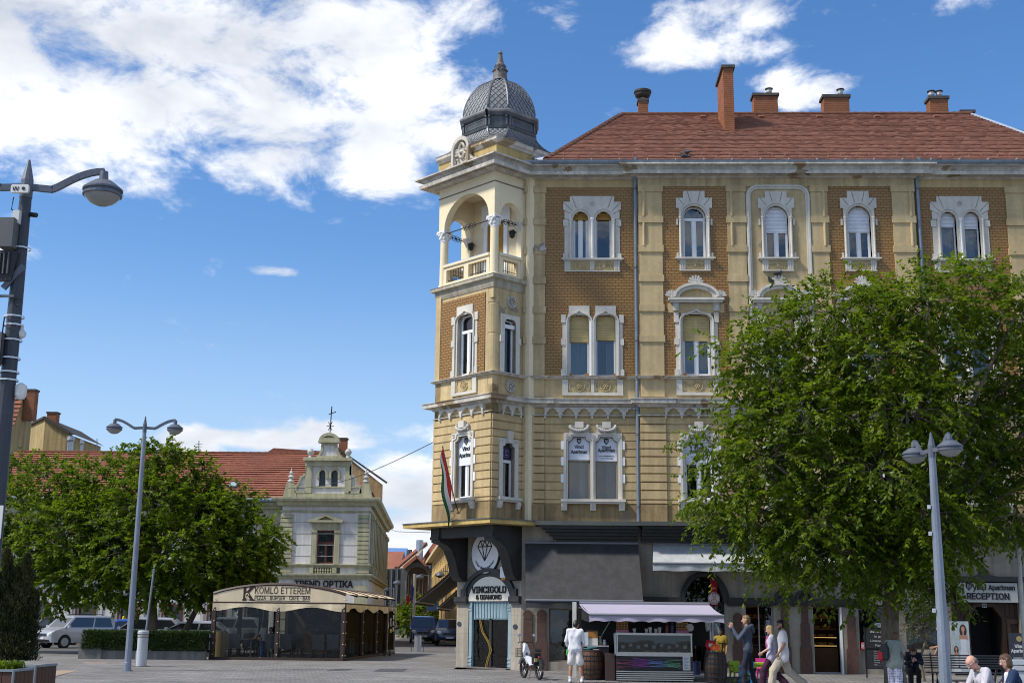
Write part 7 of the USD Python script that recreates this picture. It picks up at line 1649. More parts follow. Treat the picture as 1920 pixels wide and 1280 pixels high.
# white wall with a dark arch, conical red roof
yw=146.;wf=Fr((0,yw),(1,0),(0,-1));a,b_=wf.hit(796.5,1080)[0],wf.hit(822,1080)[0];zt=wf.hit(805,1059)[1]
wh=thing('white_arch_house','white house with a tall dark arched window and a conical red roof','building');MB(wf).box(a,b_+8,-9,0,0,zt).build('walls',M('white_house',(.62,.62,.62),.85,.05),wh);MB(wf).poly(arch(wf.hit(815,1090)[0],.9,3.0,wf.hit(815,1090)[1],1.1),0,.05).build('arched_window',M('dark_pane',(.03,.035,.04),.1),wh)
tipp=atY(817,1014,yw+6);bl0=atY(785,1060,yw+6);rad=tipp[0]-bl0[0];m=MB();n=14
m.lathe((tipp[0],yw+6,bl0[2]),[(rad,0),(rad*.08,tipp[2]-bl0[2])],n);m.build('conical_roof',LTILE,wh)
for k in range(n):an=k*2*PI/n;MB().tube([(tipp[0]+rad*cos(an),yw+6+rad*sin(an),bl0[2]),(tipp[0],yw+6,tipp[2])],.16,5).build('roof_rib',M('dark_tile_rib',(.20,.06,.03),.8),wh)
# dark glass house with a pointed gable
yg=138.;gf=Fr((0,yg),(1,0),(0,-1));P2=lambda u,v:gf.hit(u,v)
dg=thing('dark_glass_house','dark metal and glass house with a pointed arched gable at the street end','building');DKM=M('dark_cladding',(.035,.037,.038),.5,.2,1.)
a,b_,c=P2(763,1064),P2(782.5,1045),P2(797,1061);gp=Polygon([(a[0],0),a,b_,c,(c[0],0)]);MB(gf).poly(gp,-.5,0).build('front',DKM,dg)
ac_,ap_=P2(783,1080);m=MB(gf);o_=arch(ac_,1.1,2.0,ap_,1.0);m.poly(ring(o_.buffer(.5),o_),0,.15);m.build('arch_ring',M('cladding_grey',(.07,.07,.065),.6),dg);MB(gf).poly(o_,0,.04).build('arch_glass',M('brown_glass',(.05,.03,.02),.1),dg)
for k in range(5):x=a[0]+(k+.5)*(c[0]-a[0])/5;MB(gf).box(x-.05,x+.05,0,.1,2,ap_+.2).build('mullion',M('cladding_grey',(.07,.07,.065),.6),dg)
sdv=ARR([-1.0,1.2]);sdv/=np.linalg.norm(sdv);sfr=Fr((a[0],yg),tuple(sdv),(-sdv[1],sdv[0]));Ls=9.;MB(sfr).box(0,Ls,-8,0,0,a[1]).build('side',DKM,dg)
for k in range(8):MB(sfr).box(k*1.1+.2,k*1.1+.34,0,.3,2.5,a[1]-.1).build('fin',M('cladding_grey',(.07,.07,.065),.6),dg)
rg0,rg1=atY(743.5,1068,146),atY(798,1022,152);m=MB();m.raw([(a[0],yg-.2,a[1]),(b_[0],yg-.2,b_[1]),rg1,rg0],[[0,1,2],[0,2,3],[2,1,0],[3,2,0]]);m.build('beige_roof',M('beige_roof',(.42,.33,.24),.8,.1),dg)
m=MB();m.bar((a[0]-.3,yg-.3,a[1]),(b_[0],yg-.3,b_[1]+.1),.8,.3);m.bar((b_[0],yg-.3,b_[1]+.1),(c[0]+.2,yg-.3,c[1]),.8,.2);m.build('verge',LTILE,dg);m=MB();m.bar(rg0+[0,0,.2],rg1+[0,0,.2],.5,.4);m.build('ridge',M('old_brown_tile',(.20,.075,.045),.85),dg)
p=atY(787,1012,150);MB().tube([p,p-[0,0,5.5]],.42,8).build('steel_flue',M('duct_metal',(.35,.37,.40),.35,metal=.7),dg)
for u in(764.5,767.5,770.5):p=atY(u,1030,151);MB().tube([p,p-[0,0,2]],.15,6).build('small_flue',LEAD,dg)
# pale houses and blue-red roofs at the end
h3=Fr((0,150.),(1,0),(0,-1));a0,a1=h3.hit(719,1100)[0],h3.hit(744,1100)[0];zt=h3.hit(735,1066)[1]
house_box('cream_house','narrow cream house front at the far left of the side street',h3,a0,a1,8,zt,M('cream_front',(.60,.52,.38),.85,.08),LTILE,2.2,[(h3.hit(u,1090)[0],h3.hit(u+3.5,1090)[0],h3.hit(730,v)[1],h3.hit(730,v-11)[1])for u in(725,731,737)for v in(1090,1112)])
h4=Fr((0,165.),(1,0),(0,-1));a0,a1=h4.hit(714,1080)[0],h4.hit(752,1080)[0];zt=h4.hit(735,1062)[1];t=house_box('blue_roof_house','distant house with a blue patched red roof behind the cream front',h4,a0,a1,8,zt,M('pale_blue_front',(.45,.52,.60),.85,.08),M('blue_roof',(.10,.20,.40),.6,.1),2.6,[(a0+1,a0+2,zt-3,zt-1.5)])
h5=Fr((0,240.),(1,0),(0,-1));house_box('end_house','grey white house closing the far end of the side street',h5,-38,4,10,7.2,M('end_front',(.42,.40,.37),.9,.2,.3),LTILE,3.5,[(-30+3*k,-28.8+3*k,z,z+1.6)for k in range(9)for z in(1.5,4.6)])
# ================================================================== restaurant tent
YT=gnd(395,1235.5)[1];TFr=Fr((0,YT),(1,0),(0,-1))
T0,T1=TFr.hit(395.5,1200)[0],TFr.hit(645,1200)[0];TL=11.5;TG=gz(0,YT)
tz=lambda v,u=520:TFr.hit(u,v)[1]
tent=thing('restaurant_tent','beige and brown restaurant tent with arched front, clear panels and dark posts','tent')
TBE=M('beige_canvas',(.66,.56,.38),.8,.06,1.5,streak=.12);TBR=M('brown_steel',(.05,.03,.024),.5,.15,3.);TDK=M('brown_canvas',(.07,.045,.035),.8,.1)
zE,zA,zV,zVb=tz(1130.5),tz(1094,547),tz(1131),tz(1143);zL=tz(1110.5,400)
Wd=T1-T0;xs_=LIN(0,1,25);arcz=lambda t:zL+(zA-zL)*(1-(2*t-1)**2)**.9
front=Polygon([(T0,zE)]+[(T0+Wd*t,arcz(t))for t in xs_]+[(T1,zE)]);MB(TFr).poly(front,-.04,.02).build('front_canvas',TBE,tent)
sd_t=ARR([.05,1.0]);sd_t/=np.linalg.norm(sd_t)
g=ARR([[[T0+Wd*t+sd_t[0]*d,YT+sd_t[1]*d,arcz(t)]for t in xs_]for d in LIN(0,TL,6)]);m=MB();m.sheet(g);m.sheet(g[:,::-1]-[0,0,.02]);m.build('vault',TBE,tent)
for k in range(6):
 d=k*TL/5;MB().tube([(T0+Wd*t+sd_t[0]*d,YT+sd_t[1]*d+.03,arcz(t)-.03)for t in xs_],.075,6).build('rib',TBR,tent)
TSd=Fr((T1,YT),tuple(sd_t),(sd_t[1],-sd_t[0]));TSl=Fr((T0,YT),tuple(sd_t),(-sd_t[1],sd_t[0]));TBk=Fr((T0+sd_t[0]*TL,YT+sd_t[1]*TL),(1,0),(0,1))
def tvalance(fr,s0,s1,n):
 xs2=LIN(s0,s1,n*10+1);g=ARR([[[x,.05+.03*sin(x*5)*j,(zV if j==0 else zV-.10-.17*(.5+.5*cos((x-s0)/(s1-s0)*n*2*PI))-.03*j)]for x in xs2]for j in(0,.5,1)]);g[1,:,2]=(g[0,:,2]+g[2,:,2])/2
 m=MB(fr);m.sheet(g);m.sheet(g[:,::-1]-[0,.01,0]);m.build('valance',TBE,tent)
tvalance(TFr,T0,T1,2);tvalance(TSd,0,TL,4)
MB(TFr).box(T0-.05,T1+.05,-.08,.04,zE-.03,zE+.05).build('eaves_beam',TBR,tent);MB(TSd).box(0,TL,-.06,.04,zE-.03,zE+.05).build('eaves_beam',TBR,tent);MB(TSl).box(0,TL,-.06,.04,zE-.03,zE+.05).build('eaves_beam',TBR,tent)
STUD=M('pale_stud',(.6,.55,.42),.4)
CLEAR=clear_sheet('clear_sheet',(.74,.75,.74),.016,.04)
fposts=[T0+.06,TFr.hit(518.5,1200)[0],T1-.06]
for x in fposts:
 pst=MB(TFr).box(x-.07,x+.07,-.12,.04,TG,zE).build('post',TBR,tent)
 for k in range(6):m=MB(TFr);m.ball((x+.03,.05,TG+.2+k*.42),.025,1);m.build('stud',STUD,pst)
for a,b in zip(fposts[:-1],fposts[1:]):MB(TFr).box(a+.07,b-.07,-.06,-.055,TG+.08,zV).build('clear_panel',CLEAR,tent)
x=TFr.hit(460.5,1180)[0];MB().box(x-.09,x+.09,YT+3.4,YT+3.6,TG,zE).build('inner_post',BLACK,tent)
MB(TFr).box(T0,T1,-.1,.06,TG,TG+.10).build('floor_rail',TBR,tent);MB(TSd).box(0,TL,-.1,.06,TG,TG+.10).build('floor_rail',TBR,tent);MB(TSl).box(0,TL,-.1,.06,TG,TG+.10).build('floor_rail',TBR,tent)
sposts=[.05,3.6,6.8,9.3,TL-.1]
for s in sposts:
 pst=MB(TSd).box(s-.06,s+.06,-.12,.03,TG,zE).build('post',TBR,tent)
 for k in range(6):m=MB(TSd);m.ball((s,.05,TG+.2+k*.42),.025,1);m.build('stud',STUD,pst)
 MB(TSl).box(s-.06,s+.06,-.12,.03,TG,zE).build('post',TBR,tent)
for a,b in zip(sposts[:-2],sposts[1:-1]):MB(TSd).box(a+.06,b-.06,-.05,-.045,TG+.08,zV).build('clear_panel',CLEAR,tent)
for a,b in zip(sposts[:-1],sposts[1:]):MB(TSl).box(a+.06,b-.06,-.05,-.045,TG+.08,zV).build('clear_panel',CLEAR,tent)
dleaf=MB(TSd);dleaf.poly(ring(sbox(9.35,TG+.08,TL-.15,zV-.05),sbox(9.47,TG+.2,TL-.27,zV-.18)),-.02,.06);dlf=dleaf.build('door',M('door_frame_grey',(.20,.17,.14),.5),tent);MB(TSd).box(9.47,TL-.27,0,.005,TG+.2,zV-.18).build('pane',CLEAR,dlf)
dc_s=(9.35+TL-.15)/2
MB(TSd).poly(text_shape('K',.34,bold=True,serif=5).buffer(0)if 0 else affinity.translate(text_shape('K',.34,bold=True,serif=5),dc_s,zV-.85),.01,.02).build('door_letter',PRW,dlf);MB(TSd).box(dc_s-.2,dc_s+.25,.01,.02,zV-1.15,zV-.98).build('notice_yellow',M('sticker_yellow',(.6,.5,.02),.6),dlf);MB(TSd).box(9.5,9.85,.01,.02,zV-.95,zV-.72).build('notice_white',M('paper',(.55,.60,.60),.8),dlf)
for k in range(3):MB(TSd).box(TL-.6,TL-.32,.01,.02,zV-.55-k*.28,zV-.35-k*.28).build('notice_white',M('paper',(.55,.60,.60),.8),dlf)
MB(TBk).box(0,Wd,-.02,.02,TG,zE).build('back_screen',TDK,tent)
mu=MB();x0,x1=float(atY(572,1170,YT+7)[0]),float(atY(642,1170,YT+7)[0]);mu.box(x0,x1,YT+7,YT+7.05,1.15,2.35);mu.build('printed_mural',M('mural_print',(.10,.055,.045),.7,.9,2.2,patch=[((.30,.17,.15),1.6,.58),((.03,.06,.02),2.0,.62)]),tent)
# the sign printed on the arch
BRINK=M('brown_print',(.035,.02,.018),.7,0)
tx0,tx1=TFr.hit(478,1110)[0],TFr.hit(582,1110)[0];tc=(tx0+tx1)/2
letters(TFr,'KOMLÓ ÉTTEREM',tc,tz(1112),.24,.022,BRINK,tent,d=.006,serif=2.5,fit=tx1-tx0);letters(TFr,'PIZZA · BURGER · CAFE · BAR',tc,tz(1123.5),.135,.022,BRINK,tent,d=.006,serif=2,fit=(tx1-tx0)*1.0)
for v in(1116.3,1125.8):MB(TFr).box(tx0,tx1,.022,.028,tz(v)-.01,tz(v)+.01).build('print_line',BRINK,tent)
kx=TFr.hit(466.5,1114)[0];gK=affinity.translate(text_shape('K',.50,bold=True,serif=6),kx,tz(1125));MB(TFr).poly(gK,.022,.028).build('logo_letter',BRINK,tent);m=MB(TFr);m.tube([(kx-.05+.06*cos(t),.03,tz(1117)+.09*sin(t))for t in LIN(0,5,10)],.018,4);m.build('logo_scroll',TBE,tent)
# chairs and tables inside
CHG=M('grey_wicker',(.13,.14,.155),.7,.2,10.);TBG=M('table_grey',(.12,.13,.15),.5)
def tchair(label,x,y,rz=0.,light=False):
 t=thing('tent_chair',label,'chair',(x,y,TG),rz,'grey chairs set round the tent tables')
 MB().box(-.23,.23,-.22,.24,.40,.46).build('seat',CHG,t);MB().hull([(sx,-.22-.02-.07*(z>.6)+d,z)for sx in(-.23,.23)for z in(.46,.98)for d in(0,.05)]).build('backrest',CHG,t)
 for sx in(-.2,.2):
  for sy in(-.19,.2):MB().box(sx-.02,sx+.02,sy-.02,sy+.02,0,.40).build('leg',BLK,t)
 return t
def ttable(label,x,y,L=1.2):
 t=thing('tent_table',label,'table',(x,y,TG));MB().box(-L/2,L/2,-.4,.4,.72,.76).build('table_top',TBG,t)
 for sx in(-L/2+.05,L/2-.05):
  for sy in(-.35,.35):MB().box(sx-.03,sx+.03,sy-.03,sy+.03,0,.72).build('leg',TBG,t)
 return t
spots=[(422,1.2),(440,1.3),(512,1.2),(536,1.3),(598,.8),(624,.8),(470,3.6),(560,3.4)]
first=None
CHAIRL=['grey tent chair next to the upright mat roll at the left tent post','grey tent chair with its back to the square, second from the left post','grey tent chair just left of the middle tent post','grey tent chair just right of the middle tent post','grey tent chair in the right half of the tent, left of the last chair','last grey tent chair before the right front post','grey chair deep in the tent beside the woman in blue trousers','grey chair deep in the tent behind the middle post']
for k,(u,d)in enumerate(spots):
 x=float(atY(u,1210,YT+d)[0])
 lb=CHAIRL[k]
 if first is None:first=tchair(lb,x,YT+d)
 else:copy(first,(x,YT+d,TG),RU(-.2,.2),lb)
for k,(u,d,lb)in enumerate(((447,2.3,'grey restaurant table left inside the tent near the woman in blue trousers'),(535,2.3,'grey restaurant table in the middle of the tent front'),(612,2.0,'grey restaurant table inside the tent behind the two right-hand chairs'))):ttable(lb,float(atY(u,1200,YT+d)[0]),YT+d,1.3)
for k,(s,lb)in enumerate(((1.6,'grey restaurant table behind the tent side panel nearest the front'),(5.0,'grey restaurant table behind the second tent side panel'))):
 p=TSd.at1(s,-1.1,0);ttable(lb,p[0],p[1],.9)
p=TSd.at1(7.6,.35,0);st2=thing('parked_scooter','dark kick scooter parked against the tent side left of the open door','scooter',(p[0],p[1],TG),1.4)
MB().box(-.3,.4,-.06,.06,.12,.16).build('deck',BLK,st2);MB().tube([(-.34,0,.15),(-.26,0,1.05)],.022,6).build('stem',BLK,st2);MB().tube([(-.25,-.22,1.05),(-.25,.22,1.05)],.016,6).build('handlebar',BLK,st2);wheel(st2,(-.37,0,.11),.11,.05,(0,1));wheel(st2,(.45,0,.11),.11,.05,(0,1))
q=gnd(783,1221);bs=thing('bar_stool_table','small high table with a steel drum foot and thin legs right of the tent door','table',(float(q[0]),float(q[1]),float(q[2])));MB().lathe((0,0,0),[(.18,0),(.18,.78),(.2,.8)],14).build('drum',M('drum_steel',(.45,.47,.5),.3,.05,metal=.8),bs);MB().lathe((0,0,.98),[(.3,0),(.3,.03)],16).build('table_top',BLK,bs)
for sx in(-.32,.32):MB().tube([(sx,-.1,0),(sx*.8,0,.98)],.015,5).build('leg',BLK,bs);
q=TFr.at1(TFr.hit(409,1180)[0],-.5,TG);cb2=thing('rolled_mat','upright roll of tan matting just inside the left tent post','mat',(q[0],q[1],TG));MB().lathe((0,0,0),[(.2,0),(.2,1.05)],14).build('roll',M('tan_mat',(.30,.23,.12),.9),cb2)
# ================================================================== hedge on its low wall
HA,HB=gnd(136,1235),gnd(391,1236);yh_=(HA[1]+HB[1])/2
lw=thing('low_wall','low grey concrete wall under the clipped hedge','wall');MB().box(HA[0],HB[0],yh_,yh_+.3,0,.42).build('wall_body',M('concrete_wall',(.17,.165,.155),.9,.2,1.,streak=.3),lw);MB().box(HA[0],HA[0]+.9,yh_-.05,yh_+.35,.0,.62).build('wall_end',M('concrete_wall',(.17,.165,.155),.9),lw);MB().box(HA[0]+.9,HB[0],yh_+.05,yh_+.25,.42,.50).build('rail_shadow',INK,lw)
HEDGEL=leaf_look('hedge_leaf',[(.025,.052,.012),(.035,.07,.016),(.018,.040,.010),(.045,.085,.02)],.2)
def leaves(pts,dirs,L,Wd_,jit=.35,fold=.0,r=None):
 """One flat leaf (two triangles) per point, pointing along dirs with some scatter."""
 r=r or rng;n=len(pts);d=dirs+r.normal(0,jit,(n,3));d/=np.linalg.norm(d,axis=1,keepdims=True)+1e-9
 s=np.cross(d,ARR([0,0,1.0])+r.normal(0,.45,(n,3)));s/=np.linalg.norm(s,axis=1,keepdims=True)+1e-9
 l=L*r.uniform(.7,1.25,(n,1));w=Wd_*r.uniform(.7,1.2,(n,1))
 v=np.stack([pts,pts+d*l*.5+s*w,pts+d*l,pts+d*l*.5-s*w],1).reshape(-1,3)
 b=np.arange(n)[:,None]*4;return v,np.vstack([b+[0,1,2],b+[0,2,3]])
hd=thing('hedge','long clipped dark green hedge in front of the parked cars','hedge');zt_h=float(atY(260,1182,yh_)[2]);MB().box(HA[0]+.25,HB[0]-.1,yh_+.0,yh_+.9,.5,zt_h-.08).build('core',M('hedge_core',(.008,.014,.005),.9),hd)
n=26000;px=RU(HA[0]+.1,HB[0],n);face=rng.random(n);py=np.where(face<.62,yh_-.06+rng.normal(0,.05,n),RU(yh_-.05,yh_+.95,n));pz=np.where(face<.62,RU(.46,zt_h,n),zt_h-.05+rng.normal(0,.03,n));v,f=leaves(np.stack([px,py,pz],1),np.tile([0,-.5,.5],(n,1)),.055,.02,.6);m=MB();m.raw(v,f);m.build('foliage',HEDGEL,hd,kind='stuff')
# ================================================================== cars
def mprof(pts,a0,a1,axis):
 """A manifold prism: outline in (x, z) run along y, (x, y) along z, or (y, z) along x."""
 cs=manifold3d.CrossSection([np.asarray(pts,float).tolist()]);
 if cs.area()<0 or abs(cs.area())<1e-9:cs=manifold3d.CrossSection([np.asarray(pts,float)[::-1].tolist()])
 e=manifold3d.Manifold.extrude(cs,a1-a0)
 if axis=='z':return e.translate([0,0,a0])
 if axis=='y':return e.rotate([90,0,0]).translate([0,a1,0])
 return e.rotate([90,0,90]).translate([a0,0,0])
def rrect(x0,x1,y0,y1,r,n=5):
 out=[]
 for cx,cy,a in((x1-r,y1-r,0),(x0+r,y1-r,90),(x0+r,y0+r,180),(x1-r,y0+r,270)):out+=[(cx+r*cos(rad_(a+t)),cy+r*sin(rad_(a+t)))for t in LIN(0,90,n)]
 return out
CARGLASS=M('car_glass',(.02,.025,.03),.06,.05,spec=.8,coat=.6)
RUBBER=M('tyre_rubber',(.015,.015,.016),.7)
def car(label,cat,x,y,heading,paint,kind='hatch',L=4.0,Wd=1.72,H=1.5,plate=True,taxi=False,rails=False):
 """heading: the direction the front points to, in degrees from +x."""
 t=thing('parked_car',label,cat,(x,y,gz(x,y)),rad_(heading));h=L/2
 b=.90 if kind!='suv' else 1.0
 P={'mpv':[(-h,.45),(-h,.95),(-h+.06,1.05),(-h+.22,H-.04),(-h+.5,H),(.25,H),(.55,H-.05),(1.15,1.02),(h-.25,.86),(h-.04,.70),(h,.50),(h-.05,.28),(-h+.05,.28)],
   'hatch':[(-h,.45),(-h,.88),(-h+.10,.98),(-h+.55,H-.06),(-h+1.0,H),(-.05,H),(.3,H-.06),(.95,.98),(h-.35,.84),(h-.06,.68),(h,.48),(h-.05,.26),(-h+.05,.26)],
   'suv':[(-h,.5),(-h,1.0),(-h+.08,1.1),(-h+.45,H-.05),(-h+.8,H),(.0,H),(.35,H-.06),(1.0,1.10),(h-.30,1.0),(h-.05,.82),(h,.55),(h-.06,.32),(-h+.06,.32)],
   'van':[(-h,.45),(-h,1.0),(-h+.05,H-.1),(-h+.25,H),(.5,H),(.8,H-.05),(1.35,1.08),(h-.2,.98),(h-.03,.78),(h,.5),(h-.05,.30),(-h+.05,.30)]}[kind]
 belt=1.0 if kind in('mpv','hatch')else 1.08
 w=Wd/2;front=[(-w+.04,.26),(w-.04,.26),(w,.5),(w,belt-.1),(w-.04,belt),(w-.17,H-.08),(w-.30,H+.02),(-w+.30,H+.02),(-w+.17,H-.08),(-w+.04,belt),(-w,belt-.1),(-w,.5)]
 body=mprof(P,-w-.1,w+.1,'y')^mprof(front,-h-.1,h+.1,'x')^mprof(rrect(-h,h,-w,w,.38),0,H+.1,'z')
 rw=.31 if kind!='suv' else.36;xf,xr=h-.82,-h+.72
 big=body.scale([1.004,1.008,1.004]).translate([0,0,.001])
 for xx in(xf,xr):
  for sy in(-1,1):body=body-manifold3d.Manifold.cylinder(.5,rw+.06,rw+.06,28).rotate([90,0,0]).translate([xx,sy*w+.25,rw])
 MB().add(body).build('body',paint,t,smooth=35)
 # glazing
 def roofx(z,front_):
  pts_=ARR(P);return None
 rz,bz=H-.12,belt+.03
 wsx0,wsx1=(.30,.98)if kind=='hatch' else(.55,1.12)if kind=='mpv' else(.33,.98)if kind=='suv' else(.82,1.30)
 back0,back1=(-h+.12,-h+.62)if kind=='hatch' else(-h+.10,-h+.3)if kind=='mpv' else(-h+.16,-h+.5)if kind=='suv' else(-h+.08,-h+.2)
 side=[(back0+.18,bz),(wsx1-.14,bz),(wsx0-.06,rz),(back1+.1,rz)]
 halfs=[(side[0],((side[0][0]+side[1][0])/2-.20,bz),((side[3][0]+side[2][0])/2-.16,rz),side[3]),(((side[0][0]+side[1][0])/2-.12,bz),side[1],side[2],((side[3][0]+side[2][0])/2-.08,rz))]
 for hp_ in halfs:
  for sy in(-1,1):
   g=big^mprof(hp_,sy*w*.62 if sy>0 else-w-.1,w+.1 if sy>0 else-w*.62,'y')
   if not g.is_empty():MB().add(g).build('side_window',CARGLASS,t)
 g=big^mprof([(wsx0+.05,rz),(wsx1+.02,bz),(wsx1+.4,bz),(wsx0+.4,rz+.3)],-w+.2,w-.2,'y')
 if not g.is_empty():MB().add(g).build('windscreen',CARGLASS,t)
 g=big^mprof([(back0-.02,bz),(back1-.02,rz),(back1-.3,rz+.3),(back0-.4,bz)],-w+.22,w-.22,'y')
 if not g.is_empty():MB().add(g).build('rear_window',CARGLASS,t)
 for sy in(-1,1):
  g=big^manifold3d.Manifold.sphere(1,20).scale([.36,.17,.09]).rotate([0,12,0]).translate([h-.22,sy*(w-.26),.72+(.12 if kind in('suv','van')else 0)])
  if not g.is_empty():MB().add(g).build('headlight',M('headlight_glass',(.55,.56,.56),.1,0,spec=.8),t)
  g=big^manifold3d.Manifold.cube([.3,.16,.30],True).translate([-h+.1,sy*(w-.14),.86])
  if not g.is_empty():MB().add(g).build('tail_light',M('tail_red',(.4,.01,.01),.3),t)
  for xx in(xf,xr):
   wl=wheel(t,(xx,sy*(w-.10),rw),rw,.20,(0,1),spokes=0)
   m=MB();m.tube([(xx,sy*(w-.06),rw),(xx,sy*(w-.005),rw)],rw*.68,16);m.build('rim',M('alloy_rim',(.32,.33,.34),.35,.1,8.,metal=.5),wl)
  MB().hull([(wsx1-.12+dx,sy*(w+.02+dy),bz-.02+dz)for dx in(-.06,.06)for dy in(0,.15)for dz in(-.02,.12)]).build('wing_mirror',paint,t)
 g=big^mprof([(-.46,.58),(.46,.58),(.40,.72),(-.40,.72)],h-.4,h+.2,'x')
 if kind in('suv','van','mpv')and not g.is_empty():MB().add(g.translate([.004,0,.06 if kind!='mpv' else 0])).build('grille',BLK,t)
 g=big^mprof([(-.7,.30),(.7,.30),(.62,.42),(-.62,.42)],h-.4,h+.2,'x')
 if not g.is_empty():MB().add(g.translate([.004,0,0])).build('lower_grille',BLK,t)
 if plate:MB().box(h-.03,h+.02,-.26,.26,.44,.55).build('number_plate',M('plate_white',(.6,.6,.62),.4),t);MB().box(h+.005,h+.022,-.255,-.21,.445,.545).build('plate_band',M('plate_blue',(.02,.06,.3),.4),t)
 if rails:
  for sy in(-1,1):MB().tube([(-h+.7,sy*(w-.34),H+.0),(-h+.8,sy*(w-.34),H+.05),(.1,sy*(w-.34),H+.05),(.2,sy*(w-.34),H-.0)],.02,6).build('roof_rail',BLK,t)
 if taxi:MB().hull([(-.1+dx,dy,H+dz)for dx,dz in((-.08,-.02),(.08,-.02),(-.05,.16),(.05,.16))for dy in(-.2,.2)]).build('taxi_light',M('taxi_yellow',(.75,.5,.02),.4),t)
 return t
SILVER=M('silver_paint',(.42,.43,.46),.32,.03,2.,metal=.45,coat=.4);DARKP=M('black_paint',(.012,.013,.018),.2,.02,coat=.6);BLUEP=M('blue_paint',(.02,.09,.38),.25,.02,coat=.5);NAVY=M('navy_paint',(.025,.045,.12),.22,.02,metal=.3,coat=.6);PALE=M('pale_silver_paint',(.5,.54,.60),.3,.03,metal=.4,coat=.4);STEELP=M('steel_grey_paint',(.25,.27,.29),.3,.03,metal=.5,coat=.4)
def cxy(u,Y):return float(atY(u,1200,Y)[0])
car('silver compact van parked left of the hedge, its front towards the square','car',cxy(140,66.5),66.5,234,SILVER,'mpv',3.9,1.69,1.62,rails=True)
car('black car half hidden behind the dark conifer and the silver compact van','car',cxy(84,73),72.5,230,DARKP,'hatch',4.3,1.75,1.5)
car('bright blue taxi with a yellow roof light behind the hedge','taxi',cxy(226,70),70.,205,BLUEP,'hatch',4.3,1.75,1.46,taxi=True)
car('silver car behind the hedge, crossed by the tree trunk','car',cxy(262,62),62.,190,PALE,'hatch',4.4,1.76,1.56)
car('low silver hatchback behind the hedge just left of the restaurant tent','car',cxy(352,61),61.,186,PALE,'hatch',3.9,1.7,1.42)
car('grey estate car seen through the left clear panel of the tent','car',cxy(416,66),66.,184,STEELP,'suv',4.5,1.8,1.62)
q=gnd(787,1206);car('dark blue van facing the square in the side street, left one','van',float(q[0]),float(q[1])+2.2,-84,NAVY,'van',4.4,1.83,1.82)
q=gnd(838,1210);car('dark blue sport utility car facing the square in the side street, right one','car',float(q[0]),float(q[1])+2.2,-86,NAVY,'suv',4.5,1.86,1.66)
# ================================================================== lamps, poles, planter
LAMPG=M('lamp_paint',(.10,.115,.14),.45,.1,2.,metal=.2);POLEL=M('pole_blue_grey',(.20,.235,.29),.45,.12,2.,metal=.2,streak=.2);LENS=M('lamp_lens',(.22,.215,.20),.25,.1,spec=.6)
def lamp_head(t,c,r=.25):
 m=MB();m.lathe(c,[(.05,.30),(.06,.19),(.04,.17),(.12,.165),(r*.72,.12),(r*.96,.07),(r*1.02,.06),(r*1.02,.035),(r*.93,.03),(r*.93,.0),(r*1.0,-.005),(r*1.0,-.03),(r*.9,-.035)][::-1],24);hd_=m.build('lamp_head',LAMPG,t);MB().lathe(c,[(0,-.165),(r*.3,-.155),(r*.6,-.12),(r*.82,-.07),(r*.9,-.035)],24).build('lens',LENS,hd_,smooth=True)
def street_lamp(label,base,H,arm_az,pole,r0=.105,reach=.96,group=None):
 t=thing('street_lamp',label,'street lamp',tuple(base));MB().tube([(0,0,0),(0,0,.25),(0,0,.26),(0,0,H*.5),(0,0,H-.52)],[r0*1.08,r0*1.08,r0,r0*.8,r0*.58],12).build('pole',pole,t)
 MB().tube([(0,0,H-.52),(0,0,H-.28),(0,0,H)],[r0*.62,r0*.6,r0*.12],10).build('spike',LAMPG,t)
 MB().lathe((0,0,0),[(r0*1.6,0),(r0*1.6,.03)],12).build('base_plate',pole,t)
 for sg in(-1,1):
  d=ARR([cos(arm_az),sin(arm_az),0])*sg;zA_=H-.37;pts_=[d*0+[0,0,zA_],d*.32+[0,0,zA_-.02],d*.40+[0,0,zA_+.02]]+[d*(.40+(reach-.40)*s)+[0,0,zA_+.02+.23*sin(s*PI/2)]for s in LIN(.15,1,7)]
  m=MB()
  for a,b in zip(pts_[:-1],pts_[1:]):m.bar(a,b+(ARR(b)-a)*.04,.05,.085)
  m.build('arm',LAMPG,t);lamp_head(t,d*reach+[0,0,zA_+.24-.29])
 return t
b=gnd(238.5,1257);Hm=float(dist_at(272,780,math.hypot(b[0],b[1]))[2])-b[2]
street_lamp('grey double-armed street lamp standing on the paving left of the tent',b,Hm,.06,POLEL)
dL=16.9;top=dist_at(55,300,dL);bl_=ARR([top[0],top[1],0.])
big=street_lamp('tall dark double-armed lamp post carrying cameras and a floodlight, left edge',bl_,float(top[2]),.12,M('dark_pole',(.05,.057,.07),.45,.12,2.,metal=.2,streak=.2),r0=.13,reach=.96)
def onpole(u,v):return dist_at(u,v,dL)-bl_
PLG=M('grey_plastic',(.10,.105,.11),.5,.1);PLW=M('white_plastic',(.60,.60,.57),.5,.05)
c=onpole(45,360);MB().hull([c+ARR([a*.115,-.14+d,e*.05])for a in(-1,1)for d in(0,.04)for e in(-.8,.8)]+[c+ARR([a*.10,-.14+d,e*.055])for a in(-1,1)for d in(0,.04)for e in(-1,1)]).build('sensor_plate',PLW,big)
m=MB(Fr(bl_[:2]*0+[c[0],c[1]-.14],(1,0),(0,-1)));g=UU([affinity.translate(text_shape('\\/\\/',.04,bold=True),-.05,c[2]-.02),circle((.05,c[2]),.022,12)]);m.poly(g,.0,.006);m.build('sensor_print',INK,big)
c=onpole(23,443);MB().box(c[0]-.09,c[0]+.09,c[1]-.2,c[1]+.05,c[2]-.19,c[2]+.19).build('control_box',PLG,big)
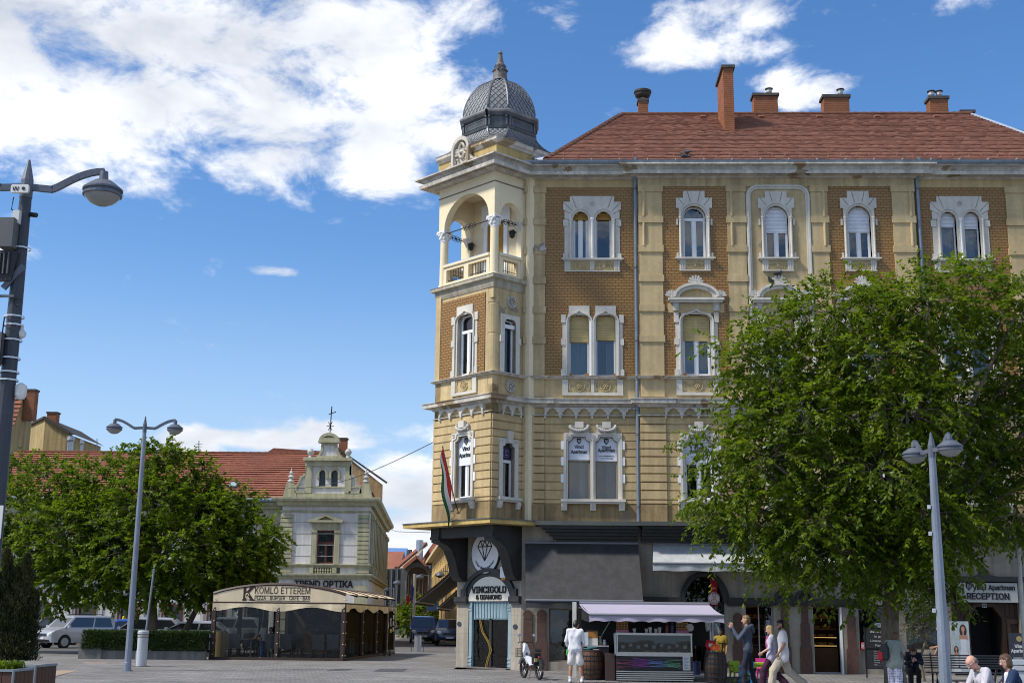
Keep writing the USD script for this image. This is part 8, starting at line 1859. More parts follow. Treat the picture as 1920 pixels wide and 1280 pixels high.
c=onpole(60,403);m=MB();m.tube([c+[-.06,0,0],c+[.02,-.03,0]],.015,6);m.tube([c+[-.02,-.02,.0],c+[.08,-.05,-.02]],.032,8);m.build('camera',BLK,big)
c=onpole(38,410);MB().box(c[0]-.04,c[0]+.04,c[1]-.14,c[1]-.02,c[2]-.1,c[2]+.07).build('junction_box',PLW,big)
c=onpole(14,503);fl_=MB();fl_.hull([c+ARR(p)for p in((-.4,-.1,.22),(.16,-.1,.20),(.10,-.1,-.18),(-.4,-.1,-.22),(-.4,.12,.16),(.12,.12,.14),(.06,.12,-.14),(-.4,.12,-.16))]);fd=fl_.build('floodlight',M('flood_dark',(.022,.023,.026),.5,.1),big)
for k in range(8):MB().box(c[0]-.34+k*.055,c[0]-.325+k*.055,c[1]-.13,c[1]-.1,c[2]-.10,c[2]+.18).build('cooling_fin',PLG,fd)
c=onpole(30,540);m=MB();m.bar(c+[-.12,-.1,-.03],c+[.10,-.06,.28],.05,.07);m.build('floodlight_bracket',LAMPG,big)
c=onpole(20,555);m=MB();m.bar(c+[-.5,0,.0],c+[.08,-.08,-.02],.03,.03);m.build('bracket',LAMPG,big)
c=onpole(40,623);MB().lathe(c+[.0,-.0,-.06],[(0,-.03),(.05,0),(.065,.05),(.03,.10),(.02,.16)],12).build('dome_camera',PLW,big)
c=onpole(31,736);MB().lathe(c+[.06,-.02,-.1],[(0,.0),(.05,.02),(.07,.06),(.075,.18),(.02,.22)],12).build('dome_camera',PLW,big)
c=onpole(4,655);MB().box(c[0]-.2,c[0]+.03,c[1]-.12,c[1],c[2]-.2,c[2]+.2).build('cabinet',PLG,big)
for v in(468,596,612,640,674,700,715):c=onpole(30-(v-600)*.07,v);cz_=float(c[2]);MB().lathe((0,0,cz_),[(.125,0),(.125,.02)],14,closed=False).build('steel_band',M('bright_zinc',(.55,.58,.6),.4),big)
m=MB();m.tube([onpole(40,370)+[-.1,0,0],onpole(33,395)+[-.06,-.05,0],onpole(42,400)],.008,4);m.tube([onpole(20,600)+[-.03,-.12,0],onpole(16,640)+[-.03,-.14,0],onpole(12,690)+[-.03,-.12,0]],.01,4);m.tube([onpole(40,570)+[.05*cos(t),-.12,.05*sin(t)]for t in LIN(0,5,12)],.007,4);m.build('cable',INK,big)
c=onpole(3,980);MB().hull([c+ARR([a*.07,-.16+d,e*.20])for a in(-1,1)for d in(0,.015)for e in(-1,1)]).build('small_sign',PLW,big)
# right lamp: arms nearly along the line of sight
dR=27.5;pr_=dist_at(1745,812,dR);br_=ARR([pr_[0],pr_[1],gz(pr_[0],pr_[1])]);rl_=street_lamp('grey double-armed street lamp in front of the big tree',br_,float(pr_[2]-br_[2])+.02,rad_(-72),POLEL,r0=.125,reach=.62)
for v in(1000,1144,950):c=dist_at(1752+(v-950)*.05,v,dR)-br_;MB().box(c[0]-.14,c[0]-.09,c[1]-.05,c[1]+.02,c[2]-.04,c[2]+.04).build('clip',M('bright_zinc',(.55,.58,.6),.4),rl_)
# thin pole, post
a,c=dist_at(288.5,1068,math.hypot(*gnd(266,1243)[:2])),gnd(266,1243);sp_=thing('thin_pole','thin leaning grey metal pole beside the white bollard','pole');MB().tube([c,a],.035,8).build('shaft',POLEL,sp_);MB().ball(a,.045,1).build('cap',POLEL,sp_)
q=gnd(264.5,1248.5);bo=thing('bollard_bin','white cylindrical litter bin with banded top left of the hedge corner','bin',tuple(map(float,q)));hb=float(dist_at(270,1181,math.hypot(q[0],q[1]))[2]-q[2]);BINW=M('bin_white',(.42,.45,.48),.5,.08,2.,streak=.15)
MB().lathe((0,0,0),[(.17,0),(.17,hb*.80)],20).build('body',BINW,bo);MB().lathe((0,0,0),[(.175,hb*.83),(.175,hb*.87)],20).build('band',BINW,bo);MB().lathe((0,0,0),[(.18,hb*.90),(.18,hb*.97),(.15,hb)],20).build('lid',BINW,bo);MB().lathe((0,0,0),[(.15,hb*.79),(.15,hb*.92)],16).build('neck',M('tan_mat',(.30,.23,.12),.9),bo);MB().box(-.185,-.16,-.06,.02,.2,.5).build('door_hatch',BINW,bo);MB().lathe((0,0,0),[(.3,.002),(.3,.012)],16).build('foot',M('dirt_ring',(.12,.11,.08),.9),bo)
# planters and the street behind
WPL=M('planter_board',(.075,.035,.025),.6,.25,6.,stretch=(8,8,.8));PFR=M('planter_frame',(.20,.24,.27),.5,.1)
def planter(label,x0,x1,y0,y1,h):
 t=thing('planter',label,'planter');n=max(3,int((x1-x0)/.16))
 for k in range(n):MB().box(x0+k*(x1-x0)/n+.006,x0+(k+1)*(x1-x0)/n-.006,y0,y0+.03,.05,h-.04).build('board',WPL,t)
 n2=max(3,int((y1-y0)/.16))
 for k in range(n2):MB().box(x1-.03,x1,y0+k*(y1-y0)/n2+.006,y0+(k+1)*(y1-y0)/n2-.006,.05,h-.04).build('board',WPL,t)
 f=MB();f.box(x0-.02,x1+.02,y0-.02,y0+.05,h-.04,h);f.box(x1-.05,x1+.02,y0+.05,y1,h-.04,h);f.box(x0+(x1-x0)*.55,x0+(x1-x0)*.55+.05,y0-.015,y0+.002,0,h-.04);f.box(x1-.0,x1+.02,y0-.02,y0+.05,0,h-.04);f.build('frame',PFR,t);MB().box(x0,x1-.05,y0+.05,y1,.1,h-.06).build('soil',M('soil',(.04,.03,.02),.95),t);return t
yp=24.5;x1=float(atY(64.5,1255,yp)[0]);zt=float(atY(50,1246,yp)[2]);planter('dark board planter with grey metal frame holding the conifer at left',x1-1.15,x1,yp,yp+1.1,zt)
yp2=22.8;x2=float(atY(23.5,1260,yp2)[0]);zt2_=float(atY(10,1254,yp2)[2]);planter('nearer dark board planter with low plants at the lower left corner',x2-1.1,x2,yp2,yp2+.9,zt2_)
for k,(u,v0,hgt,lb)in enumerate(((803,1149,7.6,'slim dark street lamp in front of the white arch house'),(760,1150,6.2,'distant street lamp before the dark glass house'),(737,1150,5.6,'farthest street lamp beside the cream house'))):
 Yq=(118,128,138)[k];p=atY(u,v0,Yq);zt=float(atY(u,(1079,1090,1103)[k],Yq)[2]);t=thing('far_lamp',lb,'street lamp',(p[0],Yq,.1));MB().tube([(0,0,0),(0,0,zt)],.09,6).build('pole',LAMPG,t);MB().bar((0,0,zt-.1),(-.85,0,zt+.05),.08,.08).build('arm',LAMPG,t);MB().lathe((-.9,0,zt-.25),[(.1,-.15),(.42,.0),(.4,.1),(.1,.25)],12).build('lamp_head',LAMPG,t)
p=atY(836,1075,88.);t=thing('wall_lamp','black bracket lamp high on the yellow house front','lamp',tuple(p));MB().tube([(.3,0,-.05),(.1,0,.18),(-.35,0,.12)],.035,5).build('arm',LAMPG,t);MB().lathe((-.42,0,-.12),[(.08,-.15),(.36,0),(.3,.12),(.05,.26)],12).build('lamp_head',LAMPG,t)
p=atY(778,1075,105.);t=thing('white_mast','tall white mast in the side street','mast');MB().tube([(p[0],105,.1),(p[0],105,p[2])],.12,8).build('shaft',M('worn_white_pole',(.42,.42,.38),.6),t)
p=atY(769,1116,100.);t=thing('street_flags','small blue and red flags on a pole at the tent end of the side street','flag');MB().tube([(p[0]+.1,100,.1),(p[0]+.1,100,p[2]+.9)],.03,5).build('pole',LAMPG,t);MB().hull([(p[0]+a,100+b_,p[2]+c)for a,b_,c in((.05,0,.8),(.3,.05,.6),(.2,.1,-.4),(.0,.02,-.3))]).build('blue_flag',M('flag_blue',(.02,.06,.35),.7),t);MB().hull([(p[0]+a,99.9+b_,p[2]+c)for a,b_,c in((-.05,0,.2),(-.3,.05,-.2),(-.25,.1,-.7),(.0,.02,-.5))]).build('red_flag',M('flag_red',(.5,.02,.03),.7),t)
p=atY(810.5,1136,90.);t=thing('blue_sign','small blue and white street sign under the black awnings','sign');MB().box(p[0]-.42,p[0]+.42,90,90.05,p[2]-.3,p[2]+.3).build('plate',M('sign_blue',(.12,.22,.42),.5),t);MB().tube([(p[0]+.3,90.08,.1),(p[0]+.3,90.08,p[2]+.2)],.04,6).build('pole',LAMPG,t)
# overhead wire
a,c=atY(540,915,75.),atY(812,829,47.);t=thing('overhead_wire','thin wire from the white gable house to the corner building','wire');MB().tube([a*(1-s)+c*s-ARR([0,0,.5*sin(PI*s)])for s in LIN(0,1,14)],.016,4).build('cable',INK,t)
a,c=atY(716,988,100.),atY(806,998,50.);t=thing('street_wire','faint thin wire across the side street under the wire above','wire');MB().tube([a,(a+c)/2-[0,0,.15],c],.012,4).build('cable',INK,t)
# manhole covers
for k,(u0,u1,v0,v1,lb)in enumerate(((700,765,1253,1258,'dark wide access cover in the paving in front of the tent door'),(612,660,1253.5,1256,'narrow dark drain cover in the paving below the tent corner'))):
 a,b_,c,d=gnd(u0,v1),gnd(u1-10,v1),gnd(u1,v0),gnd(u0+14,v0);t=thing('access_cover',lb,'cover');m=MB();m.raw([p+[0,0,.008]for p in(a,b_,c,d)],[[0,1,2],[0,2,3]]);m.build('plate',M('cover_iron',(.06,.058,.06),.6,.2,5.),t)
# ================================================================== trees
BARK=M('tree_bark',(.15,.12,.092),.9,.35,6.,bump=.8,bscale=18,stretch=(3,3,.6))
def tree(name,label,cat,base,forks,blobs,n_leaf,L,Wd_,look,trunk_r,droop=.0,seed=1,group=None,spray=1.,twig_len=.9,limb_n=1.0,shell=.62):
 """Trunk with limbs reaching into every leaf mass; leaves hang along fine twigs, denser towards the outside, with gaps between the masses."""
 r=np.random.default_rng(seed);base=np.asarray(base,float);t=thing(name,label,cat,group=group)
 top=np.asarray(forks,float)
 tr=MB();k=12;pts=ARR([base+(top-base)*s+ARR([.12*sin(s*5+seed),.10*sin(s*4+1),0])*s for s in LIN(0,1,k)]);rad=trunk_r*(1.0-.35*LIN(0,1,k));rad[0]*=1.35;rad[1]*=1.1
 tr.tube(pts,rad,14);tb=tr.build('trunk',BARK,t,smooth=True)
 zlo,zhi=min(b[2]for b in blobs),max(b[2]for b in blobs);hfrac=lambda z:(z-zlo)/(zhi-zlo+1e-6)
 P,D=[],[];tot=sum(b[3]**2.2 for b in blobs);tw=MB()
 for i,(x,y,z,R)in enumerate(blobs):
  c=ARR([x,y,z]);st=pts[-1]if z>top[2]-1 else pts[-3];mid=st*.5+c*.5+ARR([0,0,.35*R])+r.normal(0,.2,3)
  s_=LIN(0,1,8)[:,None];q=(1-s_)**2*st+2*s_*(1-s_)*mid+s_**2*c;MB().tube(q,LIN(trunk_r*.38,.025,8)*(0.8+.4*R/1.2),6).build('limb',BARK,t)
  nt=int(n_leaf*b_share(R,tot)/26)+1
  u=r.normal(0,1,(nt,3));u/=np.linalg.norm(u,axis=1,keepdims=True);rr=R*(shell+(1-shell)*r.random((nt,1)))*r.uniform(.72,1.12,(nt,1));start=c+u*rr*ARR([1.12,1.0,.80])
  dirs=u*spray+r.normal(0,.45,(nt,3));dirs[:,2]-=droop*(1.25-.9*hfrac(z));dirs/=np.linalg.norm(dirs,axis=1,keepdims=True)
  for j in range(nt):
   ln=twig_len*r.uniform(.45,1.15);m=26;s=np.sort(r.random(m))*ln;d=dirs[j]
   p=start[j]+d*s[:,None]+ARR([0,0,-1.0])*(droop*.55*s[:,None]**2/max(.3,twig_len));side=np.cross(d,[0,0,1.0]);side/=np.linalg.norm(side)+1e-6
   alt=np.where(np.arange(m)%2,1,-1)[:,None];dd=d*.6+side*alt*.8+ARR([0,0,-.25-.5*droop]);P.append(p);D.append(dd)
   if j%9==0:tw.tube([c+(start[j]-c)*.3,start[j],start[j]+d*ln*.7],[.014,.009,.004],4,cap=False)
 P,D=np.vstack(P),np.vstack(D);v,f=leaves(P,D,L,Wd_,.38,r=r);m=MB();m.raw(v,f);m.build('crown',look,t,kind='stuff');tw.build('twigs',BARK,t,kind='stuff');return t
def b_share(R,tot):return R**2.2/tot
LEAF_R=leaf_look('street_tree_leaf',[(.100,.145,.007),(.130,.175,.009),(.076,.118,.007),(.165,.205,.011),(.056,.092,.006),(.21,.235,.013)],.46)
LEAF_L=leaf_look('square_tree_leaf',[(.098,.146,.008),(.125,.175,.010),(.074,.118,.007),(.155,.198,.012),(.052,.088,.006)],.46)
def blobs_px(lst):
 out=[]
 for u,v,Y,R in lst:p=atY(u,v,Y);out.append((p[0],p[1],p[2],R))
 return out
YT1=33.0
b0=atY(1672,1280,YT1);base1=ARR([b0[0]+.12,YT1,0.]);fk=atY(1662,1075,YT1)
RB=blobs_px([(1470,612,33,.72),(1560,590,32.4,.95),(1655,575,33.4,.9),(1740,560,32.2,.95),(1830,552,33.4,.9),(1905,590,32.6,.95),(1990,620,33,1.0),
 (1385,655,32.4,.50),(1440,690,32.6,.85),(1540,690,33.6,1.0),(1640,670,31.8,1.05),(1745,665,33,1.0),(1905,700,33.2,.85),(1990,740,33,1.0),
 (1400,775,32.4,.70),(1500,775,31.9,1.0),(1600,780,33.4,1.1),(1700,770,31.7,1.05),(1795,760,33.,.95),(1900,800,33.4,.95),
 (1355,835,32.6,.62),(1440,860,31.8,.95),(1545,880,33.2,1.1),(1650,880,31.6,1.1),(1760,860,33.2,1.1),(1870,880,34,.8),(1960,880,33,.9),
 (1350,925,32.2,.66),(1335,985,32.4,.28),(1425,960,32.2,.85),(1530,975,31.8,.95),(1630,980,33.4,1.0),(1735,960,31.9,1.0),(1830,950,33.2,.8),(1800,1010,32.4,.45),(1905,960,32.4,.6),
 (1432,1022,32.4,.48),(1480,1040,32.8,.65),(1560,1030,32.,.70),(1640,1030,32.6,.75),(1745,1045,32.6,.75),(1690,1060,32.,.6),(1575,1075,32.4,.35),(1640,1085,32.,.38),(1770,1100,32.4,.32),(1620,1110,32.,.22),(1790,1130,32.4,.18)])
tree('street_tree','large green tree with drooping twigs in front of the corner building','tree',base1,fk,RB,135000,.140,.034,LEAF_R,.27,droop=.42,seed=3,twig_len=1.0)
YT2=55.
LBL=[(30,960,57,1.5),(95,905,58,1.45),(60,1040,56,1.6),(20,880,60,1.0),(120,1000,55,1.7),(150,1075,55,1.5),(90,1095,56.5,1.3),(-20,1030,57,1.7)]
LBC=[(225,900,57,1.5),(290,865,56,1.25),(345,900,57,1.5),(280,945,54.5,1.8),(205,975,55.5,1.6),(365,965,55.5,1.6),(240,1030,54,1.7),(320,1030,54,1.8),(200,1085,54.5,1.3),(275,1095,54.5,1.3),(345,1090,54.5,1.35),(295,842,56.5,.6),(165,905,57,1.1),(160,960,56,1.2)]
LBRt=[(400,985,57,1.3),(440,960,57.5,.9),(425,1040,56,1.45),(480,1010,57,1.15),(470,1060,57,1.15),(492,1060,57.5,.6),(400,1085,56,1.2),(455,935,58,.5),(380,925,57,1.0)]
g=lambda u,v,Y:ARR([float(atY(u,v,Y)[0]),Y,gz(0,Y)])
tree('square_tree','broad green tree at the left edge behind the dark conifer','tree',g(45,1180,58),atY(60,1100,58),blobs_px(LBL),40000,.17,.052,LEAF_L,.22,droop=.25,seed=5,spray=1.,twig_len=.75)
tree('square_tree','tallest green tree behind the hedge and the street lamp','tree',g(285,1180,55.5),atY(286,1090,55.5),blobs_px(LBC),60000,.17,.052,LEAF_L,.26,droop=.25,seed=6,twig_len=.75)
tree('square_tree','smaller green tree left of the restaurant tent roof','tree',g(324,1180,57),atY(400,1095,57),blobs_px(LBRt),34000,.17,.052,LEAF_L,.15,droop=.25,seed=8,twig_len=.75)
# little olive tree by the wall
OLV=leaf_look('olive_leaf',[(.085,.095,.060),(.065,.075,.045),(.11,.115,.075),(.05,.06,.035)],.15)
ob=g(1730,1250,39.5);ob[2]=gz(0,39.5);ot=atY(1728,1195,39.5)
tree('olive_tree','small thin leaved olive tree with greyish foliage by the wall right of the trunk','tree',ob,ot,blobs_px([(1728,1160,39.5,.34),(1710,1172,39.4,.28),(1745,1170,39.6,.28),(1728,1140,39.5,.26),(1725,1185,39.5,.3),(1742,1150,39.5,.22)]),7000,.07,.010,OLV,.055,droop=-.2,seed=9,twig_len=.5)
# conifer in the planter, upright sprays
CONL=leaf_look('conifer_leaf',[(.030,.036,.014),(.040,.046,.016),(.022,.028,.012),(.050,.050,.018),(.046,.036,.016)],.12)
cf=thing('conifer','dark brownish green conifer with upright spires in the left planter','conifer');yc_=yp+.55
cbase=ARR([float(atY(28,1240,yc_)[0]),yc_,zt-.08]);P_l,D_l=[],[]
for(u,v,w,wt)in((14,1031,.26,1.0),(52,1040,.24,.9),(34,1065,.30,1.0),(68,1110,.2,.5),(-10,1060,.3,.8),(5,1120,.34,.9),(45,1130,.34,.9)):
 tp2=atY(u,v,yc_);bx_=atY(26+(u-26)*.55,1240,yc_);axis=tp2-bx_;MB().tube([bx_*.9+cbase*.1,bx_+axis*.5,tp2-axis*.05],[.035,.02,.006],6).build('stem',BARK,cf)
 n=int(5600*wt);s=rng.random(n)**.8;a=RU(0,2*np.pi,n);rad=w*(1-s)**.55*(.35+.65*rng.random(n))*(1+.35*np.sin(s*31+a*3));bp_=bx_+axis*s[:,None];rr=np.stack([np.cos(a),np.sin(a),0*a],1);P_l.append(bp_+rr*rad[:,None]);D_l.append(rr*.45+ARR([0,0,1.0]))
v,f=leaves(np.vstack(P_l),np.vstack(D_l),.075,.012,.4);m=MB();m.raw(v,f);m.build('foliage',CONL,cf,kind='stuff')
lp=thing('planter_plants','low green bedding plants in the corner planter','plants');n=1500;px_=np.stack([RU(x2-1.0,x2-.1,n),RU(yp2+.05,yp2+.8,n),zt2_-.05+rng.random(n)*.12],1);v,f=leaves(px_,np.tile([0,-.2,1.0],(n,1)),.09,.025,.6);m=MB();m.raw(v,f);m.build('foliage',LEAF_L,lp,kind='stuff')
# street greenery far off
for k,(u,v,Y,R,hgt,lb,lk)in enumerate(((800,1148,112.,1.9,4,'dull green tree far down the side street beside the yellow house',LEAF_L),(788,1152,120.,1.5,4,'small brownish tree far down the side street',leaf_look('autumn_leaf',[(.07,.075,.02),(.09,.085,.03)],.3)))):
 p=atY(u,v,Y);tree('far_tree',lb,'tree',(p[0],Y,.1),(p[0],Y,p[2]-.6),[(p[0],Y,p[2],R),(p[0]+R,Y+.5,p[2]-.6,R*.8),(p[0]-R*.7,Y,p[2]-.5,R*.7)],5000,.3,.1,lk,.14,seed=20+k)
p=atY(811,1162,98.);bsh=thing('round_bush','bright green bush beside the far pedestrian','bush');n=2500;u_=rng.normal(0,1,(n,3));u_/=np.linalg.norm(u_,axis=1,keepdims=True);v,f=leaves(ARR([p[0],98,.9])+u_*[.8,.8,.8],u_,.2,.07,.5);m=MB();m.raw(v,f);m.build('foliage',LEAF_R,bsh,kind='stuff');MB().tube([(p[0],98,.1),(p[0],98,.9)],.08,6).build('stem',BARK,bsh)
# flag on its slanting staff
fb0,ft0=ORF.hit(853,942),(0,0)
base_=atY(853,940,float((OC+ARR([-q2,q2])*ORF.hit(853,942)[0])[1])-.35);tip_=atY(829.5,836,base_[1]-1.1)
fg=thing('national_flag','red white and green flag hanging from a slanting staff under the oriel window','flag')
MB().tube([base_,tip_],.022,6).build('staff',M('staff_wood',(.22,.12,.06),.5),fg)
wl_=MB();onw=ORF.at1(ORF.hit(853,945)[0],.0,base_[2]-.35);wl_.tube([base_,base_+[.12,.12,-.35],onw,onw+[.05,.05,-.5]],.018,5)
for k in range(3):wl_.tube([onw+ARR([-.12*q2,-.12*q2-.1,-.1-.22*k])+ARR([-.1*cos(t),.1*cos(t),.1*sin(t)])for t in LIN(0,4.8,10)],.010,4)
wl_.build('bracket',BLACK,fg)
ax=base_-tip_
cols=[('red_stripe',(.42,.015,.02)),('white_stripe',(.60,.60,.60)),('green_stripe',(.012,.10,.045))]
hang=[(0.02,.58,0.0),(.34,.66,.42),(.66,.74,.80)]
def fpt(s,j):
 p=tip_+ax*(.03+.72*s);dn=j*(.55+.95*s);return p+ARR([-.10*j-.05*sin(s*9+j*4)*j,-.10*sin(s*7+j*5)*j-.02,-dn])
for i,(nm,c)in enumerate(cols):
 gq=ARR([[fpt(s,j)for j in LIN(i/3,(i+1)/3,6)]for s in LIN(0,1,16)]);m=MB();m.sheet(gq);m.sheet(gq[:,::-1]+[0,.006,0]);m.build(nm,M(nm,c,.75,.08,3.),fg,smooth=True)
# pigeons
FE=M('pigeon_grey',(.03,.032,.038),.7,.3,20.)
def pigeon(label,p,rz):
 t=thing('pigeon',label,'pigeon',tuple(map(float,p)),rz);b=lump([manifold3d.Manifold.batch_hull([manifold3d.Manifold.sphere(.075,16).translate([0,.02,.10]),manifold3d.Manifold.sphere(.05,16).translate([0,-.10,.09]),manifold3d.Manifold.sphere(.012,8).translate([0,-.24,.05])]),manifold3d.Manifold.batch_hull([manifold3d.Manifold.sphere(.05,12).translate([0,.07,.14]),manifold3d.Manifold.sphere(.034,12).translate([0,.10,.22])]),manifold3d.Manifold.batch_hull([manifold3d.Manifold.sphere(.010,8).translate([0,.13,.22]),manifold3d.Manifold.sphere(.004,8).translate([0,.165,.215])])]);MB().add(b).build('body',FE,t,smooth=50)
 for sx in(-.03,.03):MB().tube([(sx,.0,.05),(sx,.01,0)],.006,4).build('leg',M('pigeon_leg',(.3,.08,.06),.6),t)
zz_r=lambda u,v,Y:atY(u,v,Y)
sl_t=(ZR-ZE)/6.55
for(u,v,lb,rz,mode)in((1288,291,'dark pigeon standing on the lowest roof tiles',.6,'roof'),(1282,300.5,'pigeon resting on the zinc gutter just below another pigeon',1.4,'gut')):
 if mode=='roof':Yp=Y0-.55+.5;p=ARR([float(atY(u,v,Yp)[0]),Yp,ZE+.5*sl_t+.05])
 else:Yp=Y0-.72;p=ARR([float(atY(u,v,Yp)[0]),Yp,zg+.09])
 pigeon(lb,p,rz)
W3z=Z(560.5)+(Z(534)-Z(560.5));
pigeon('pigeon perched on top of the shell ornament over the middle window',(W3c,Y0-RO-.1,W3z+.27),-1.2);pigeon('pigeon on the curved pediment left of the shell ornament',(W3c-.28,Y0-RO-.15,W3z-.02),2.2)
# ================================================================== people
def skin_look(n,c):return M('skin_'+n,c,.55,.08,12.,spec=.4)
SK1,SK2,SK3=skin_look('light',(.46,.265,.185)),skin_look('tan',(.36,.19,.12)),skin_look('rosy',(.50,.27,.20))
def cloth(n,c,var=.10,vs=4.):return M('cloth_'+n,c,.9,var,vs,bump=.25,bscale=25)
Sp=lambda p,r,n=12:manifold3d.Manifold.sphere(r,n).translate([float(x)for x in p])
def hullof(*prs):return manifold3d.Manifold.batch_hull([Sp(p,r)for p,r in prs])
def softened(m,edge=.03,it=6):
 m=m.refine_to_length(edge);q=m.to_mesh();t=trimesh.Trimesh(q.vert_properties[:,:3],q.tri_verts,process=True);trimesh.smoothing.filter_taubin(t,lamb=.5,nu=.53,iterations=it);return t
STAND=dict(pelvis=(0,0,.95),waist=(0,0,1.08),chest=(0,.01,1.30),neck=(0,0,1.50),head=(0,.02,1.635),shl=(-.185,0,1.44),shr=(.185,0,1.44),ell=(-.24,-.02,1.16),elr=(.24,-.02,1.16),wrl=(-.25,.08,.92),wrr=(.25,.08,.92),
    hipl=(-.09,0,.92),hipr=(.09,0,.92),knl=(-.10,.03,.50),knr=(.10,.03,.50),anl=(-.10,-.01,.09),anr=(.10,-.01,.09),look=(0,1,0))
def person(label,loc,rz,H,pose=None,skin=None,top=None,sleeve=.45,bottom=None,leg=1.0,shoes=None,hair=None,hairkind='short',female=False,fat=1.0,lower='trousers',hem=.0,beard=None,extra=None):
 k=H/1.75;J={a:ARR(b,float)*k for a,b in{**STAND,**(pose or{})}.items()};J['look']=ARR((pose or{}).get('look',(0,1,0)),float);J['look']/=np.linalg.norm(J['look'])
 t=thing('person',label,'person',tuple(map(float,loc)),rz);skin=skin or SK1;X=ARR([1.0,0,0])
 side=J['shr']-J['shl'];side/=np.linalg.norm(side);pside=J['hipr']-J['hipl'];pside/=np.linalg.norm(pside)
 def torso(g):
  f=fat;w=.93 if female else 1.0
  a=[(J['pelvis']-pside*.085*k,.108*k*f+g),(J['pelvis']+pside*.085*k,.108*k*f+g)]
  b=[(J['waist']-side*.070*k,.094*k*f*w+g),(J['waist']+side*.070*k,.094*k*f*w+g)]
  c=[(J['chest']-side*.085*k,.108*k*w*(1+(f-1)*.5)+g),(J['chest']+side*.085*k,.108*k*w*(1+(f-1)*.5)+g)]
  d=[(J['shl']+side*.03*k,.060*k+g),(J['shr']-side*.03*k,.060*k+g)]
  if female:c+=[(J['chest']+J['fw']*.05*k-side*.075*k,.075*k+g),(J['chest']+J['fw']*.05*k+side*.075*k,.075*k+g)]
  return[hullof(*a,*b),hullof(*b,*c),hullof(*c,*d)]
 up=J['neck']-J['waist'];J['fw']=np.cross(up/np.linalg.norm(up),side);J['fw']/=np.linalg.norm(J['fw'])
 lk=J['look'];hu=J['head']-J['neck'];hu/=np.linalg.norm(hu);hu=hu-lk*(hu@lk)*.65;hu/=np.linalg.norm(hu);hs2=np.cross(lk,hu);hs2/=np.linalg.norm(hs2);lk=np.cross(hu,hs2)
 hd=J['head'];E_=lambda a,b,c:hd+(hs2*a+lk*b+hu*c)*k
 parts=torso(0)
 parts.append(hullof((J['neck']-hu*.05*k,.058*k),(hd-hu*.06*k,.050*k)))
 parts.append(hullof((E_(0,-.02,.035),.082*k),(E_(0,.02,.03),.075*k),(E_(0,.045,-.075),.034*k),(E_(-.03,.03,-.05),.036*k),(E_(.03,.03,-.05),.036*k),(E_(0,-.03,-.02),.066*k)))
 parts.append(hullof((E_(0,.088,.012),.009*k),(E_(0,.106,-.022),.013*k),(E_(-.012,.09,-.026),.009*k),(E_(.012,.09,-.026),.009*k)))
 for sg in(-1,1):parts.append(hullof((E_(sg*.078,-.005,.0),.014*k),(E_(sg*.082,-.012,.02),.014*k)))
 def limb(a,b,ra,rb,g=0):return hullof((J[a],ra*k+g),(J[b],rb*k+g))
 for s in 'lr':
  parts+=[hullof((J['sh'+s],.056*k),(J['el'+s],.041*k)),hullof((J['el'+s],.041*k),(J['wr'+s],.028*k))]
  parts+=[hullof((J['hip'+s],.088*k*fat),(J['kn'+s],.056*k)),hullof((J['kn'+s],.056*k),((J['kn'+s]*.62+J['an'+s]*.38)-ARR([0,.012*k,0]),.056*k),(J['an'+s],.038*k))]
  toe=(pose or{}).get('toe'+s);fd=ARR([0,1.0,0])if toe is None else ARR(toe,float)
  parts.append(hullof((J['an'+s]+ARR([0,0,-.045])*k,.036*k),(J['an'+s]+fd*.15*k+ARR([0,0,-.058])*k,.030*k),(J['an'+s]-fd*.045*k+ARR([0,0,-.05])*k,.034*k)))
  # hand: palm, four fingers of unequal length slightly curled, thumb from the palm's side
  w=J['wr'+s];d=w-J['el'+s];d/=np.linalg.norm(d);hv=(pose or{}).get('hand'+s);d=d if hv is None else ARR(hv,float)/np.linalg.norm(hv)
  sg=-1 if s=='l' else 1;pn=(pose or{}).get('palm'+s);inward=ARR([-sg,.15,0.])if pn is None else ARR(pn,float);inward-=d*(inward@d);inward/=np.linalg.norm(inward);acr=np.cross(d,inward)*sg*-1
  pc=w+d*.05*k;parts.append(hullof((w,.026*k),(w+d*.075*k+acr*.026*k,.015*k),(w+d*.075*k-acr*.026*k,.015*k)))
  for i,ln in enumerate((.062,.072,.068,.052)):
   b0=w+d*.080*k+acr*(.030-.020*i)*k;b1=b0+(d*.9+inward*.30)*ln*.55*k;b2=b1+(d*.6+inward*.75)*ln*.45*k
   parts+=[hullof((b0,.0095*k),(b1,.0088*k)),hullof((b1,.0088*k),(b2,.0075*k))]
  t0=w+d*.03*k+acr*.028*k;t1=t0+(d*.6+acr*.7+inward*.3)*.035*k;t2=t1+(d*.85+inward*.4)*.032*k;parts+=[hullof((t0,.014*k),(t1,.011*k)),hullof((t1,.011*k),(t2,.009*k))]
 body=lump(parts);MB().add(softened(body,.028,4)).build('body',skin,t,smooth=True)
 # face
 for sg in(-1,1):
  MB().ball(E_(sg*.031,.079,.020),(.011*k,.009*k,.007*k),1).build('eye',M('eye_dark',(.03,.02,.015),.2),t)
  MB().tube([E_(sg*.016,.085,.036),E_(sg*.032,.083,.041),E_(sg*.046,.074,.036)],.004*k,4).build('eyebrow',hair or INK,t)
 MB().tube([E_(-.022,.076,-.058),E_(0,.084,-.057),E_(.022,.076,-.058)],.0055*k,5).build('mouth',M('lips',(.32,.10,.08),.5),t)
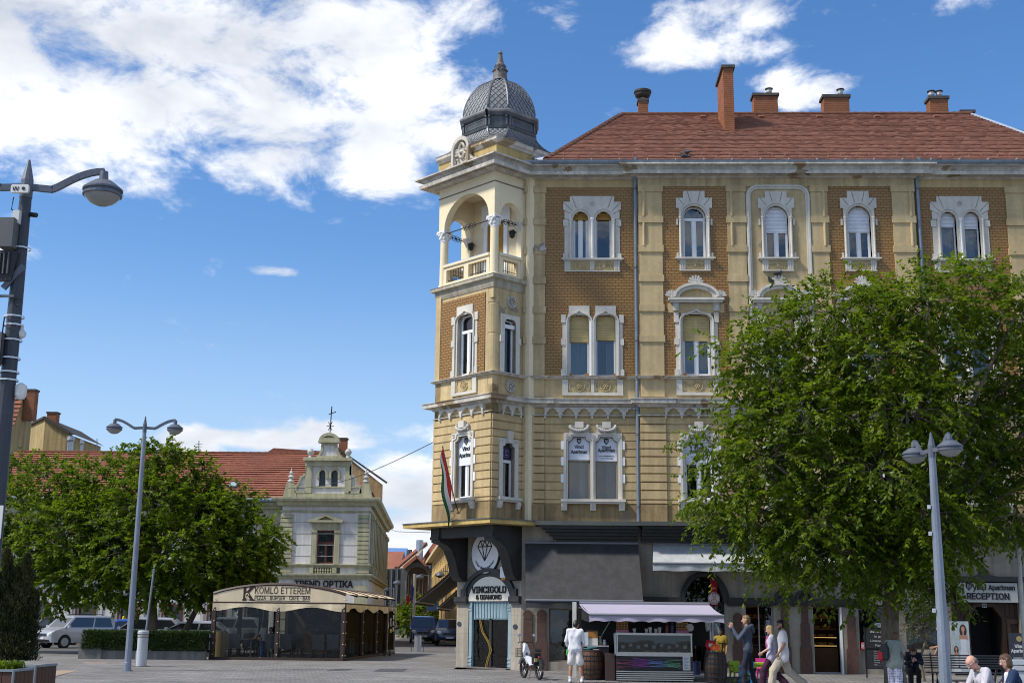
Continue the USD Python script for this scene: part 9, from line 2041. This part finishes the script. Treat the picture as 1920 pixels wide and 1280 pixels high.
 # clothes
 if top is not None:
  tp=torso(.016*k);n_=J['waist']*.0
  if hem:tp.append(hullof((J['pelvis']-pside*.09*k-ARR([0,0,hem*k]),.112*k*fat+.016),(J['pelvis']+pside*.09*k-ARR([0,0,hem*k]),.112*k*fat+.016),(J['pelvis']-pside*.085*k,.11*k*fat+.016),(J['pelvis']+pside*.085*k,.11*k*fat+.016)))
  tp.append(hullof((J['neck']-hu*.045*k,.066*k),(J['neck']-hu*.01*k,.056*k)))
  for s in 'lr':
   s1=min(1,sleeve/.5);e=J['sh'+s]+(J['el'+s]-J['sh'+s])*s1;tp.append(hullof((J['sh'+s],.070*k),(e,(.060-.010*s1)*k+(.008 if sleeve<.5 else 0))))
   if sleeve>.5:e2=J['el'+s]+(J['wr'+s]-J['el'+s])*(sleeve-.5)/.5;tp.append(hullof((e,.054*k),(e2,.040*k)))
  # flat hem: cut what hangs below the pelvis line
  tm=softened(lump(tp),.030,4);v=ARR(tm.vertices);nz=(meshkit.noise(v*ARR([13,13,7])+loc[0])-.5)*.030;tm.vertices=v+ARR(tm.vertex_normals)*nz[:,None];MB().add(tm).build('top',top,t,smooth=True)
 if bottom is not None:
  bt=[hullof((J['pelvis']-pside*.086*k,.107*k*fat+.004),(J['pelvis']+pside*.086*k,.107*k*fat+.004),(J['pelvis']*.6+J['waist']*.4-pside*.06*k,.10*k*fat+.006),(J['pelvis']*.6+J['waist']*.4+pside*.06*k,.10*k*fat+.006))]
  for s in 'lr':
   s1=min(1,leg/.5);kn=J['hip'+s]+(J['kn'+s]-J['hip'+s])*s1;loose=.020 if lower=='trousers' else.045
   bt.append(hullof((J['hip'+s],.090*k*fat+.008),(kn,(.094-.032*s1)*k+loose)))
   if leg>.5:an=J['kn'+s]+(J['an'+s]-J['kn'+s])*(leg-.5)/.5;bt.append(hullof((kn,.060*k+loose*.9),(an,.046*k+loose)))
  tm=softened(lump(bt),.030,4);v=ARR(tm.vertices);nz=(meshkit.noise(v*ARR([13,13,8])+loc[0]*3)-.5)*.032;tm.vertices=v+ARR(tm.vertex_normals)*nz[:,None];MB().add(tm).build('trousers',bottom,t,smooth=True)
 if shoes is not None:
  for s in 'lr':
   toe=(pose or{}).get('toe'+s);fd=ARR([0,1.0,0])if toe is None else ARR(toe,float);a=J['an'+s]
   sh_=hullof((a+ARR([0,0,-.01])*k,.046*k),(a+fd*.16*k+ARR([0,0,-.052])*k,.038*k),(a-fd*.05*k+ARR([0,0,-.045])*k,.042*k));MB().add(softened(sh_,.03,2)).build('shoe',shoes,t,smooth=True)
 if hair is not None and hairkind!='bald':
  hp_=[hullof((E_(0,-.025,.050),.089*k),(E_(0,.015,.058),.078*k),(E_(0,-.045,-.02),.074*k))]
  if hairkind=='long':hp_+=[hullof((E_(sg*.055,-.02,.02),.05*k),(E_(sg*.062,-.01,-.12),.042*k),(E_(0,-.06,-.13),.05*k))for sg in(-1,1)]
  if hairkind=='bob':hp_+=[hullof((E_(sg*.058,-.01,.03),.05*k),(E_(sg*.062,-.015,-.07),.044*k),(E_(0,-.06,-.075),.05*k))for sg in(-1,1)]
  if hairkind=='bun':hp_+=[Sp(E_(0,-.12,.06),.05*k)]
  hm=lump(hp_)-manifold3d.Manifold.batch_hull([Sp(E_(sx*.045,.14,z),.045*k)for sx in(-1,1)for z in(.05,-.16)]+[Sp(E_(sx*.05,.085,z),.020*k)for sx in(-1,1)for z in(.035,-.16)])
  tm=softened(hm,.022,3);v=ARR(tm.vertices);tm.vertices=v+ARR(tm.vertex_normals)*((meshkit.noise(v*45)-.5)*.014)[:,None];MB().add(tm).build('hair',hair,t,smooth=True)
 if hairkind=='bald' and hair is not None:
  hm=hullof((E_(0,-.045,-.005),.082*k),(E_(0,-.03,-.03),.080*k))-manifold3d.Manifold.cube([.5,.5,.5],True).translate([float(x)for x in E_(0,.255,0)])if False else hullof((E_(-.05,-.035,.0),.04*k),(E_(.05,-.035,.0),.04*k),(E_(0,-.075,-.01),.042*k),(E_(0,-.06,-.05),.04*k));MB().add(softened(hm,.022,3)).build('hair',hair,t,smooth=True)
 if beard is not None:MB().add(softened(hullof((E_(-.045,.025,-.06),.030*k),(E_(.045,.025,-.06),.030*k),(E_(0,.052,-.09),.030*k)),.022,2)).build('beard',beard,t,smooth=True)
 return t,J,E_,k
HB_,HD_,HL_,HG_=M('hair_black',(.012,.010,.009),.5,.3,40.),M('hair_brown',(.06,.033,.018),.55,.3,40.),M('hair_blond',(.34,.23,.10),.5,.25,40.),M('hair_sandy',(.16,.10,.05),.55,.3,40.)
HGREY=M('hair_grey',(.12,.10,.085),.6,.4,40.)
def at_head(u,v,Y,H):p=atY(u,v,Y);return ARR([p[0],Y,p[2]-H])
SHOEW=M('white_shoe',(.62,.62,.62),.6,.05)
# man in white seen from behind
q=gnd(1078,1279);WHT=cloth('white',(.60,.61,.65),.06);SHORT=cloth('white_short',(.58,.56,.55),.08,9.)
t,J,E,k=person('man seen from behind in white pullover, white shorts and white shoes at the stall',q,-.15,1.70,dict(wrr=(.20,.26,1.00),elr=(.25,.02,1.14),wrl=(-.22,.16,.98),ell=(-.26,.0,1.16),anl=(-.14,0,.09),anr=(.20,.02,.09),knl=(-.12,.02,.50),knr=(.15,.03,.50),head=(.03,.05,1.62),look=(.35,.9,-.25)),SK2,WHT,.86,SHORT,.42,SHOEW,HB_,'short',lower='wide',hem=-.0)
for s in 'lr':MB().lathe(tuple(J['an'+s]+[0,0,.02]),[(.044,0),(.047,.07)],10).build('sock',SHOEW,t)
b=MB();b.hull([J['wrl']+ARR(p)for p in((-.05,0,-.05),(.02,.0,-.05),(-.07,.05,-.22),(.03,.04,-.22),(-.04,-.03,-.2))]);bg=thing('shopping_bag','green and white bag hanging from the hand of the man in white','bag',tuple(q),-.15);b.build('bag',M('bag_green',(.05,.36,.06),.6),bg)
# man in the hoodie lifting both hands with a phone
HOOD=cloth('hoodie',(.052,.066,.098),.14,5.);JEAN=cloth('dark_jeans',(.012,.017,.03),.15,8.)
Yh=35.6;q=ARR([float(atY(1402,1200,Yh)[0]),Yh,gz(0,Yh)]);qh=float(atY(1398,1154,Yh)[2])-q[2]
t,J,E,k=person('man in a dark grey hoodie holding a phone up before his face',q,rad_(82),qh*1.0,dict(ell=(-.19,.22,1.18),elr=(.18,.24,1.20),wrl=(-.06,.38,1.46),wrr=(.05,.42,1.44),handl=(.1,.1,1),handr=(-.1,.1,1),palml=(.6,.5,0),palmr=(-.6,.5,0),head=(0,.03,1.64),look=(0,1,.12),anl=(-.12,.12,.09),anr=(.12,-.16,.09),knl=(-.1,.10,.5),knr=(.11,-.04,.5)),SK1,HOOD,1.0,JEAN,1.0,M('dark_shoe',(.02,.022,.03),.6),HG_,'short',hem=.02)
hb=hullof((J['neck']-J['fw']*.10*k,.07*k),(J['neck']-J['fw']*.13*k-ARR([0,0,.14]),.06*k),(J['neck']+ARR([-.08,-.05,-.03]),.05),(J['neck']+ARR([.08,-.05,-.03]),.05));MB().add(softened(hb,.03,2)).build('hood',HOOD,t,smooth=True)
ph=thing('phone','dark phone held up by the man in the hoodie','phone',tuple(q),rad_(82));c=(J['wrl']+J['wrr'])/2+ARR([0,.03,.12]);MB().box(c[0]-.04,c[0]+.04,c[1],c[1]+.012,c[2]-.07,c[2]+.07).build('case',INK,ph)
# blonde woman and the man in the white polo, walking left
Yw=34.4;q=at_head(1446,1175,Yw,0);Hq=1.62;q=ARR([q[0],Yw,gz(0,Yw)])
WALKL=dict(anl=(-.09,.30,.09),knl=(-.1,.24,.52),anr=(.09,-.36,.16),knr=(.1,-.04,.50),hipl=(-.09,.03,.92),hipr=(.09,-.03,.92))
t,J,E,k=person('blonde woman in a pale cardigan and dark purple trousers walking left',q,rad_(80),Hq,{**WALKL,'wrl':(-.22,.26,1.02),'ell':(-.24,.06,1.14),'wrr':(.2,.02,.92),'look':(-.3,.95,-.1),'head':(0,.05,1.63)},SK1,cloth('pale_lilac',(.42,.40,.50)),.55,cloth('purple',(.040,.010,.030),.15,6.),1.0,SHOEW,HL_,'long',True,lower='wide',hem=.10)
MB().add(softened(hullof((J['chest']+J['fw']*.115*k-[0,0,.02],.05),(J['waist']+J['fw']*.105*k,.05),(J['chest']+J['fw']*.10*k+[0,0,.12],.04)),.03,2)).build('blouse',cloth('magenta',(.30,.06,.16),.5,20.),t,smooth=True)
Yp_=33.4;q=ARR([float(atY(1468,1200,Yp_)[0]),Yp_,gz(0,Yp_)]);Hp=float(atY(1470,1165,Yp_)[2])-q[2]+.0
POLO=cloth('polo_white',(.66,.64,.63),.06,5.);CHINO=cloth('chino',(.42,.36,.28),.10,5.)
t,J,E,k=person('dark bearded man in a white polo shirt and beige trousers striding left',q,rad_(86),Hp*1.02,{**dict(anl=(-.10,.34,.09),knl=(-.1,.27,.52),anr=(.10,-.52,.20),knr=(.1,-.12,.50)),'wrr':(.26,-.02,.90),'elr':(.27,-.05,1.16),'wrl':(-.22,.14,.95),'ell':(-.24,.0,1.16),'head':(0,.05,1.635),'look':(-.12,1,-.05)},SK2,POLO,.36,CHINO,1.0,M('brown_shoe',(.10,.06,.04),.5),HB_,'short',fat=1.08,beard=HB_,lower='wide',hem=.10)
g=MB();g.tube([E(-.075,.0,.022),E(-.06,.075,.022),E(0,.092,.02),E(.06,.075,.022),E(.075,.0,.022)],.0035,4)
for sg in(-1,1):g.ball(E(sg*.033,.086,.016),(.026,.012,.020),1)
g.build('sunglasses',INK,t)
c=J['wrr'];MB().box(c[0]-.02,c[0]+.02,c[1]-.02,c[1]+.05,c[2]-.12,c[2]-.06).build('blue_pouch',M('bag_blue',(.05,.12,.4),.5),t)
m=MB();m.tube([J['elr']*.45+J['wrr']*.55,J['elr']*.3+J['wrr']*.7],.0375,8);m.build('tattoo',M('tattoo_ink',(.10,.075,.07),.6,.5,40.),t)
# woman with a red bag, seen from behind
Yg=31.9;q=ARR([float(atY(1676,1230,Yg)[0]),Yg,gz(0,Yg)])
pat={'g':('geometry',{}),'mp':('mapping',{'scale':(26,26,17)}),'v':('voronoi_texture',{'feature':'f1','scale':1.,'randomness':.15}),'r':('rgb_ramp',{'ramp':[(0,(.025,.035,.14)),(.26,(.03,.045,.17)),(.32,(.42,.43,.52)),(1,(.46,.47,.56))]}),'p':('principled_bsdf',{'roughness':.9})}
LOOK['pattern_cloth']=usdkit.material(stage,'/World/Looks/pattern_cloth',pat,[('g.position','mp.vector'),('mp.vector','v.vector'),('v.distance','r.fac'),('r.color','p.base_color')],surface='p.BSDF')
hz=float(atY(1683,1191,Yg)[2])-q[2]
t,J,E,k=person('woman in a grey green tee and blue patterned trousers, head bent, seen from behind',q,-.75,1.53,dict(head=(.03,.09,1.60),look=(.25,.85,-.5),neck=(0,.04,1.49),elr=(.24,.10,1.17),wrr=(.14,.34,1.14),ell=(-.22,.12,1.17),wrl=(-.08,.34,1.16)),SK2,cloth('sage',(.20,.235,.21),.08),.46,LOOK['pattern_cloth'],1.0,M('dark_shoe',(.02,.022,.03),.6),M('hair_auburn',(.11,.06,.035),.5,.3,40.),'bob',True,1.18,hem=.10,lower='wide')
bg=thing('shoulder_bag','red white and black bag on the back of the woman in patterned trousers','bag',tuple(q),-.75);c=J['chest']+ARR([-.16,-.16,-.10]);MB().hull([c+ARR([a*.10,b_*.05,z])for a in(-1,1)for b_ in(-1,1)for z in(-.15,.10)]+[c+ARR([a*.05,b_*.03,z])for a in(-1,1)for b_ in(-1,1)for z in(-.2,.19)]).build('bag_body',M('bag_black',(.02,.02,.025),.6),bg);MB().hull([c+ARR([a*.06-.09,b_*.05-.01,z])for a in(-1,1)for b_ in(-1,1)for z in(-.16,-.02)]+[c+ARR([-.09,-.01,z])for z in(-.22,.1)]).build('bag_pocket',REDB,bg);MB().tube([c+[0,0,.15],J['shl']+[.05,0,.075],c+[.12,.26,.1]],.016,5).build('strap',M('bag_black',(.02,.02,.025),.6),bg)
# person bent over on the bench
SIT=dict(pelvis=(0,-.06,.52),waist=(0,.0,.64),chest=(0,.12,.84),neck=(0,.25,1.00),head=(0,.36,1.07),shl=(-.18,.20,.96),shr=(.18,.20,.96),ell=(-.22,.34,.72),elr=(.22,.34,.72),wrl=(-.06,.48,.80),wrr=(.06,.46,.78),hipl=(-.09,-.04,.50),hipr=(.09,-.04,.50),knl=(-.11,.40,.50),knr=(.11,.40,.50),anl=(-.11,.40,.09),anr=(.11,.42,.09),look=(0,.7,-.7),handl=(.4,.5,.5),handr=(-.4,.5,.4))
q=ARR([float(atY(1713,1240,35.4)[0]),35.55,gz(0,35.5)]);NAVYC=cloth('navy_coat',(.012,.015,.028),.15)
t,J,E,k=person('person in a dark coat with a scarf sitting bent over on the bench',q,rad_(172),1.66,SIT,SK1,NAVYC,1.0,cloth('black',(.01,.01,.012)),1.0,M('dark_shoe',(.02,.022,.03),.6),HD_,'bob',True)
MB().tube([J['neck']+ARR([.06*cos(a),.06*sin(a),-.02])for a in LIN(0,2*PI,12)]+[J['chest']+ARR([.03,.14,.02]),J['waist']+ARR([.03,.16,.02])],.03,6).build('scarf',cloth('grey_scarf',(.16,.14,.15),.6,30.),t)
# someone half hidden by the lamp post
q=ARR([float(atY(1766,1230,38.2)[0]),38.2,gz(0,38.2)]);person('person in black top and blue jeans mostly hidden behind the right lamp post',q,rad_(95),1.66,dict(wrl=(-.15,.28,1.08),ell=(-.24,.04,1.14)),SK2,cloth('black',(.01,.01,.012)),.5,cloth('blue_jeans',(.06,.10,.19),.15,8.),1.0,M('dark_shoe',(.02,.022,.03),.6),HB_,'short')
# the two sitting in front
Yb_=21.8;SITL=dict(pelvis=(0,-.06,.50),waist=(0,-.02,.62),chest=(0,.06,.84),neck=(0,.14,1.02),head=(0,.25,1.12),shl=(-.20,.09,.98),shr=(.20,.09,.98),ell=(-.26,.20,.74),elr=(.26,.20,.74),wrl=(-.08,.40,.74),wrr=(.08,.40,.72),hipl=(-.09,-.04,.50),hipr=(.09,-.04,.50),knl=(-.12,.42,.50),knr=(.12,.42,.50),anl=(-.12,.44,.09),anr=(.12,.44,.09),look=(0,.72,-.68),handl=(.3,.8,.2),handr=(-.3,.8,.2))
p=atY(1836,1231,Yb_);q=ARR([p[0]+.10,Yb_,0.]);sc2=float(p[2])/1.21
t,J,E,k=person('bald man with glasses in a pale grey polo shirt reading his phone',q,rad_(100),1.75*sc2*1.0,SITL,SK3,cloth('pale_grey_polo',(.43,.42,.46),.07,4.),.44,cloth('grey_trouser',(.10,.10,.11)),1.0,M('dark_shoe',(.02,.022,.03),.6),HGREY,'bald',fat=1.12)
MB().tube([J['neck']+ARR([.075*cos(a),.075*sin(a)-.01,-.035])for a in LIN(0,2*PI,14)],.018,6).build('collar',cloth('olive_collar',(.16,.14,.10)),t)
def specs(E,t,mat=M('clear_frame',(.35,.36,.38),.3)):
 g=MB();g.tube([E(-.078,-.01,.020),E(-.062,.07,.016)],.0035,4);g.tube([E(.078,-.01,.020),E(.062,.07,.016)],.0035,4)
 for sg in(-1,1):g.tube([E(sg*.033+.024*cos(a),.095,.008+.018*sin(a))for a in LIN(0,2*PI,11)],.003,4)
 g.build('glasses',mat,t)
specs(E,t)
ph=thing('phone','black phone in the hands of the bald man','phone',tuple(q),rad_(100));c=(J['wrl']+J['wrr'])/2+ARR([0,.10,.03]);MB().hull([c+ARR([a*.04,b_*.06,b_*.05+z])for a in(-1,1)for b_ in(-1,1)for z in(0,.01)]).build('case',INK,ph)
p=atY(1894,1228,Yb_-.3);q=ARR([p[0]+.06,Yb_-.3,0.]);sc3=float(p[2])/1.25
SITW={**SITL,'head':(0,.14,1.165),'neck':(0,.08,1.03),'chest':(0,.03,.84),'look':(-.25,1,-.12),'shl':(-.18,.05,.98),'shr':(.18,.05,.98)}
t,J,E,k=person('brown haired woman with glasses, navy cardigan and white collar at right',q,rad_(84),1.72*sc3,SITW,SK3,cloth('navy_cardigan',(.012,.03,.075),.12),1.0,cloth('grey_trouser',(.10,.10,.11)),1.0,M('dark_shoe',(.02,.022,.03),.6),M('hair_chestnut',(.075,.042,.022),.5,.3,40.),'bob',True,fat=1.06)
specs(E,t);MB().add(softened(hullof((J['neck']+J['fw']*.05-[0,0,.06],.05),(J['chest']+J['fw']*.10+[0,0,.05],.045),(J['chest']+J['fw']*.115-[0,0,.08],.04)),.03,2)).build('white_collar',cloth('white_blouse',(.6,.6,.6)),t,smooth=True);MB().tube([J['shr']+[-.03,.04,.075],J['chest']+J['fw']*.15+[.05,0,0],J['waist']+J['fw']*.17+[-.02,0,0]],.014,5).build('bag_strap',M('leather_brown',(.16,.06,.03),.5),t)
ph=thing('phone','black phone held by the woman in the navy cardigan','phone',tuple(q),rad_(84));c=(J['wrl']+J['wrr'])/2+ARR([0,.09,.08]);MB().hull([c+ARR([a*.038,b_*.03,b_*.07+z])for a in(-1,1)for b_ in(-1,1)for z in(0,.01)]).build('case',INK,ph)
bench('plain bench at the right edge under the bald man and the woman',float(atY(1868,1270,Yb_)[0]),Yb_+.0,rad_(-88),2.0,False)
# yellow-clad person behind the dark barrel
q=ARR([float(atY(1351,1200,40.4)[0]),40.4,gz(0,40.4)]);hq=float(atY(1350,1178,40.4)[2])-q[2]
person('person in a yellow top behind the dark barrel, one arm raised',q,rad_(150),hq/1.0,dict(elr=(.30,.12,1.22),wrr=(.26,.22,1.48),handr=(0,.2,1)),SK2,cloth('yellow',(.24,.17,.02)),.40,cloth('black',(.01,.01,.012)),1.0,M('dark_shoe',(.02,.022,.03),.6),HB_,'long',True)
# inside the tent
q=ARR([float(atY(494,1200,YT+1.6)[0]),YT+1.6,TG]);hq=float(atY(494,1166,YT+1.6)[2])-TG
person('woman in a white top and bright blue trousers standing inside the tent',q,rad_(75),hq,dict(wrl=(-.22,.34,1.02),wrr=(.20,.30,1.02),ell=(-.24,.12,1.18),elr=(.24,.1,1.18),head=(0,.07,1.62),look=(0,1,-.35)),SK2,cloth('white_tee',(.6,.6,.62)),.42,cloth('royal_blue',(.015,.06,.26),.1),1.0,SHOEW,HB_,'long',True)
q=ARR([float(atY(508,1200,YT+3.2)[0]),YT+3.2,TG]);person('seated person in dark clothes behind the woman in blue trousers',q,rad_(120),1.62,{**SITL,'chest':(0,.0,.86),'neck':(0,.0,1.06),'head':(0,.02,1.2),'shl':(-.19,0,1.0),'shr':(.19,0,1.0),'look':(0,1,0)},SK2,cloth('black',(.01,.01,.012)),.6,cloth('black',(.01,.01,.012)),1.0,M('dark_shoe',(.02,.022,.03),.6),HB_,'bun',True)
# far pedestrians in the side street
for u,v,Y,c,lb,rz in((819,1159,92.,(.06,.05,.045),'far pedestrian in dark clothes beside the dark blue cars',1.4),(786,1158,118.,(.3,.31,.34),'distant pedestrian in pale clothes beyond the van',1.0),(852,1162,100.,(.2,.22,.3),'distant pedestrian at the granite corner edge',2.2)):
 p=atY(u,v,Y);q=ARR([p[0],Y,.1]);person(lb,q,rz,max(1.55,min(1.85,float(p[2])-.1)),dict(anl=(-.1,.12,.09),anr=(.1,-.14,.1)),SK2,cloth('far_%d'%int(u),c),.5,cloth('black',(.01,.01,.012)),1.0,M('dark_shoe',(.02,.022,.03),.6),HB_,'short')
